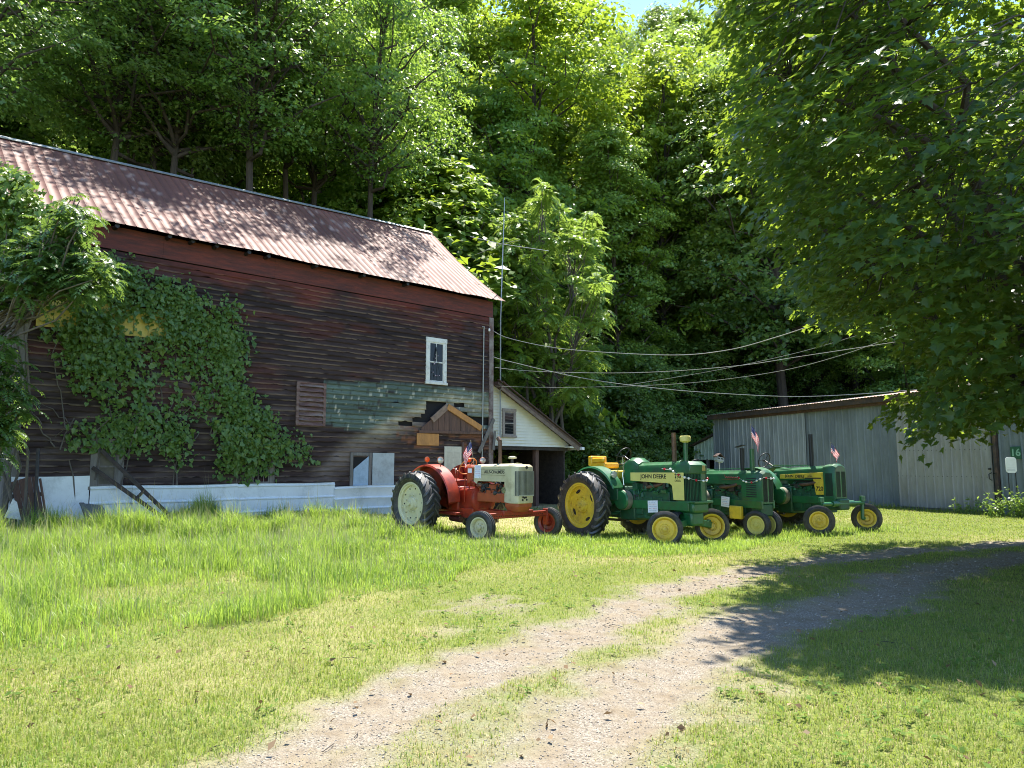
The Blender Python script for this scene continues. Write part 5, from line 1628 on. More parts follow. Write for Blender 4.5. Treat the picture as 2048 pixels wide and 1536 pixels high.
# overhead wires
def wire(pix, r, label):
    pts = [Vector(at(*p)) for p in pix]
    P0 = pts[0]
    dense = []
    n = len(pts)
    for i in range(n - 1):
        p0, p1, p2, p3 = pts[max(i - 1, 0)], pts[i], pts[i + 1], pts[min(i + 2, n - 1)]
        for k in range(8):
            t = k / 8
            dense.append(.5 * ((2 * p1) + (-p0 + p2) * t + (2 * p0 - 5 * p1 + 4 * p2 - p3) * t * t + (-p0 + 3 * p1 - 3 * p2 + p3) * t ** 3) - P0)
    dense.append(pts[-1] - P0)
    o_ = MB().tube(dense, r, 6).build("overhead_wire", M_WIRE, None)
    o_.location = P0
    tag(o_, label, "wire", "overhead wires strung from the barn")


wire([(984, 660, 26.6), (1020, 677, 26.3), (1130, 698, 25.5), (1330, 710, 23.5), (1450, 701, 21.5), (1560, 672, 19.5), (1700, 625, 17), (1800, 600, 15)], .012, "topmost pale wire sagging from the barn corner into the maple leaves")
wire([(984, 712, 26.6), (1015, 722, 26.6), (1170, 757, 27), (1330, 778, 27.5), (1480, 789, 28), (1600, 793, 28.2), (1720, 788, 28.2), (1850, 778, 27.5)], .013, "thick lowest pale wire running from the barn corner to the shed roof")
wire([(990, 735, 26.8), (1060, 742, 27), (1200, 746, 26), (1330, 743, 25), (1480, 731, 23.5), (1600, 713, 22), (1720, 695, 20.5), (1830, 678, 19), (1980, 655, 17)], .009, "nearly level thin wire just above the thick shed wire")
wire([(990, 772, 27), (1100, 775, 27.2), (1260, 772, 26), (1400, 764, 25), (1560, 742, 23), (1690, 708, 21), (1800, 668, 19.5), (1900, 640, 18)], .007, "thinnest wire crossing low over the dark shrubs")
wire([(1255, 770, 27.3), (1330, 758, 27), (1450, 737, 25.5), (1600, 704, 24), (1750, 660, 22), (1850, 630, 20)], .007, "thin wire rising from the middle of the thick shed wire to the maple")

# ------------------------------------------------------------------ vegetation
def unit(a): return a / np.maximum(1e-9, np.linalg.norm(a, axis=-1, keepdims=True))


def leaf_frames(nrm, rg, along=None):
    """orthonormal frames (direction, width) for leaves with the given normals"""
    nrm = unit(nrm)
    r_ = rg.normal(size=nrm.shape) if along is None else along
    d = unit(r_ - (r_ * nrm).sum(-1, keepdims=True) * nrm)
    w = np.cross(nrm, d)
    return d, w, nrm


def diamond_leaves(pos, nrm, size, rg, ratio=.55, along=None, fold=.12):
    d, w, n = leaf_frames(nrm, rg, along)
    L = size[:, None]
    a = pos; b = pos + d * L * .45 + w * L * ratio * .5 + n * L * fold; c = pos + d * L; e = pos + d * L * .45 - w * L * ratio * .5 + n * L * fold
    return np.stack([a, b, c, e], 1).reshape(-1, 3)


def limb(mb, p, q, r0, r1, rg, n=5, sag=0.0, wig=.06):
    p = np.array(p, float); q = np.array(q, float); L = np.linalg.norm(q - p)
    pts = []
    for k in range(n + 1):
        t = k / n
        pts.append(p + (q - p) * t + np.array([0, 0, sag * L * math.sin(t * math.pi)]) + (rg.normal(size=3) * wig * L * math.sin(t * math.pi)))
    mb.tube([tuple(x) for x in pts], [r0 + (r1 - r0) * k / n for k in range(n + 1)], 7)
    return np.array(pts)


def tree_mesh(seed, H, cb, Rc, n_limb, sprays_per, leaves, leaf, top_pow=.7, lean=.0, r0=.22, spray_r=.75, bottom_full=False, droop=.3):
    rg = np.random.default_rng(seed)
    mb = MB()
    axis = [np.array([0, 0, -.8])]
    off = np.zeros(2); nT = 9
    for k in range(nT + 1):
        z = H * .96 * k / nT
        off = off + rg.normal(size=2) * .10 * H / 20 + np.array([lean, 0]) * H / nT
        axis.append(np.array([off[0], off[1], z]))
    axis = np.array(axis)
    rad = [r0 * 1.35] + [r0 * (1 - .93 * (k / nT) ** .9) + .015 for k in range(nT + 1)]
    mb.tube([tuple(p) for p in axis], rad, 9)
    sp = []; outd = []
    for i in range(n_limb):
        f = (i + rg.random()) / n_limb
        z = cb + (H * .95 - cb) * f
        t = f
        prof = (max(.05, 1 - t ** 2.2)) ** top_pow * (min(1, .55 + t * 2.2) if not bottom_full else 1)
        Ln = Rc * prof * rg.uniform(.7, 1.12)
        az = i * 2.399 + rg.normal() * .35
        up = rg.uniform(.1, .5) + .5 * t
        base_z = max(cb * .75, z - Ln * up * .8)
        kz = np.clip((base_z / (H * .96)) * nT, 0, nT - .01); k0 = int(kz)
        base = axis[k0 + 1] * (1 - (kz - k0)) + axis[min(k0 + 2, nT + 1)] * (kz - k0)
        tip = base + np.array([math.cos(az) * Ln, math.sin(az) * Ln, Ln * up])
        pts = limb(mb, base, tip, max(.02, r0 * .38 * (1 - .7 * t)), .012, rg, 5, .04)
        for j in range(sprays_per):
            u = .30 + .75 * rg.random() ** .8
            kk = min(u, .999) * 5; k1 = int(kk)
            c = pts[k1] + (pts[k1 + 1] - pts[k1]) * (kk - k1)
            c = c + rg.normal(size=3) * np.array([.35, .35, .22]) * (Rc * .22 + .25)
            sp.append(c); outd.append(unit(np.array([c[0] - axis[k0 + 1][0], c[1] - axis[k0 + 1][1], .3])))
    sp = np.array(sp); outd = np.array(outd)
    ns = len(sp)
    n = ns * leaves
    sid = np.repeat(np.arange(ns), leaves)
    sr = (spray_r * rg.uniform(.6, 1.3, ns))[sid]
    ang = rg.random(n) * 2 * math.pi; rr = np.sqrt(rg.random(n)) * sr
    ox = np.cos(ang) * rr; oy = np.sin(ang) * rr
    oz = -droop * rr ** 2 / sr + rg.normal(size=n) * .13 * sr
    tilt = outd[sid]
    pos = sp[sid] + np.stack([ox, oy, oz], -1)
    pos[:, 2] -= (ox * tilt[:, 0] + oy * tilt[:, 1]) * .35
    nrm = np.stack([ox / sr * .5, oy / sr * .5, np.full(n, .75)], -1) + tilt * .45 + rg.normal(size=(n, 3)) * .42
    size = leaf * rg.uniform(.65, 1.3, n)
    return mb, diamond_leaves(pos, nrm, size, rg, .62)


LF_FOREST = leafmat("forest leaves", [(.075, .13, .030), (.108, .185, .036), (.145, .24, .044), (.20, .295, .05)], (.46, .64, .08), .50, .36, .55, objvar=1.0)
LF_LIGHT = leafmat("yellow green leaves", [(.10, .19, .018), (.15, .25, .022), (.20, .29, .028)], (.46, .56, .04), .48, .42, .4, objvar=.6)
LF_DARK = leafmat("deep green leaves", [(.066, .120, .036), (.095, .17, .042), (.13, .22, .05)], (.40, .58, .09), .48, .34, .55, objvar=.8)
LF_COMP = leafmat("pinnate leaflets", [(.10, .185, .045), (.14, .245, .05), (.19, .29, .06)], (.44, .58, .08), .46, .36, .45)
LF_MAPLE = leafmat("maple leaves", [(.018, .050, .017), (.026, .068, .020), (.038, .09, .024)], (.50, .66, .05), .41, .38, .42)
LF_VINE = leafmat("vine leaves", [(.075, .145, .032), (.115, .20, .04), (.165, .25, .06)], (.34, .48, .07), .38, .36, .45)

PROTO = {}
for key, a in {
    'tall_a': dict(seed=11, H=23, cb=8.5, Rc=4.6, n_limb=44, sprays_per=8, leaves=64, leaf=.24, r0=.24),
    'tall_b': dict(seed=12, H=22, cb=6.5, Rc=4.2, n_limb=46, sprays_per=8, leaves=64, leaf=.22, r0=.20, lean=.03),
    'tall_c': dict(seed=13, H=24, cb=11, Rc=4.8, n_limb=40, sprays_per=9, leaves=62, leaf=.25, r0=.27, lean=-.03),
    'round': dict(seed=14, H=19, cb=4.5, Rc=5.4, n_limb=54, sprays_per=9, leaves=66, leaf=.22, r0=.22, top_pow=.5),
    'big': dict(seed=17, H=31, cb=17.5, Rc=6.6, n_limb=56, sprays_per=8, leaves=50, leaf=.22, r0=.30, spray_r=.95),
    'under': dict(seed=15, H=8, cb=.8, Rc=2.7, n_limb=30, sprays_per=7, leaves=46, leaf=.20, r0=.07, spray_r=.6, bottom_full=True),
    'shrub': dict(seed=16, H=4.2, cb=.2, Rc=2.3, n_limb=26, sprays_per=7, leaves=46, leaf=.17, r0=.05, spray_r=.5, bottom_full=True),
}.items():
    mb, lv = tree_mesh(**a)
    PROTO[key] = (mb, lv, a)

MESHES = {}


def plant(kind, x, y, h, mat, name, label, cat, group, rz=None, lean=(0, 0), wide=1.0, bark=None):
    mb, lv, a = PROTO[kind]
    e = empty(name, (x, y, float(gz(x, y))), 0, label=label, cat=cat, group=group)
    e.rotation_euler = (lean[0], lean[1], random.uniform(0, 6.28) if rz is None else rz)
    s = h / a['H']; e.scale = (s * wide, s * wide, s)
    bark = bark or M_BARK
    k = (kind, bark.name)
    if k not in MESHES: MESHES[k] = mb.build("trunk", bark, e)
    else:
        o = MESHES[k].copy(); COL.objects.link(o); o.parent = e
    k = (kind, mat.name)
    if k not in MESHES: MESHES[k] = quads("crown", lv, mat, e)
    else:
        o = MESHES[k].copy(); COL.objects.link(o); o.parent = e
    return e


def hill_xy(px, Y): return (px - 1024) / FPX * Y * 1.0


def top_limit(px, x, y, h, wide_px=90):
    """keep the sky gap of the photo open: cap tree height so its top projects no higher than allowed"""
    zt = float(gz(x, y)) + h
    py = proj([x, y, zt])[1]
    lim = None
    if 1165 < px < 1270: lim = 52
    elif 1270 <= px < 1350: lim = 4
    elif 1350 <= px < 1450: lim = 40
    elif 1820 < px < 2090: lim = 70
    if lim is not None and py < lim:
        zmax = at(px, lim, y)[2]
        h = max(6, zmax - float(gz(x, y)))
    return h


# hero trees on the slope, most placed by their crowns, some big ones added for roof shade
HERO = [
    # kind, px, Y, py_top, mat, label, wide
    ('round', 1065, 47, -60, LF_LIGHT, "tall rounded yellow green crown on the slope above the barn's right end", 1.0),
    ('tall_b', 1310, 66, -2, LF_FOREST, "tallest pale tree standing alone in the sky gap on the ridge", .8),
    ('round', 1335, 49, 70, LF_LIGHT, "bright yellow green maple on the slope below the sky gap", .82),
    ('tall_b', 1215, 52, 95, LF_FOREST, "slender mid green tree between the two yellow green crowns", .8),
    ('round', 745, 40, 60, LF_FOREST, "broad shaggy tree drooping over the middle of the barn roof ridge", .95),
    ('tall_a', 900, 46, -110, LF_FOREST, "tall full tree behind the right third of the barn roof", 1.0),
    ('round', 1000, 43, 150, LF_FOREST, "leafy mid green crown rising above the barn roof's right end", .85),
    ('under', 880, 36.5, 318, LF_LIGHT, "light green bushy tree over the right end of the barn ridge", 1.25),
    ('under', 925, 35.5, 350, LF_FOREST, "small bushy tree right behind the ridge's far right end", 1.1),
    ('big', 100, -10.4, -330, LF_DARK, "dark tree with a thick trunk at the far left behind the barn", 1.0),
    ('big', 232, -9.9, -260, LF_DARK, "dark leaning tree behind the left part of the barn roof", 1.0),
    ('big', 385, -10.0, -220, LF_DARK, "dark tree with a slanting trunk behind the roof's left middle", 1.0),
    ('big', 500, -9.8, -190, LF_FOREST, "tall tree overhanging the barn roof just left of its middle", 1.0),
    ('big', 612, -9.8, -150, LF_FOREST, "tall tree with a dark straight trunk right of the roof's middle", 1.0),
    ('big', 575, -12.5, -150, LF_DARK, "dark trunked tree close behind the middle of the barn roof", .8),
    ('big', 715, -9.9, -90, LF_FOREST, "tall tree overhanging the right half of the barn roof", .85),
    ('big', -60, -9.9, -330, LF_DARK, "dark tree just inside the left edge above the barn roof", 1.0),
    ('tall_b', 1245, 43.5, 215, LF_FOREST, "forked dark trunked tree left of the shed on the lower slope", .9),
    ('tall_b', 1430, 47, 120, LF_FOREST, "mid green tree on the slope left of the big maple", .95),
    ('round', 1540, 46, 60, LF_DARK, "dark tree behind the big maple's left edge", 1.0),
]
taken = []
for kind, px, Y, pyt, mat, label, wide in HERO:
    if Y < 0: Y = (-Y + 20.18) / (.741 - .6715 * (px - 1024) / FPX)
    p = at(px, 600, Y); x, y = p[0], Y
    h = at(px, pyt, Y)[2] - float(gz(x, y))
    ln = (0, 0)
    if kind == 'big': ln = (R(6), R(6))
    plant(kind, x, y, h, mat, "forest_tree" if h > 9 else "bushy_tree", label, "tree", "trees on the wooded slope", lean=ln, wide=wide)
    taken.append((x, y))

# the rest of the wood, filled in row by row
rgf = np.random.default_rng(77)
cands = []
for _ in range(6000):
    x = rgf.uniform(-62, 62); y = rgf.uniform(22, 92)
    t = float(hill_t(x, y))
    if t < 2.5 or t > 46: continue
    px = proj([x, y, float(gz(x, y)) + 8])[0]
    if px < -260 or px > 2350: continue
    if x > 9 and y < 47 and (x - 10.6) * SE[0] + (y - 38.1) * SE[1] > -3 and (x - 10.6) * SE[0] + (y - 38.1) * SE[1] < 10: continue
    md = 3.5 + .045 * t + (0 if t < 20 else 1.2)
    if all((x - a) ** 2 + (y - b) ** 2 > md * md for a, b in taken):
        taken.append((x, y)); cands.append((x, y, t, px))
print("forest trees", len(cands))
WHERE = [(330, "behind the left end of the barn roof"), (700, "behind the middle of the barn roof"), (1000, "behind the right end of the barn roof"), (1250, "above the annex house"), (1500, "left of the big maple"), (9999, "behind the big maple and shed")]
for (x, y, t, px) in cands:
    wh = next(w for l, w in WHERE if px < l)
    kd = rgf.choice(['tall_a', 'tall_b', 'tall_c', 'round'], p=[.3, .3, .2, .2] if t < 14 else [.35, .3, .05, .3])
    h = rgf.uniform(19, 25) if kd != 'round' else rgf.uniform(16, 21)
    if px < 720 and t < 9 and rgf.random() < .6: continue
    if px < 620 and t < 9: kd = rgf.choice(['tall_c', 'tall_a']); h = rgf.uniform(22, 27)
    if t > 14: h *= 1.18
    h2 = top_limit(px, x, y, h)
    u = rgf.random()
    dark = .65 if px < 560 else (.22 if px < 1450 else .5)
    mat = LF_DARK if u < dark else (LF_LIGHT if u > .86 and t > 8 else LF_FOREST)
    depth = "near" if t < 12 else ("higher" if t < 26 else "far up")
    tone = {LF_DARK: "dark green", LF_FOREST: "mid green", LF_LIGHT: "yellow green"}[mat]
    dtxt = {"near": "at the slope's foot", "higher": "halfway upslope", "far up": "high upslope"}[depth]
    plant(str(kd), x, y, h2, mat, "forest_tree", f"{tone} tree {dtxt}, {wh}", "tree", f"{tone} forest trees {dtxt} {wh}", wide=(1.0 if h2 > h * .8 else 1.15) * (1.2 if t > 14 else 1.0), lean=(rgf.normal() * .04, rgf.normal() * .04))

# undergrowth along the foot of the slope and behind the buildings
ucount = 0
for _ in range(4000):
    x = rgf.uniform(-45, 45); y = rgf.uniform(24, 62)
    t = float(hill_t(x, y))
    if t < -1.0 or t > 22: continue
    px = proj([x, y, float(gz(x, y)) + 2])[0]
    if px < -200 or px > 2250: continue
    qs = (x - 10.6) * SE[0] + (y - 38.1) * SE[1]; us = (x - 10.6) * SD[0] + (y - 38.1) * SD[1]
    if -4 < qs < 9.5 and us > -6: continue
    qb = (x - BA[0]) * BE[0] + (y - BA[1]) * BE[1]; sb = (x - BA[0]) * BD[0] + (y - BA[1]) * BD[1]
    if -3 < qb < 10.5 and -3 < sb < SR + 7.5: continue
    if px < 640 and t < 7 and rgf.random() < .75: continue
    md = 2.1 + .03 * t
    if any((x - a) ** 2 + (y - b) ** 2 < md * md for a, b in taken): continue
    taken.append((x, y)); ucount += 1
    wh = next(w for l, w in WHERE if px < l)
    big = rgf.random() < .5
    mat = LF_DARK if rgf.random() < .55 else LF_FOREST
    tone = "dark green" if mat is LF_DARK else "mid green"
    if big: plant('under', x, y, rgf.uniform(5, 9.5), mat, "understory_tree", f"{tone} low branching understory tree {wh}", "tree", f"{tone} understory trees {wh}", wide=rgf.uniform(.95, 1.3))
    else: plant('shrub', x, y, rgf.uniform(2.6, 5), mat, "shrub", f"{tone} leafy shrub at the wood's edge {wh}", "shrub", f"{tone} shrubs {wh}", wide=rgf.uniform(.9, 1.4))
    if ucount > 170: break
print("undergrowth", ucount)
# dark shrubs filling the hollow between annex and shed
for (px, Y, h, k) in ((1150, 38, 6.5, 'under'), (1200, 40.5, 8.5, 'under'), (1262, 39.5, 6, 'under'), (1300, 42, 8.5, 'under'), (1320, 43.5, 5.2, 'shrub'), (1385, 46, 8, 'under'), (1170, 36, 4, 'shrub'), (1235, 37.5, 3.4, 'shrub'), (1290, 38.8, 3.4, 'shrub'), (1420, 45, 9, 'under'), (1340, 45, 9, 'under'), (1110, 39, 7.5, 'under')):
    p = at(px, 900, Y)
    plant(k, p[0], Y, h, LF_DARK, "understory_tree" if k == 'under' else "shrub", "deep shaded dark green bush in the hollow between annex house and shed", "shrub", "dark bushes in the hollow between annex and shed", wide=1.15)

# ---------------- pinnate-leaved trees (fronds of paired leaflets)
def frond_leaves(base, d, up, L, rg, pairs=10, ll=.13, lw=.042, droop=.55):
    """leaflet quads of one drooping pinnate frond"""
    d = unit(d); side = unit(np.cross(d, up)); u2 = np.cross(side, d)
    out = []
    for k in range(pairs + 1):
        t = (k + .8) / (pairs + 1)
        c = base + d * L * t * (1 - .25 * droop * t) + np.array([0, 0, -1]) * droop * L * t * t * .7
        tang = unit(d * (1 - .5 * droop * t) + np.array([0, 0, -1]) * droop * 1.4 * t)
        sz = math.sin(min(1, t * 1.05) * math.pi * .86 + .35)
        l = ll * (.55 + .45 * max(0, sz))
        for s in ((-1, 1) if k < pairs else (0,)):
            dd = unit(side * s * .9 + tang * (.42 if s else 1) + np.array([0, 0, -.28]) + rg.normal(size=3) * .08)
            ww = unit(tang - dd * (tang @ dd)) if s else side
            out.append([c, c + dd * l * .4 + ww * lw * .5, c + dd * l, c + dd * l * .35 - ww * lw * .5])
    return out


def pinnate_tree(name, label, root, tips, rg, fr_per=8, L=(.4, .7), ll=.14, lw=.045, mat=None, trunk_r=.12, stems=None, group=None, hubs=None):
    e = empty(name, root, 0, label=label, cat="tree", group=group)
    root = np.array(root, float)
    mb = MB(); allq = []; rach = MB()
    hubs = hubs or []
    hub_pts = []
    for (hp, r_) in hubs:
        pts = limb(mb, (0, 0, -.3), np.array(hp) - root, trunk_r, trunk_r * .35, rg, 6, 0, .03); hub_pts.append(np.array(hp) - root)
    for tp in tips:
        tl = np.array(tp) - root
        dists = [np.linalg.norm((tl - h) * np.array([1, 1, .8])) + (5 if h[2] > tl[2] + .3 else 0) for h in hub_pts] if hub_pts else []
        b_ = hub_pts[int(np.argmin(dists))] if hub_pts else np.array([0, 0, 0])
        stt = b_ * rg.uniform(.72, 1.0) if np.linalg.norm(b_) > .1 else b_
        limb(mb, stt, tl, .028, .010, rg, 4, -.05, .04)
        nf = fr_per + rg.integers(-2, 3)
        for k in range(nf):
            az = k * 2 * math.pi / nf + rg.normal() * .3
            el = rg.uniform(-.25, .75)
            d = np.array([math.cos(az) * math.cos(el), math.sin(az) * math.cos(el), math.sin(el)])
            bp = tl + np.array([0, 0, -rg.random() * .45]) + rg.normal(size=3) * .05
            allq += frond_leaves(bp, d, np.array([0, 0, 1.0]), rg.uniform(*L), rg, int(rg.integers(8, 12)), ll * rg.uniform(.85, 1.15), lw, rg.uniform(.45, .95))
    mb.build("trunk", M_BARKL, e)
    quads("crown", np.array(allq).reshape(-1, 3), mat or LF_COMP, e)
    return e


rgp = np.random.default_rng(5)
def crown_tips(outline, Y, dY, n, rg, gap=9):
    xs = [p[0] for p in outline]; ys = [p[1] for p in outline]; out = []; pts = []
    tries = 0
    while len(out) < n and tries < n * 60:
        tries += 1
        x = rg.uniform(min(xs), max(xs)); y = rg.uniform(min(ys), max(ys))
        if not inpoly(np.array([x]), np.array([y]), outline)[0]: continue
        if any((x - a) ** 2 + (y - b) ** 2 < gap * gap for a, b in pts): continue
        pts.append((x, y)); out.append(tuple(at(x, y, Y + rg.normal() * dY)))
    return out


CEN = [(1080, 345), (1110, 360), (1120, 400), (1190, 420), (1205, 500), (1190, 520), (1225, 570), (1215, 640), (1180, 680), (1205, 700), (1190, 800), (1130, 840), (1030, 780), (985, 740), (985, 660), (1000, 560), (960, 540), (985, 440), (1030, 415), (1062, 400)]
yC = 32.5
tips = crown_tips(CEN, yC, 1.5, 128, rgp, 12.5)
rt = at(1090, 900, yC); rt[2] = float(gz(rt[0], yC))
hubs = [(tuple(at(px, py, yC)), .1) for px, py in ((1085, 430), (1150, 520), (1040, 520), (1160, 640), (1030, 640), (1090, 600), (1100, 720))]
pinnate_tree("pinnate_tree", "sunlit feathery leaved tree rising between the barn corner and the annex roof", tuple(rt), tips, rgp, 11, (.65, 1.05), .25, .085, hubs=hubs, trunk_r=.11)

LEFT = [(0, 500), (40, 470), (90, 440), (110, 405), (150, 385), (175, 405), (178, 450), (172, 485), (215, 515), (232, 545), (205, 560), (180, 565), (150, 560), (90, 555), (40, 575), (-30, 600), (-60, 520)]
yL = 14.6
tips = crown_tips(LEFT, yL, .45, 150, rgp, 8)
tips += crown_tips([(-60, 640), (10, 640), (35, 700), (52, 780), (30, 850), (15, 890), (-40, 900), (-80, 700)], yL, .4, 70, rgp, 9)
rt = at(-70, 1040, yL); rt[2] = float(gz(rt[0], yL))
hubs = [(tuple(at(px, py, yL)), .1) for px, py in ((-20, 560), (70, 510), (115, 460), (-40, 720), (-10, 800))]
pinnate_tree("pinnate_tree", "feathery leaved young tree covering the barn's left corner", tuple(rt), tips, rgp, 8, (.34, .58), .135, .045, hubs=hubs, trunk_r=.035, mat=leafmat("shade-darkened pinnate leaflets", [(.038, .085, .028), (.055, .118, .032), (.085, .155, .038)], (.28, .42, .06), .38, .36, .45))  # leaf colour darkened to put shade on this tree

# ---------------- climbing vine on the barn wall and over its left roof corner
LOBE = np.array([(0, 0), (.32, -.12), (.50, .22), (.34, .52), (.12, .80), (0, 1.0), (-.12, .80), (-.34, .52), (-.50, .22), (-.32, -.12)]) * np.array([1, 1])


def lobed(pos, nrm, size, rg, template, along=None, name="leaves", mat=None, parent=None, cup=.12):
    d, w, n = leaf_frames(nrm, rg, along)
    m = len(template); N = len(pos)
    tx = template[:, 0][None, :, None]; ty = template[:, 1][None, :, None]
    L = size[:, None, None]
    curl = (rg.normal(size=(N, 1, 1)) * .10 + cup)
    Vx = pos[:, None, :] + w[:, None, :] * tx * L + d[:, None, :] * ty * L + n[:, None, :] * L * (np.abs(tx) * .28 - ty * ty * curl)
    Vx = Vx.reshape(-1, 3)
    # fan from vertex 0: triangles
    tri = np.array([(0, k, k + 1) for k in range(1, m - 1)])
    Fi = (np.arange(N)[:, None, None] * m + tri[None]).reshape(-1)
    return mesh_arrays(name, Vx, Fi, np.arange(N * (m - 2)) * 3, mat, parent)


rgv = np.random.default_rng(9)
VINE = [(85, 600), (170, 545), (235, 520), (260, 555), (345, 560), (400, 600), (445, 610), (480, 660), (482, 700), (470, 760), (495, 800), (540, 850), (565, 880), (560, 905), (530, 940), (470, 960), (445, 945), (420, 930), (430, 860), (440, 810), (420, 790), (395, 840), (370, 870), (365, 920), (340, 905), (330, 860), (300, 880), (240, 890), (180, 880), (130, 890), (120, 870), (175, 850), (165, 800), (150, 730), (120, 690), (90, 660)]
VTHIN = [[(300, 690), (420, 690), (430, 790), (380, 850), (180, 870), (160, 780), (240, 720)], [(60, 590), (160, 590), (172, 655), (75, 668)]]
TRAIL = [(560, 878), (600, 885), (618, 905), (612, 925), (596, 905), (570, 898)]
vine = empty("climbing_vine", barnpt(wall(300, 1000)[0], -.1, .1), 0, label="leafy green vine climbing over the left half of the barn wall", cat="vine")
vo = np.array(vine.location)
cl = []
n_cl = 0
while n_cl < 1080:
    x = rgv.uniform(80, 620); y = rgv.uniform(515, 965)
    a_ = np.array([x + rgv.normal() * 9]); b_ = np.array([y + rgv.normal() * 9])
    if not (inpoly(a_, b_, VINE)[0] or inpoly(a_, b_, TRAIL)[0]): continue
    if inpoly(a_, b_, VTHIN[0])[0] and rgv.random() < .62: continue
    if inpoly(a_, b_, VTHIN[1])[0] and rgv.random() < .8: continue
    if fbm(a_ * .021, b_ * .021, 131, 3)[0] < .36 + .12 * rgv.random() and x < 430: continue
    s_, z_ = wall(x, y)
    cl.append((s_, z_)); n_cl += 1
cl = np.array(cl)
per = 9
cid = np.repeat(np.arange(len(cl)), per); N = len(cid)
edge = fbm(cl[:, 0] * .9, cl[:, 1] * .9, 133, 3)
depth = (.10 + .55 * np.clip(edge - .35, 0, 1) * 1.3)[cid] * rgv.uniform(.3, 1.1, N)
s_ = cl[cid, 0] + rgv.normal(size=N) * .15; z_ = cl[cid, 1] + rgv.normal(size=N) * .15
wx = BA[0] + BD[0] * s_ - BE[0] * depth; wy_ = BA[1] + BD[1] * s_ - BE[1] * depth
pos = np.stack([wx, wy_, z_], -1) - vo
outn = np.array([-BE[0], -BE[1], .55])
nrm = outn + rgv.normal(size=(N, 3)) * .45
al = np.array([0, 0, -1.0]) + rgv.normal(size=(N, 3)) * .5
lobed(pos, nrm, (.055 + .11 * rgv.random(N) ** 1.5), rgv, LOBE, al, "vine_leaves", LF_VINE, vine)
mb = MB()
for (px0, py0, px1, py1) in ((190, 960, 215, 560), (240, 975, 330, 600), (150, 1000, 110, 640), (345, 985, 380, 620), (350, 990, 440, 640), (355, 980, 300, 640), (470, 985, 455, 700), (480, 960, 540, 870), (180, 870, 60, 790), (240, 940, 420, 690), (330, 900, 460, 650), (200, 900, 420, 720), (120, 900, 230, 640), (420, 870, 440, 660), (300, 860, 250, 600), (520, 900, 615, 900), (110, 895, 52, 805)):
    p0 = wall(px0, py0, -.06); p1 = wall(px1, py1, -.06)
    A_ = np.array(barnpt(p0[0], -.06, p0[1])) - vo; B_ = np.array(barnpt(p1[0], -.05, p1[1])) - vo
    limb(mb, A_, B_, .018, .008, rgv, 9, 0, .035)
mb.build("stem", M_BARKL, vine)
# leafy mound of the same vine over the left roof corner
mound = empty("vine_mound", barnpt(SL + .1, -.5, 0), 0, label="dense mound of vine leaves swallowing the barn roof's left corner", cat="vine")
mo = np.array(mound.location)
MP = [(-90, 300), (0, 335), (40, 345), (62, 360), (75, 400), (98, 430), (130, 470), (175, 500), (200, 520), (150, 560), (60, 560), (-20, 600), (-100, 640)]
cl = []
while len(cl) < 560:
    x = rgv.uniform(-100, 205); y = rgv.uniform(300, 645)
    if inpoly(np.array([x]), np.array([y]), MP)[0]:
        cl.append(at(x, y, 15.7 + .5 * fbm(np.array([x * .03]), np.array([y * .03]), 141, 3)[0] * 2 - .6 + rgv.random() * .5))
cl = np.array(cl); cid = np.repeat(np.arange(len(cl)), 11); N = len(cid)
pos = cl[cid] + rgv.normal(size=(N, 3)) * .14 - mo
nrm = np.array([.15, -.6, .75]) + rgv.normal(size=(N, 3)) * .45
lobed(pos, nrm, rgv.uniform(.09, .17, N), rgv, LOBE, np.array([0, -.3, -1.0]) + rgv.normal(size=(N, 3)) * .5, "vine_leaves", LF_VINE, mound)
mb = MB()
for k in range(6):
    q = cl[rgv.integers(0, len(cl))] - mo
    limb(mb, (rgv.normal() * .15, 0, 0), q, .035, .012, rgv, 8, 0, .03)
mb.build("stem", M_BARKL, mound)

# ---------------- the big maple whose branches hang in from the right
MTEMP = np.array([(0, 0), (.16, -.10), (.44, -.06), (.36, .10), (.62, .30), (.40, .36), (.46, .52), (.24, .50), (.13, .72), (0, 1.0), (-.13, .72), (-.24, .50), (-.46, .52), (-.40, .36), (-.62, .30), (-.36, .10), (-.44, -.06), (-.16, -.10)])
MSIL = [(1400, -500), (1392, 40), (1450, 90), (1460, 170), (1470, 215), (1392, 235), (1400, 262), (1470, 330), (1490, 372), (1470, 402), (1500, 418), (1545, 440), (1530, 470), (1545, 520), (1600, 585), (1545, 650), (1560, 690), (1640, 690), (1690, 695), (1780, 640), (1790, 700), (1830, 735), (1850, 775), (1715, 812), (1730, 845), (1830, 868), (1870, 910), (1905, 895), (1935, 880), (1985, 900), (2002, 862), (2060, 850), (2300, 860), (2500, 700), (2500, -500)]
mx0, my0 = 9.0, 11.8
maple = empty("maple_tree", (mx0, my0, float(gz(mx0, my0))), 0, label="large maple with broad lobed leaves hanging in from the right edge", cat="tree")
mo = np.array(maple.location)
rgm = np.random.default_rng(21)
sp = []
C0 = np.array([9.2, 11.8, 7.2]); RA = np.array([7.3, 6.2, 7.4])
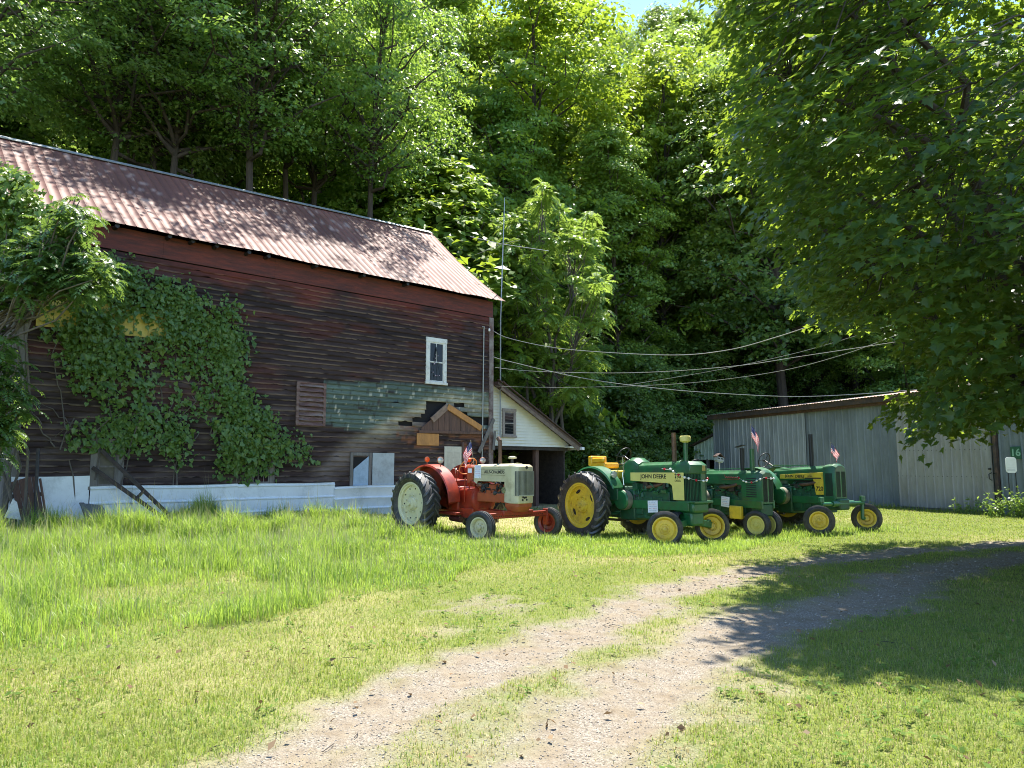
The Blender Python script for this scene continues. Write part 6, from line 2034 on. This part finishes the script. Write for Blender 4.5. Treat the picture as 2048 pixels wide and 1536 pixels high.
while len(sp) < 4300:
    v = unit(rgm.normal(size=3)); r_ = (.45 + .55 * rgm.random() ** .6)
    p = C0 + v * RA * r_
    if p[2] < 1.75: continue
    q = proj(p)
    lump = fbm(np.array([p[0] * .8 + p[1] * .3]), np.array([p[2] * .9 + p[1] * .5]), 151, 3)[0]
    if q[0] < 2230 and p[1] > 2:
        jx = (rgm.random(2) - .5) * 26
        if not inpoly(np.array([q[0] + jx[0], q[0] + jx[0], q[0] - 22 + jx[0]]), np.array([q[1] + jx[1], q[1] + 42 + jx[1], q[1] + jx[1]]), MSIL).all(): continue
        if q[0] > 1860 and q[1] < 120 and rgm.random() < .5: continue
    if p[1] < 4.2: continue
    sx_, sy_ = p[0] - sun_dir.x / sun_dir.z * p[2], p[1] - sun_dir.y / sun_dir.z * p[2]
    wob_ = (rgm.random() - .5) * .9
    if sx_ < np.interp(sy_, [4, 5.9, 7.2, 9.3, 12, 13.5], [3.4, 2.5, 2.4, 3.2, 5.0, 7.5]) - (.0 if p[2] < 5 else (.7 if p[2] < 6.3 else 1.7)) + wob_: continue
    if sy_ < 5.75 - .22 * (sx_ - 2.5) * (sx_ < 6.5) - .9 * (sx_ >= 6.5) + wob_ * .5: continue
    if lump < .34 and rgm.random() < .8: continue
    sp.append(p)
sp = np.array(sp)
per = 24
cid = np.repeat(np.arange(len(sp)), per); N = len(cid)
srad = rgm.uniform(.26, .52, len(sp))[cid]
an = rgm.random(N) * 2 * math.pi; rr = np.sqrt(rgm.random(N)) * srad
off = np.stack([np.cos(an) * rr, np.sin(an) * rr, -.35 * rr ** 2 / srad + rgm.normal(size=N) * .05], -1)
outv = unit((sp - C0)[cid] * np.array([1, 1, .3]))
off[:, 2] -= (off * outv).sum(-1) * .4
pos = sp[cid] + off - mo
nrm = np.array([0, 0, 1.0]) + outv * .55 + rgm.normal(size=(N, 3)) * .34
al = outv * .7 + np.stack([np.cos(an), np.sin(an), np.full(N, -.35)], -1) + rgm.normal(size=(N, 3)) * .3
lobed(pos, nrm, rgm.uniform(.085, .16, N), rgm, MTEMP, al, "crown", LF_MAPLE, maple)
mb = MB()
trunk_top = np.array([.2, .1, 6.5])
tp = limb(mb, (0, 0, -.4), trunk_top, .34, .22, rgm, 6, 0, .015)
hubs = []
for k in range(15):
    t = rgm.uniform(.35, 1); base = tp[int(t * 6)]
    v = unit(np.array([math.cos(k * 2.4), math.sin(k * 2.4), rgm.uniform(-.1, .9)]))
    tip = (C0 - mo) + v * RA * .62
    if tip[2] < 2.3: tip[2] = 2.3
    if proj(tip + mo)[0] < 1480: continue
    pts = limb(mb, base, tip, .10, .035, rgm, 6, .08, .04); hubs += [pts[3], pts[4], pts[5], pts[6]]
hubs = np.array(hubs)
for p in sp[::3]:
    q = p - mo; k = np.argmin(np.linalg.norm(hubs - q, axis=1))
    if np.linalg.norm(hubs[k] - q) < 3.2: limb(mb, hubs[k], q, .018, .006, rgm, 4, .05, .04)
mb.build("trunk", M_BARK, maple)

# ---------------- grass
def blades(name, xy, h, w, lean, rg, mat, kind_label, segs=2, zoff=0.0):
    N = len(xy)
    z = gz(xy[:, 0], xy[:, 1]) + zoff - .005
    az = rg.random(N) * 2 * math.pi
    d = np.stack([np.cos(az), np.sin(az), np.zeros(N)], -1); s = np.stack([-np.sin(az), np.cos(az), np.zeros(N)], -1)
    b = np.concatenate([xy, z[:, None]], 1)
    ln = (lean * rg.random(N) ** .7)[:, None]
    up = np.array([0, 0, 1.0])
    hh = h[:, None]; ww = w[:, None]
    m = b + up * hh * .55 * (1 - .15 * ln) + d * hh * ln * .22
    t = b + up * hh * (1 - .45 * ln) + d * hh * ln * .85
    Vb = np.stack([b - s * ww / 2, b + s * ww / 2, m + s * ww * .36, m - s * ww * .36, t], 1).reshape(-1, 3)
    base = np.arange(N)[:, None] * 5
    lo = np.concatenate([base + np.array([[0, 1, 2, 3]]), base + np.array([[3, 2, 4]])], 1).ravel()
    st = (np.arange(N)[:, None] * 7 + np.array([[0, 4]])).ravel()
    o = mesh_arrays(name, Vb, lo, st, mat)
    return tag(o, kind_label, None, None, 'stuff')


LF_LAWN = leafmat("lawn blades", [(.08, .16, .018), (.12, .215, .022), (.165, .245, .035), (.24, .26, .07), (.38, .31, .13)], (.44, .56, .07), .38, .5, .25, pos_scale=1.1, pos_cols=(.22, .24, .05))
LF_MEADOW = leafmat("meadow blades", [(.108, .22, .028), (.152, .275, .033), (.205, .315, .055), (.33, .36, .14)], (.50, .67, .09), .45, .42, .35, pos_scale=.7, pos_cols=(.24, .34, .05))
LF_STALK = leafmat("seed stalks", [(.26, .27, .11), (.36, .34, .17), (.42, .38, .22)], (.4, .4, .2), .3, .6, .2)
rgg = np.random.default_rng(31)
TALL = [gnd(*p)[:2] for p in ((-120, 1010), (330, 1032), (420, 1047), (640, 1050), (800, 1052), (930, 1066), (1060, 1078), (1115, 1090), (1010, 1130), (870, 1160), (800, 1185), (620, 1215), (480, 1245), (300, 1285), (0, 1325), (-250, 1380))]


def sample_wedge(n, y0, y1, rg, p=1.0, half=.80, pad=1.0):
    u = rg.random(n)
    e_ = 2 - p
    y = (y0 ** e_ + u * (y1 ** e_ - y0 ** e_)) ** (1 / e_) if abs(e_) > 1e-6 else y0 * (y1 / y0) ** u
    x = (rg.random(n) * 2 - 1) * (half * y + pad)
    return np.stack([x, y], -1)


def barnq(xy): return (xy[:, 0] - BA[0]) * BE[0] + (xy[:, 1] - BA[1]) * BE[1], (xy[:, 0] - BA[0]) * BD[0] + (xy[:, 1] - BA[1]) * BD[1]


def clear_buildings(xy):
    q, s_ = barnq(xy)
    k = ~((q > -.12) & (q < 9.5) & (s_ > SL - .5) & (s_ < SR + 6))
    qs = (xy[:, 0] - PL[0]) * SE[0] + (xy[:, 1] - PL[1]) * SE[1]; us = (xy[:, 0] - PL[0]) * SD[0] + (xy[:, 1] - PL[1]) * SD[1]
    k &= ~((qs > -.15) & (us > -.3))
    return k


P_ = sample_wedge(560000, 3.3, 34, rgg, 1.55)
P_ = P_[clear_buildings(P_)]
gm = gravel_mask(P_[:, 0], P_[:, 1])
keepp = rgg.random(len(P_)) > np.clip(gm * 1.15, 0, .985)
st_ = inpoly(P_[:, 0], P_[:, 1], STRAW)
keepp &= ~(st_ & (rgg.random(len(P_)) < .55))
P_ = P_[keepp]; gm = gm[keepp]
tuft = fbm(P_[:, 0] * 1.8, P_[:, 1] * 1.8, 161, 3)
far = np.clip(P_[:, 1] / 9, 1, 2.6)
h = (.028 + .045 * tuft ** 1.5 + rgg.random(len(P_)) * .022) * (1 - .45 * gm) * (.9 + .12 * far)
w = (.0042 + .002 * rgg.random(len(P_))) * far
dry = rgg.random(len(P_)) < np.clip(.02 + 1.2 * gm + 1.0 * (fbm(P_[:, 0] * .5, P_[:, 1] * .5, 163, 4) - .55), .03, .9)
LF_DRY = leafmat("dry grass blades", [(.26, .21, .08), (.38, .31, .14), (.48, .40, .21)], (.5, .42, .2), .25, .6, .2)
blades("dry_grass", P_[dry], h[dry] * .8, w[dry], 1.5, rgg, LF_DRY, "straw coloured dry grass mixed through the lawn and along the track")
P_, h, w = P_[~dry], h[~dry], w[~dry]
blades("lawn_grass", P_, h, w, 1.25, rgg, LF_LAWN, "short mown grass covering the yard on both sides of the track")
print("lawn", len(P_))

# tall uncut meadow in front of the barn
xs = [p[0] for p in TALL]; ys = [p[1] for p in TALL]
n = 330000
P_ = np.stack([rgg.uniform(-14, 1.6, n), rgg.uniform(5.2, 21.5, n)], -1)
kk = inpoly(P_[:, 0] + (fbm(P_[:, 0] * 1.1, P_[:, 1] * 1.1, 171, 3) - .5) * 1.3, P_[:, 1] + (fbm(P_[:, 0] * 1.1 + 50, P_[:, 1] * 1.1, 172, 3) - .5) * 1.6, TALL) & clear_buildings(P_)
kk &= np.abs(P_[:, 0]) < P_[:, 1] * .80 + 1.2
P_ = P_[kk]
cl_ = fbm(P_[:, 0] * .75, P_[:, 1] * .75, 173, 4)
kk = rgg.random(len(P_)) < np.clip((cl_ - .30) * 3.2, .10, 1)
P_ = P_[kk]; cl_ = cl_[kk]
left = sstep(0, -6.5, P_[:, 0])
h = (.10 + .34 * left * np.clip((cl_ - .25) * 2.4, .15, 1) + .14 * np.clip((cl_ - .4) * 3, 0, 1)) * rgg.uniform(.55, 1.2, len(P_)) * (.55 + 1.0 * sstep(.3, .68, fbm(P_[:, 0] * 1.9 + 5, P_[:, 1] * 1.9, 177, 3)))
w = (.006 + .004 * rgg.random(len(P_))) * np.clip(P_[:, 1] / 10, .9, 1.8)
blades("meadow_grass", P_, h, w, .9, rgg, LF_MEADOW, "tall uncut grass growing in front of the barn")
print("meadow", len(P_))
sel = rgg.random(len(P_)) < .07
Q = P_[sel]; hq = h[sel] * 1.35 + .08
blades("seed_stalks", Q, hq, np.full(len(Q), .006) * np.clip(Q[:, 1] / 10, .9, 1.8), .45, rgg, LF_STALK, "pale seeding stalks standing in the tall grass")

# rough grass along walls and round the wheels
pts = []
for s_ in np.arange(SL - .3, SR + .4, .012):
    for _ in range(2 if (math.sin(s_ * 2.1) + math.sin(s_ * 5.3)) > -.3 else 1): pts.append((BA[0] + BD[0] * s_ - BE[0] * rgg.uniform(.2, 1.0), BA[1] + BD[1] * s_ - BE[1] * rgg.uniform(.2, 1.0)))
Q = np.array(pts); hq = .08 + .42 * np.clip(fbm(Q[:, 0] * 1.3, Q[:, 1] * 1.3, 181, 3) - .34, 0, 1) * rgg.uniform(.6, 1.6, len(Q)) * 1.4
blades("wall_weeds", Q, hq, np.full(len(Q), .010), .8, rgg, LF_MEADOW, "rough grass growing along the foot of the barn skirting")
pts = []
for u in np.arange(2.5, XE, .008):
    dn = rgg.uniform(.15, 1.3)
    pts.append((PL[0] + SD[0] * u - SE[0] * dn, PL[1] + SD[1] * u - SE[1] * dn))
Q = np.array(pts); lum = np.clip(fbm(Q[:, 0] * .8, Q[:, 1] * .8, 183, 3) - .38, 0, 1)
right = sstep(14.6, 17.5, Q[:, 0])
hq = (.08 + .9 * lum + .35 * right * rgg.random(len(Q))) * rgg.uniform(.5, 1.2, len(Q))
blades("shed_weeds", Q, hq, np.full(len(Q), .016), .9, rgg, LF_LAWN, "rough grass growing along the foot of the shed")
pts = []
for (ox, oy, a, tr, wb, tf) in ((2.44, 17.724, 54.8, .93, 2.36, .75), (4.95, 20.2, 60, .85, 2.42, .2), (7.215, 20.559, 61.6, .82, 2.35, .9), (-1.549, 17.957, 46.5, 1.0, 2.37, 1.03)):
    hx, hy = math.cos(R(a)), -math.sin(R(a)); lx, ly = math.sin(R(a)), math.cos(R(a))
    for (f, l, n_) in ((0, -tr, 900), (0, tr, 400), (wb, -tf, 700), (wb, tf, 600), (1.2, 0, 1100), (0.6, -.3, 500)):
        q = rgg.normal(size=(n_, 2)) * np.array([.45, .38])
        if n_ == 1100: q = q * 2.0
        c = np.array([ox + hx * f + lx * l, oy + hy * f + ly * l])
        pts.append(c + q)
Q = np.concatenate(pts); hq = rgg.uniform(.06, .24, len(Q))
blades("wheel_tufts", Q, hq, np.full(len(Q), .009), .9, rgg, LF_MEADOW, "unmown grass tufts round the tractor wheels")
P_ = np.stack([rgg.uniform(-4.5, 6.5, 60000), rgg.uniform(12.2, 19.5, 60000)], -1)
RG = [gnd(*p)[:2] for p in ((800, 1065), (1100, 1075), (1230, 1080), (1480, 1075), (1620, 1066), (1600, 1080), (1450, 1105), (1200, 1120), (1080, 1140), (900, 1140), (800, 1120))]
kk = inpoly(P_[:, 0], P_[:, 1], RG) & (rgg.random(len(P_)) < np.clip((fbm(P_[:, 0], P_[:, 1], 191, 3) - .25) * 2.5, 0, 1))
P_ = P_[kk]
blades("rough_grass", P_, rgg.uniform(.06, .20, len(P_)), np.full(len(P_), .010), 1.0, rgg, LF_MEADOW, "ankle high grass in front of the tractors")

# weeds and a leafy bush at the right end of the shed
def weed(px, Y, h, n, label, seed, leaf=.11, cat="weed", spread=.35):
    rg = np.random.default_rng(seed)
    p = at(px, 1000, Y); z = float(gz(p[0], Y))
    e = empty("leafy_weed", (p[0], Y, z), 0, label=label, cat=cat, group="leafy weeds along the shed")
    mb = MB(); ps = []; ns_ = []
    for k in range(n):
        tip = np.array([rg.normal() * spread, rg.normal() * spread * .6, h * rg.uniform(.5, 1.1)])
        pt = limb(mb, (tip[0] * .3, tip[1] * .3, -.05), tip, .008, .003, rg, 4, 0, .04)
        for j in range(14):
            t = rg.uniform(.15, 1) * 4; i = min(3, int(t)); ps.append(pt[i] + (pt[i + 1] - pt[i]) * (t - i)); ns_.append(np.array([0, -.3, .8]) + rg.normal(size=3) * .6)
    mb.build("stem", paint("weed stem", (.09, .13, .04), .7), e)
    ps = np.array(ps); quads("leaves", diamond_leaves(ps, np.array(ns_), leaf * rg.uniform(.6, 1.3, len(ps)), rg, .5), LF_COMP, e)


for i, (px, Y, h, n, lab) in enumerate(((2035, 22.5, .95, 26, "bushy pale leaved weed right of the white board by the shed"), (1990, 23.2, .75, 18, "leafy weed at the foot of the shed's dark door post"), (1935, 24.5, .55, 10, "low weed in front of the tan sliding door"), (1752, 30.5, .75, 9, "low tuft of weed at the base of the shed's plain middle wall"), (1700, 31.8, 1.1, 5, "spindly weed right of the tractor at the shed end"), (1722, 31.4, .9, 4, "short thin weed beside the spindly one at the shed wall"))):
    weed(px, Y, h, n, lab, 300 + i)
e = empty("dead_stalk", (at(1758, 1000, 31)[0], 31, float(gz(at(1758, 1000, 31)[0], 31))), 0, label="tall dark dead weed stalk standing against the shed wall", cat="weed", group="leafy weeds along the shed")
mb = MB().tube([(0, 0, 0), (-.08, 0, .9), (-.12, 0, 1.5)], [.016, .012, .008], 6)
for k in range(9): mb.tube([(-.06 - .005 * k, 0, .6 + .1 * k), (-.06 + random.uniform(-.12, .12), random.uniform(-.1, .1), .7 + .1 * k)], .005, 5)
mb.lathe([(0, 1.44), (.03, 1.48), (.028, 1.56), (0, 1.6)], (-.12, 0, 0), 'z', 8)
mb.build("stalk", M_DARK, e)

# ---------------- loose stones on the track
n = 110000
P_ = sample_wedge(n, 3.4, 20, rgg, 1.7)
gm = gravel_mask(P_[:, 0], P_[:, 1])
P_ = P_[(gm > .45) & (rgg.random(len(P_)) < gm)]
n = len(P_); print("pebbles", n)
rad = .003 + .008 * rgg.random(n) ** 4
rad *= np.clip(P_[:, 1] / 6, .9, 2.0)
oct_ = np.array([(1, 0, 0), (0, 1, 0), (-1, 0, 0), (0, -1, 0), (0, 0, .7), (0, 0, -.5)])
an = rgg.random(n) * 6.28
ca, sa = np.cos(an)[:, None], np.sin(an)[:, None]
jit = 1 + rgg.normal(size=(n, 6, 1)) * .22
ov = oct_[None] * jit
vx = ov[..., 0] * ca - ov[..., 1] * sa; vy = ov[..., 0] * sa + ov[..., 1] * ca
Vp = np.stack([vx, vy * .8, ov[..., 2]], -1) * rad[:, None, None] + np.stack([P_[:, 0], P_[:, 1], gz(P_[:, 0], P_[:, 1]) + rad * .15], -1)[:, None, :]
tri = np.array([(0, 1, 4), (1, 2, 4), (2, 3, 4), (3, 0, 4), (1, 0, 5), (2, 1, 5), (3, 2, 5), (0, 3, 5)])
Fi = (np.arange(n)[:, None, None] * 6 + tri[None]).reshape(-1)
M_PEB = leafmat("pebbles", [(.16, .135, .105), (.22, .19, .15), (.27, .235, .19), (.37, .335, .285)], (.3, .3, .3), 0.0, .9, .2)
tag(mesh_arrays("loose_gravel", Vp.reshape(-1, 3), Fi, np.arange(n * 8) * 3, M_PEB), "loose pale stones scattered along the track", None, None, 'stuff')

# broad-leaved weeds and clover pressed flat in the lawn, fallen twigs and leaves
P_ = sample_wedge(1300, 3.5, 15, rgg, 1.6)
gm = gravel_mask(P_[:, 0], P_[:, 1]); P_ = P_[(gm < .5) & (fbm(P_[:, 0] * .9, P_[:, 1] * .9, 201, 3) > .46)]
cid = np.repeat(np.arange(len(P_)), 7); N = len(cid)
an = rgg.random(N) * 6.28; q = P_[cid] + rgg.normal(size=(N, 2)) * .02
pos = np.stack([q[:, 0], q[:, 1], gz(q[:, 0], q[:, 1]) + rgg.uniform(.015, .05, N)], -1)
al = np.stack([np.cos(an), np.sin(an), np.full(N, .25)], -1)
o = quads("ground_weeds", diamond_leaves(pos, np.array([0, 0, 1.0]) + rgg.normal(size=(N, 3)) * .3, rgg.uniform(.025, .065, N), rgg, .55, al), leafmat("lawn weed leaves", [(.07, .13, .03), (.10, .18, .035), (.14, .21, .05)], (.4, .5, .08), .35, .85, .1))
tag(o, "small broad leaved weeds and clover growing low in the lawn", None, None, 'stuff')
P_ = sample_wedge(420, 3.5, 14, rgg, 1.6)
pos = np.stack([P_[:, 0], P_[:, 1], gz(P_[:, 0], P_[:, 1]) + .03], -1)
LF_DEAD = leafmat("dead leaves", [(.10, .06, .03), (.20, .13, .07), (.30, .22, .13)], (.3, .2, .1), .1, .8, .2)
o = quads("fallen_leaves", diamond_leaves(pos, np.array([0, 0, 1.0]) + rgg.normal(size=(len(P_), 3)) * .5, rgg.uniform(.03, .075, len(P_)), rgg, .6), LF_DEAD)
tag(o, "scattered dry fallen leaves on the lawn and track", None, None, 'stuff')
mb = MB()
for k in range(70):
    q = sample_wedge(1, 3.6, 11, rgg, 1.5)[0]; a_ = rgg.random() * 6.28; l_ = rgg.uniform(.03, .13)
    e_ = q + np.array([math.cos(a_), math.sin(a_)]) * l_
    mb.tube([(q[0], q[1], float(gz(*q)) + .012), ((q[0] + e_[0]) / 2 + .01, (q[1] + e_[1]) / 2, float(gz(*q)) + .02), (e_[0], e_[1], float(gz(*e_)) + .012)], .0028, 5)
tag(mb.build("fallen_twigs", M_BARK), "thin dry twigs lying about the track and lawn", None, None, 'stuff')
# a few dead twigs on the track, and the white clouds of the sky gap are left to the sky texture
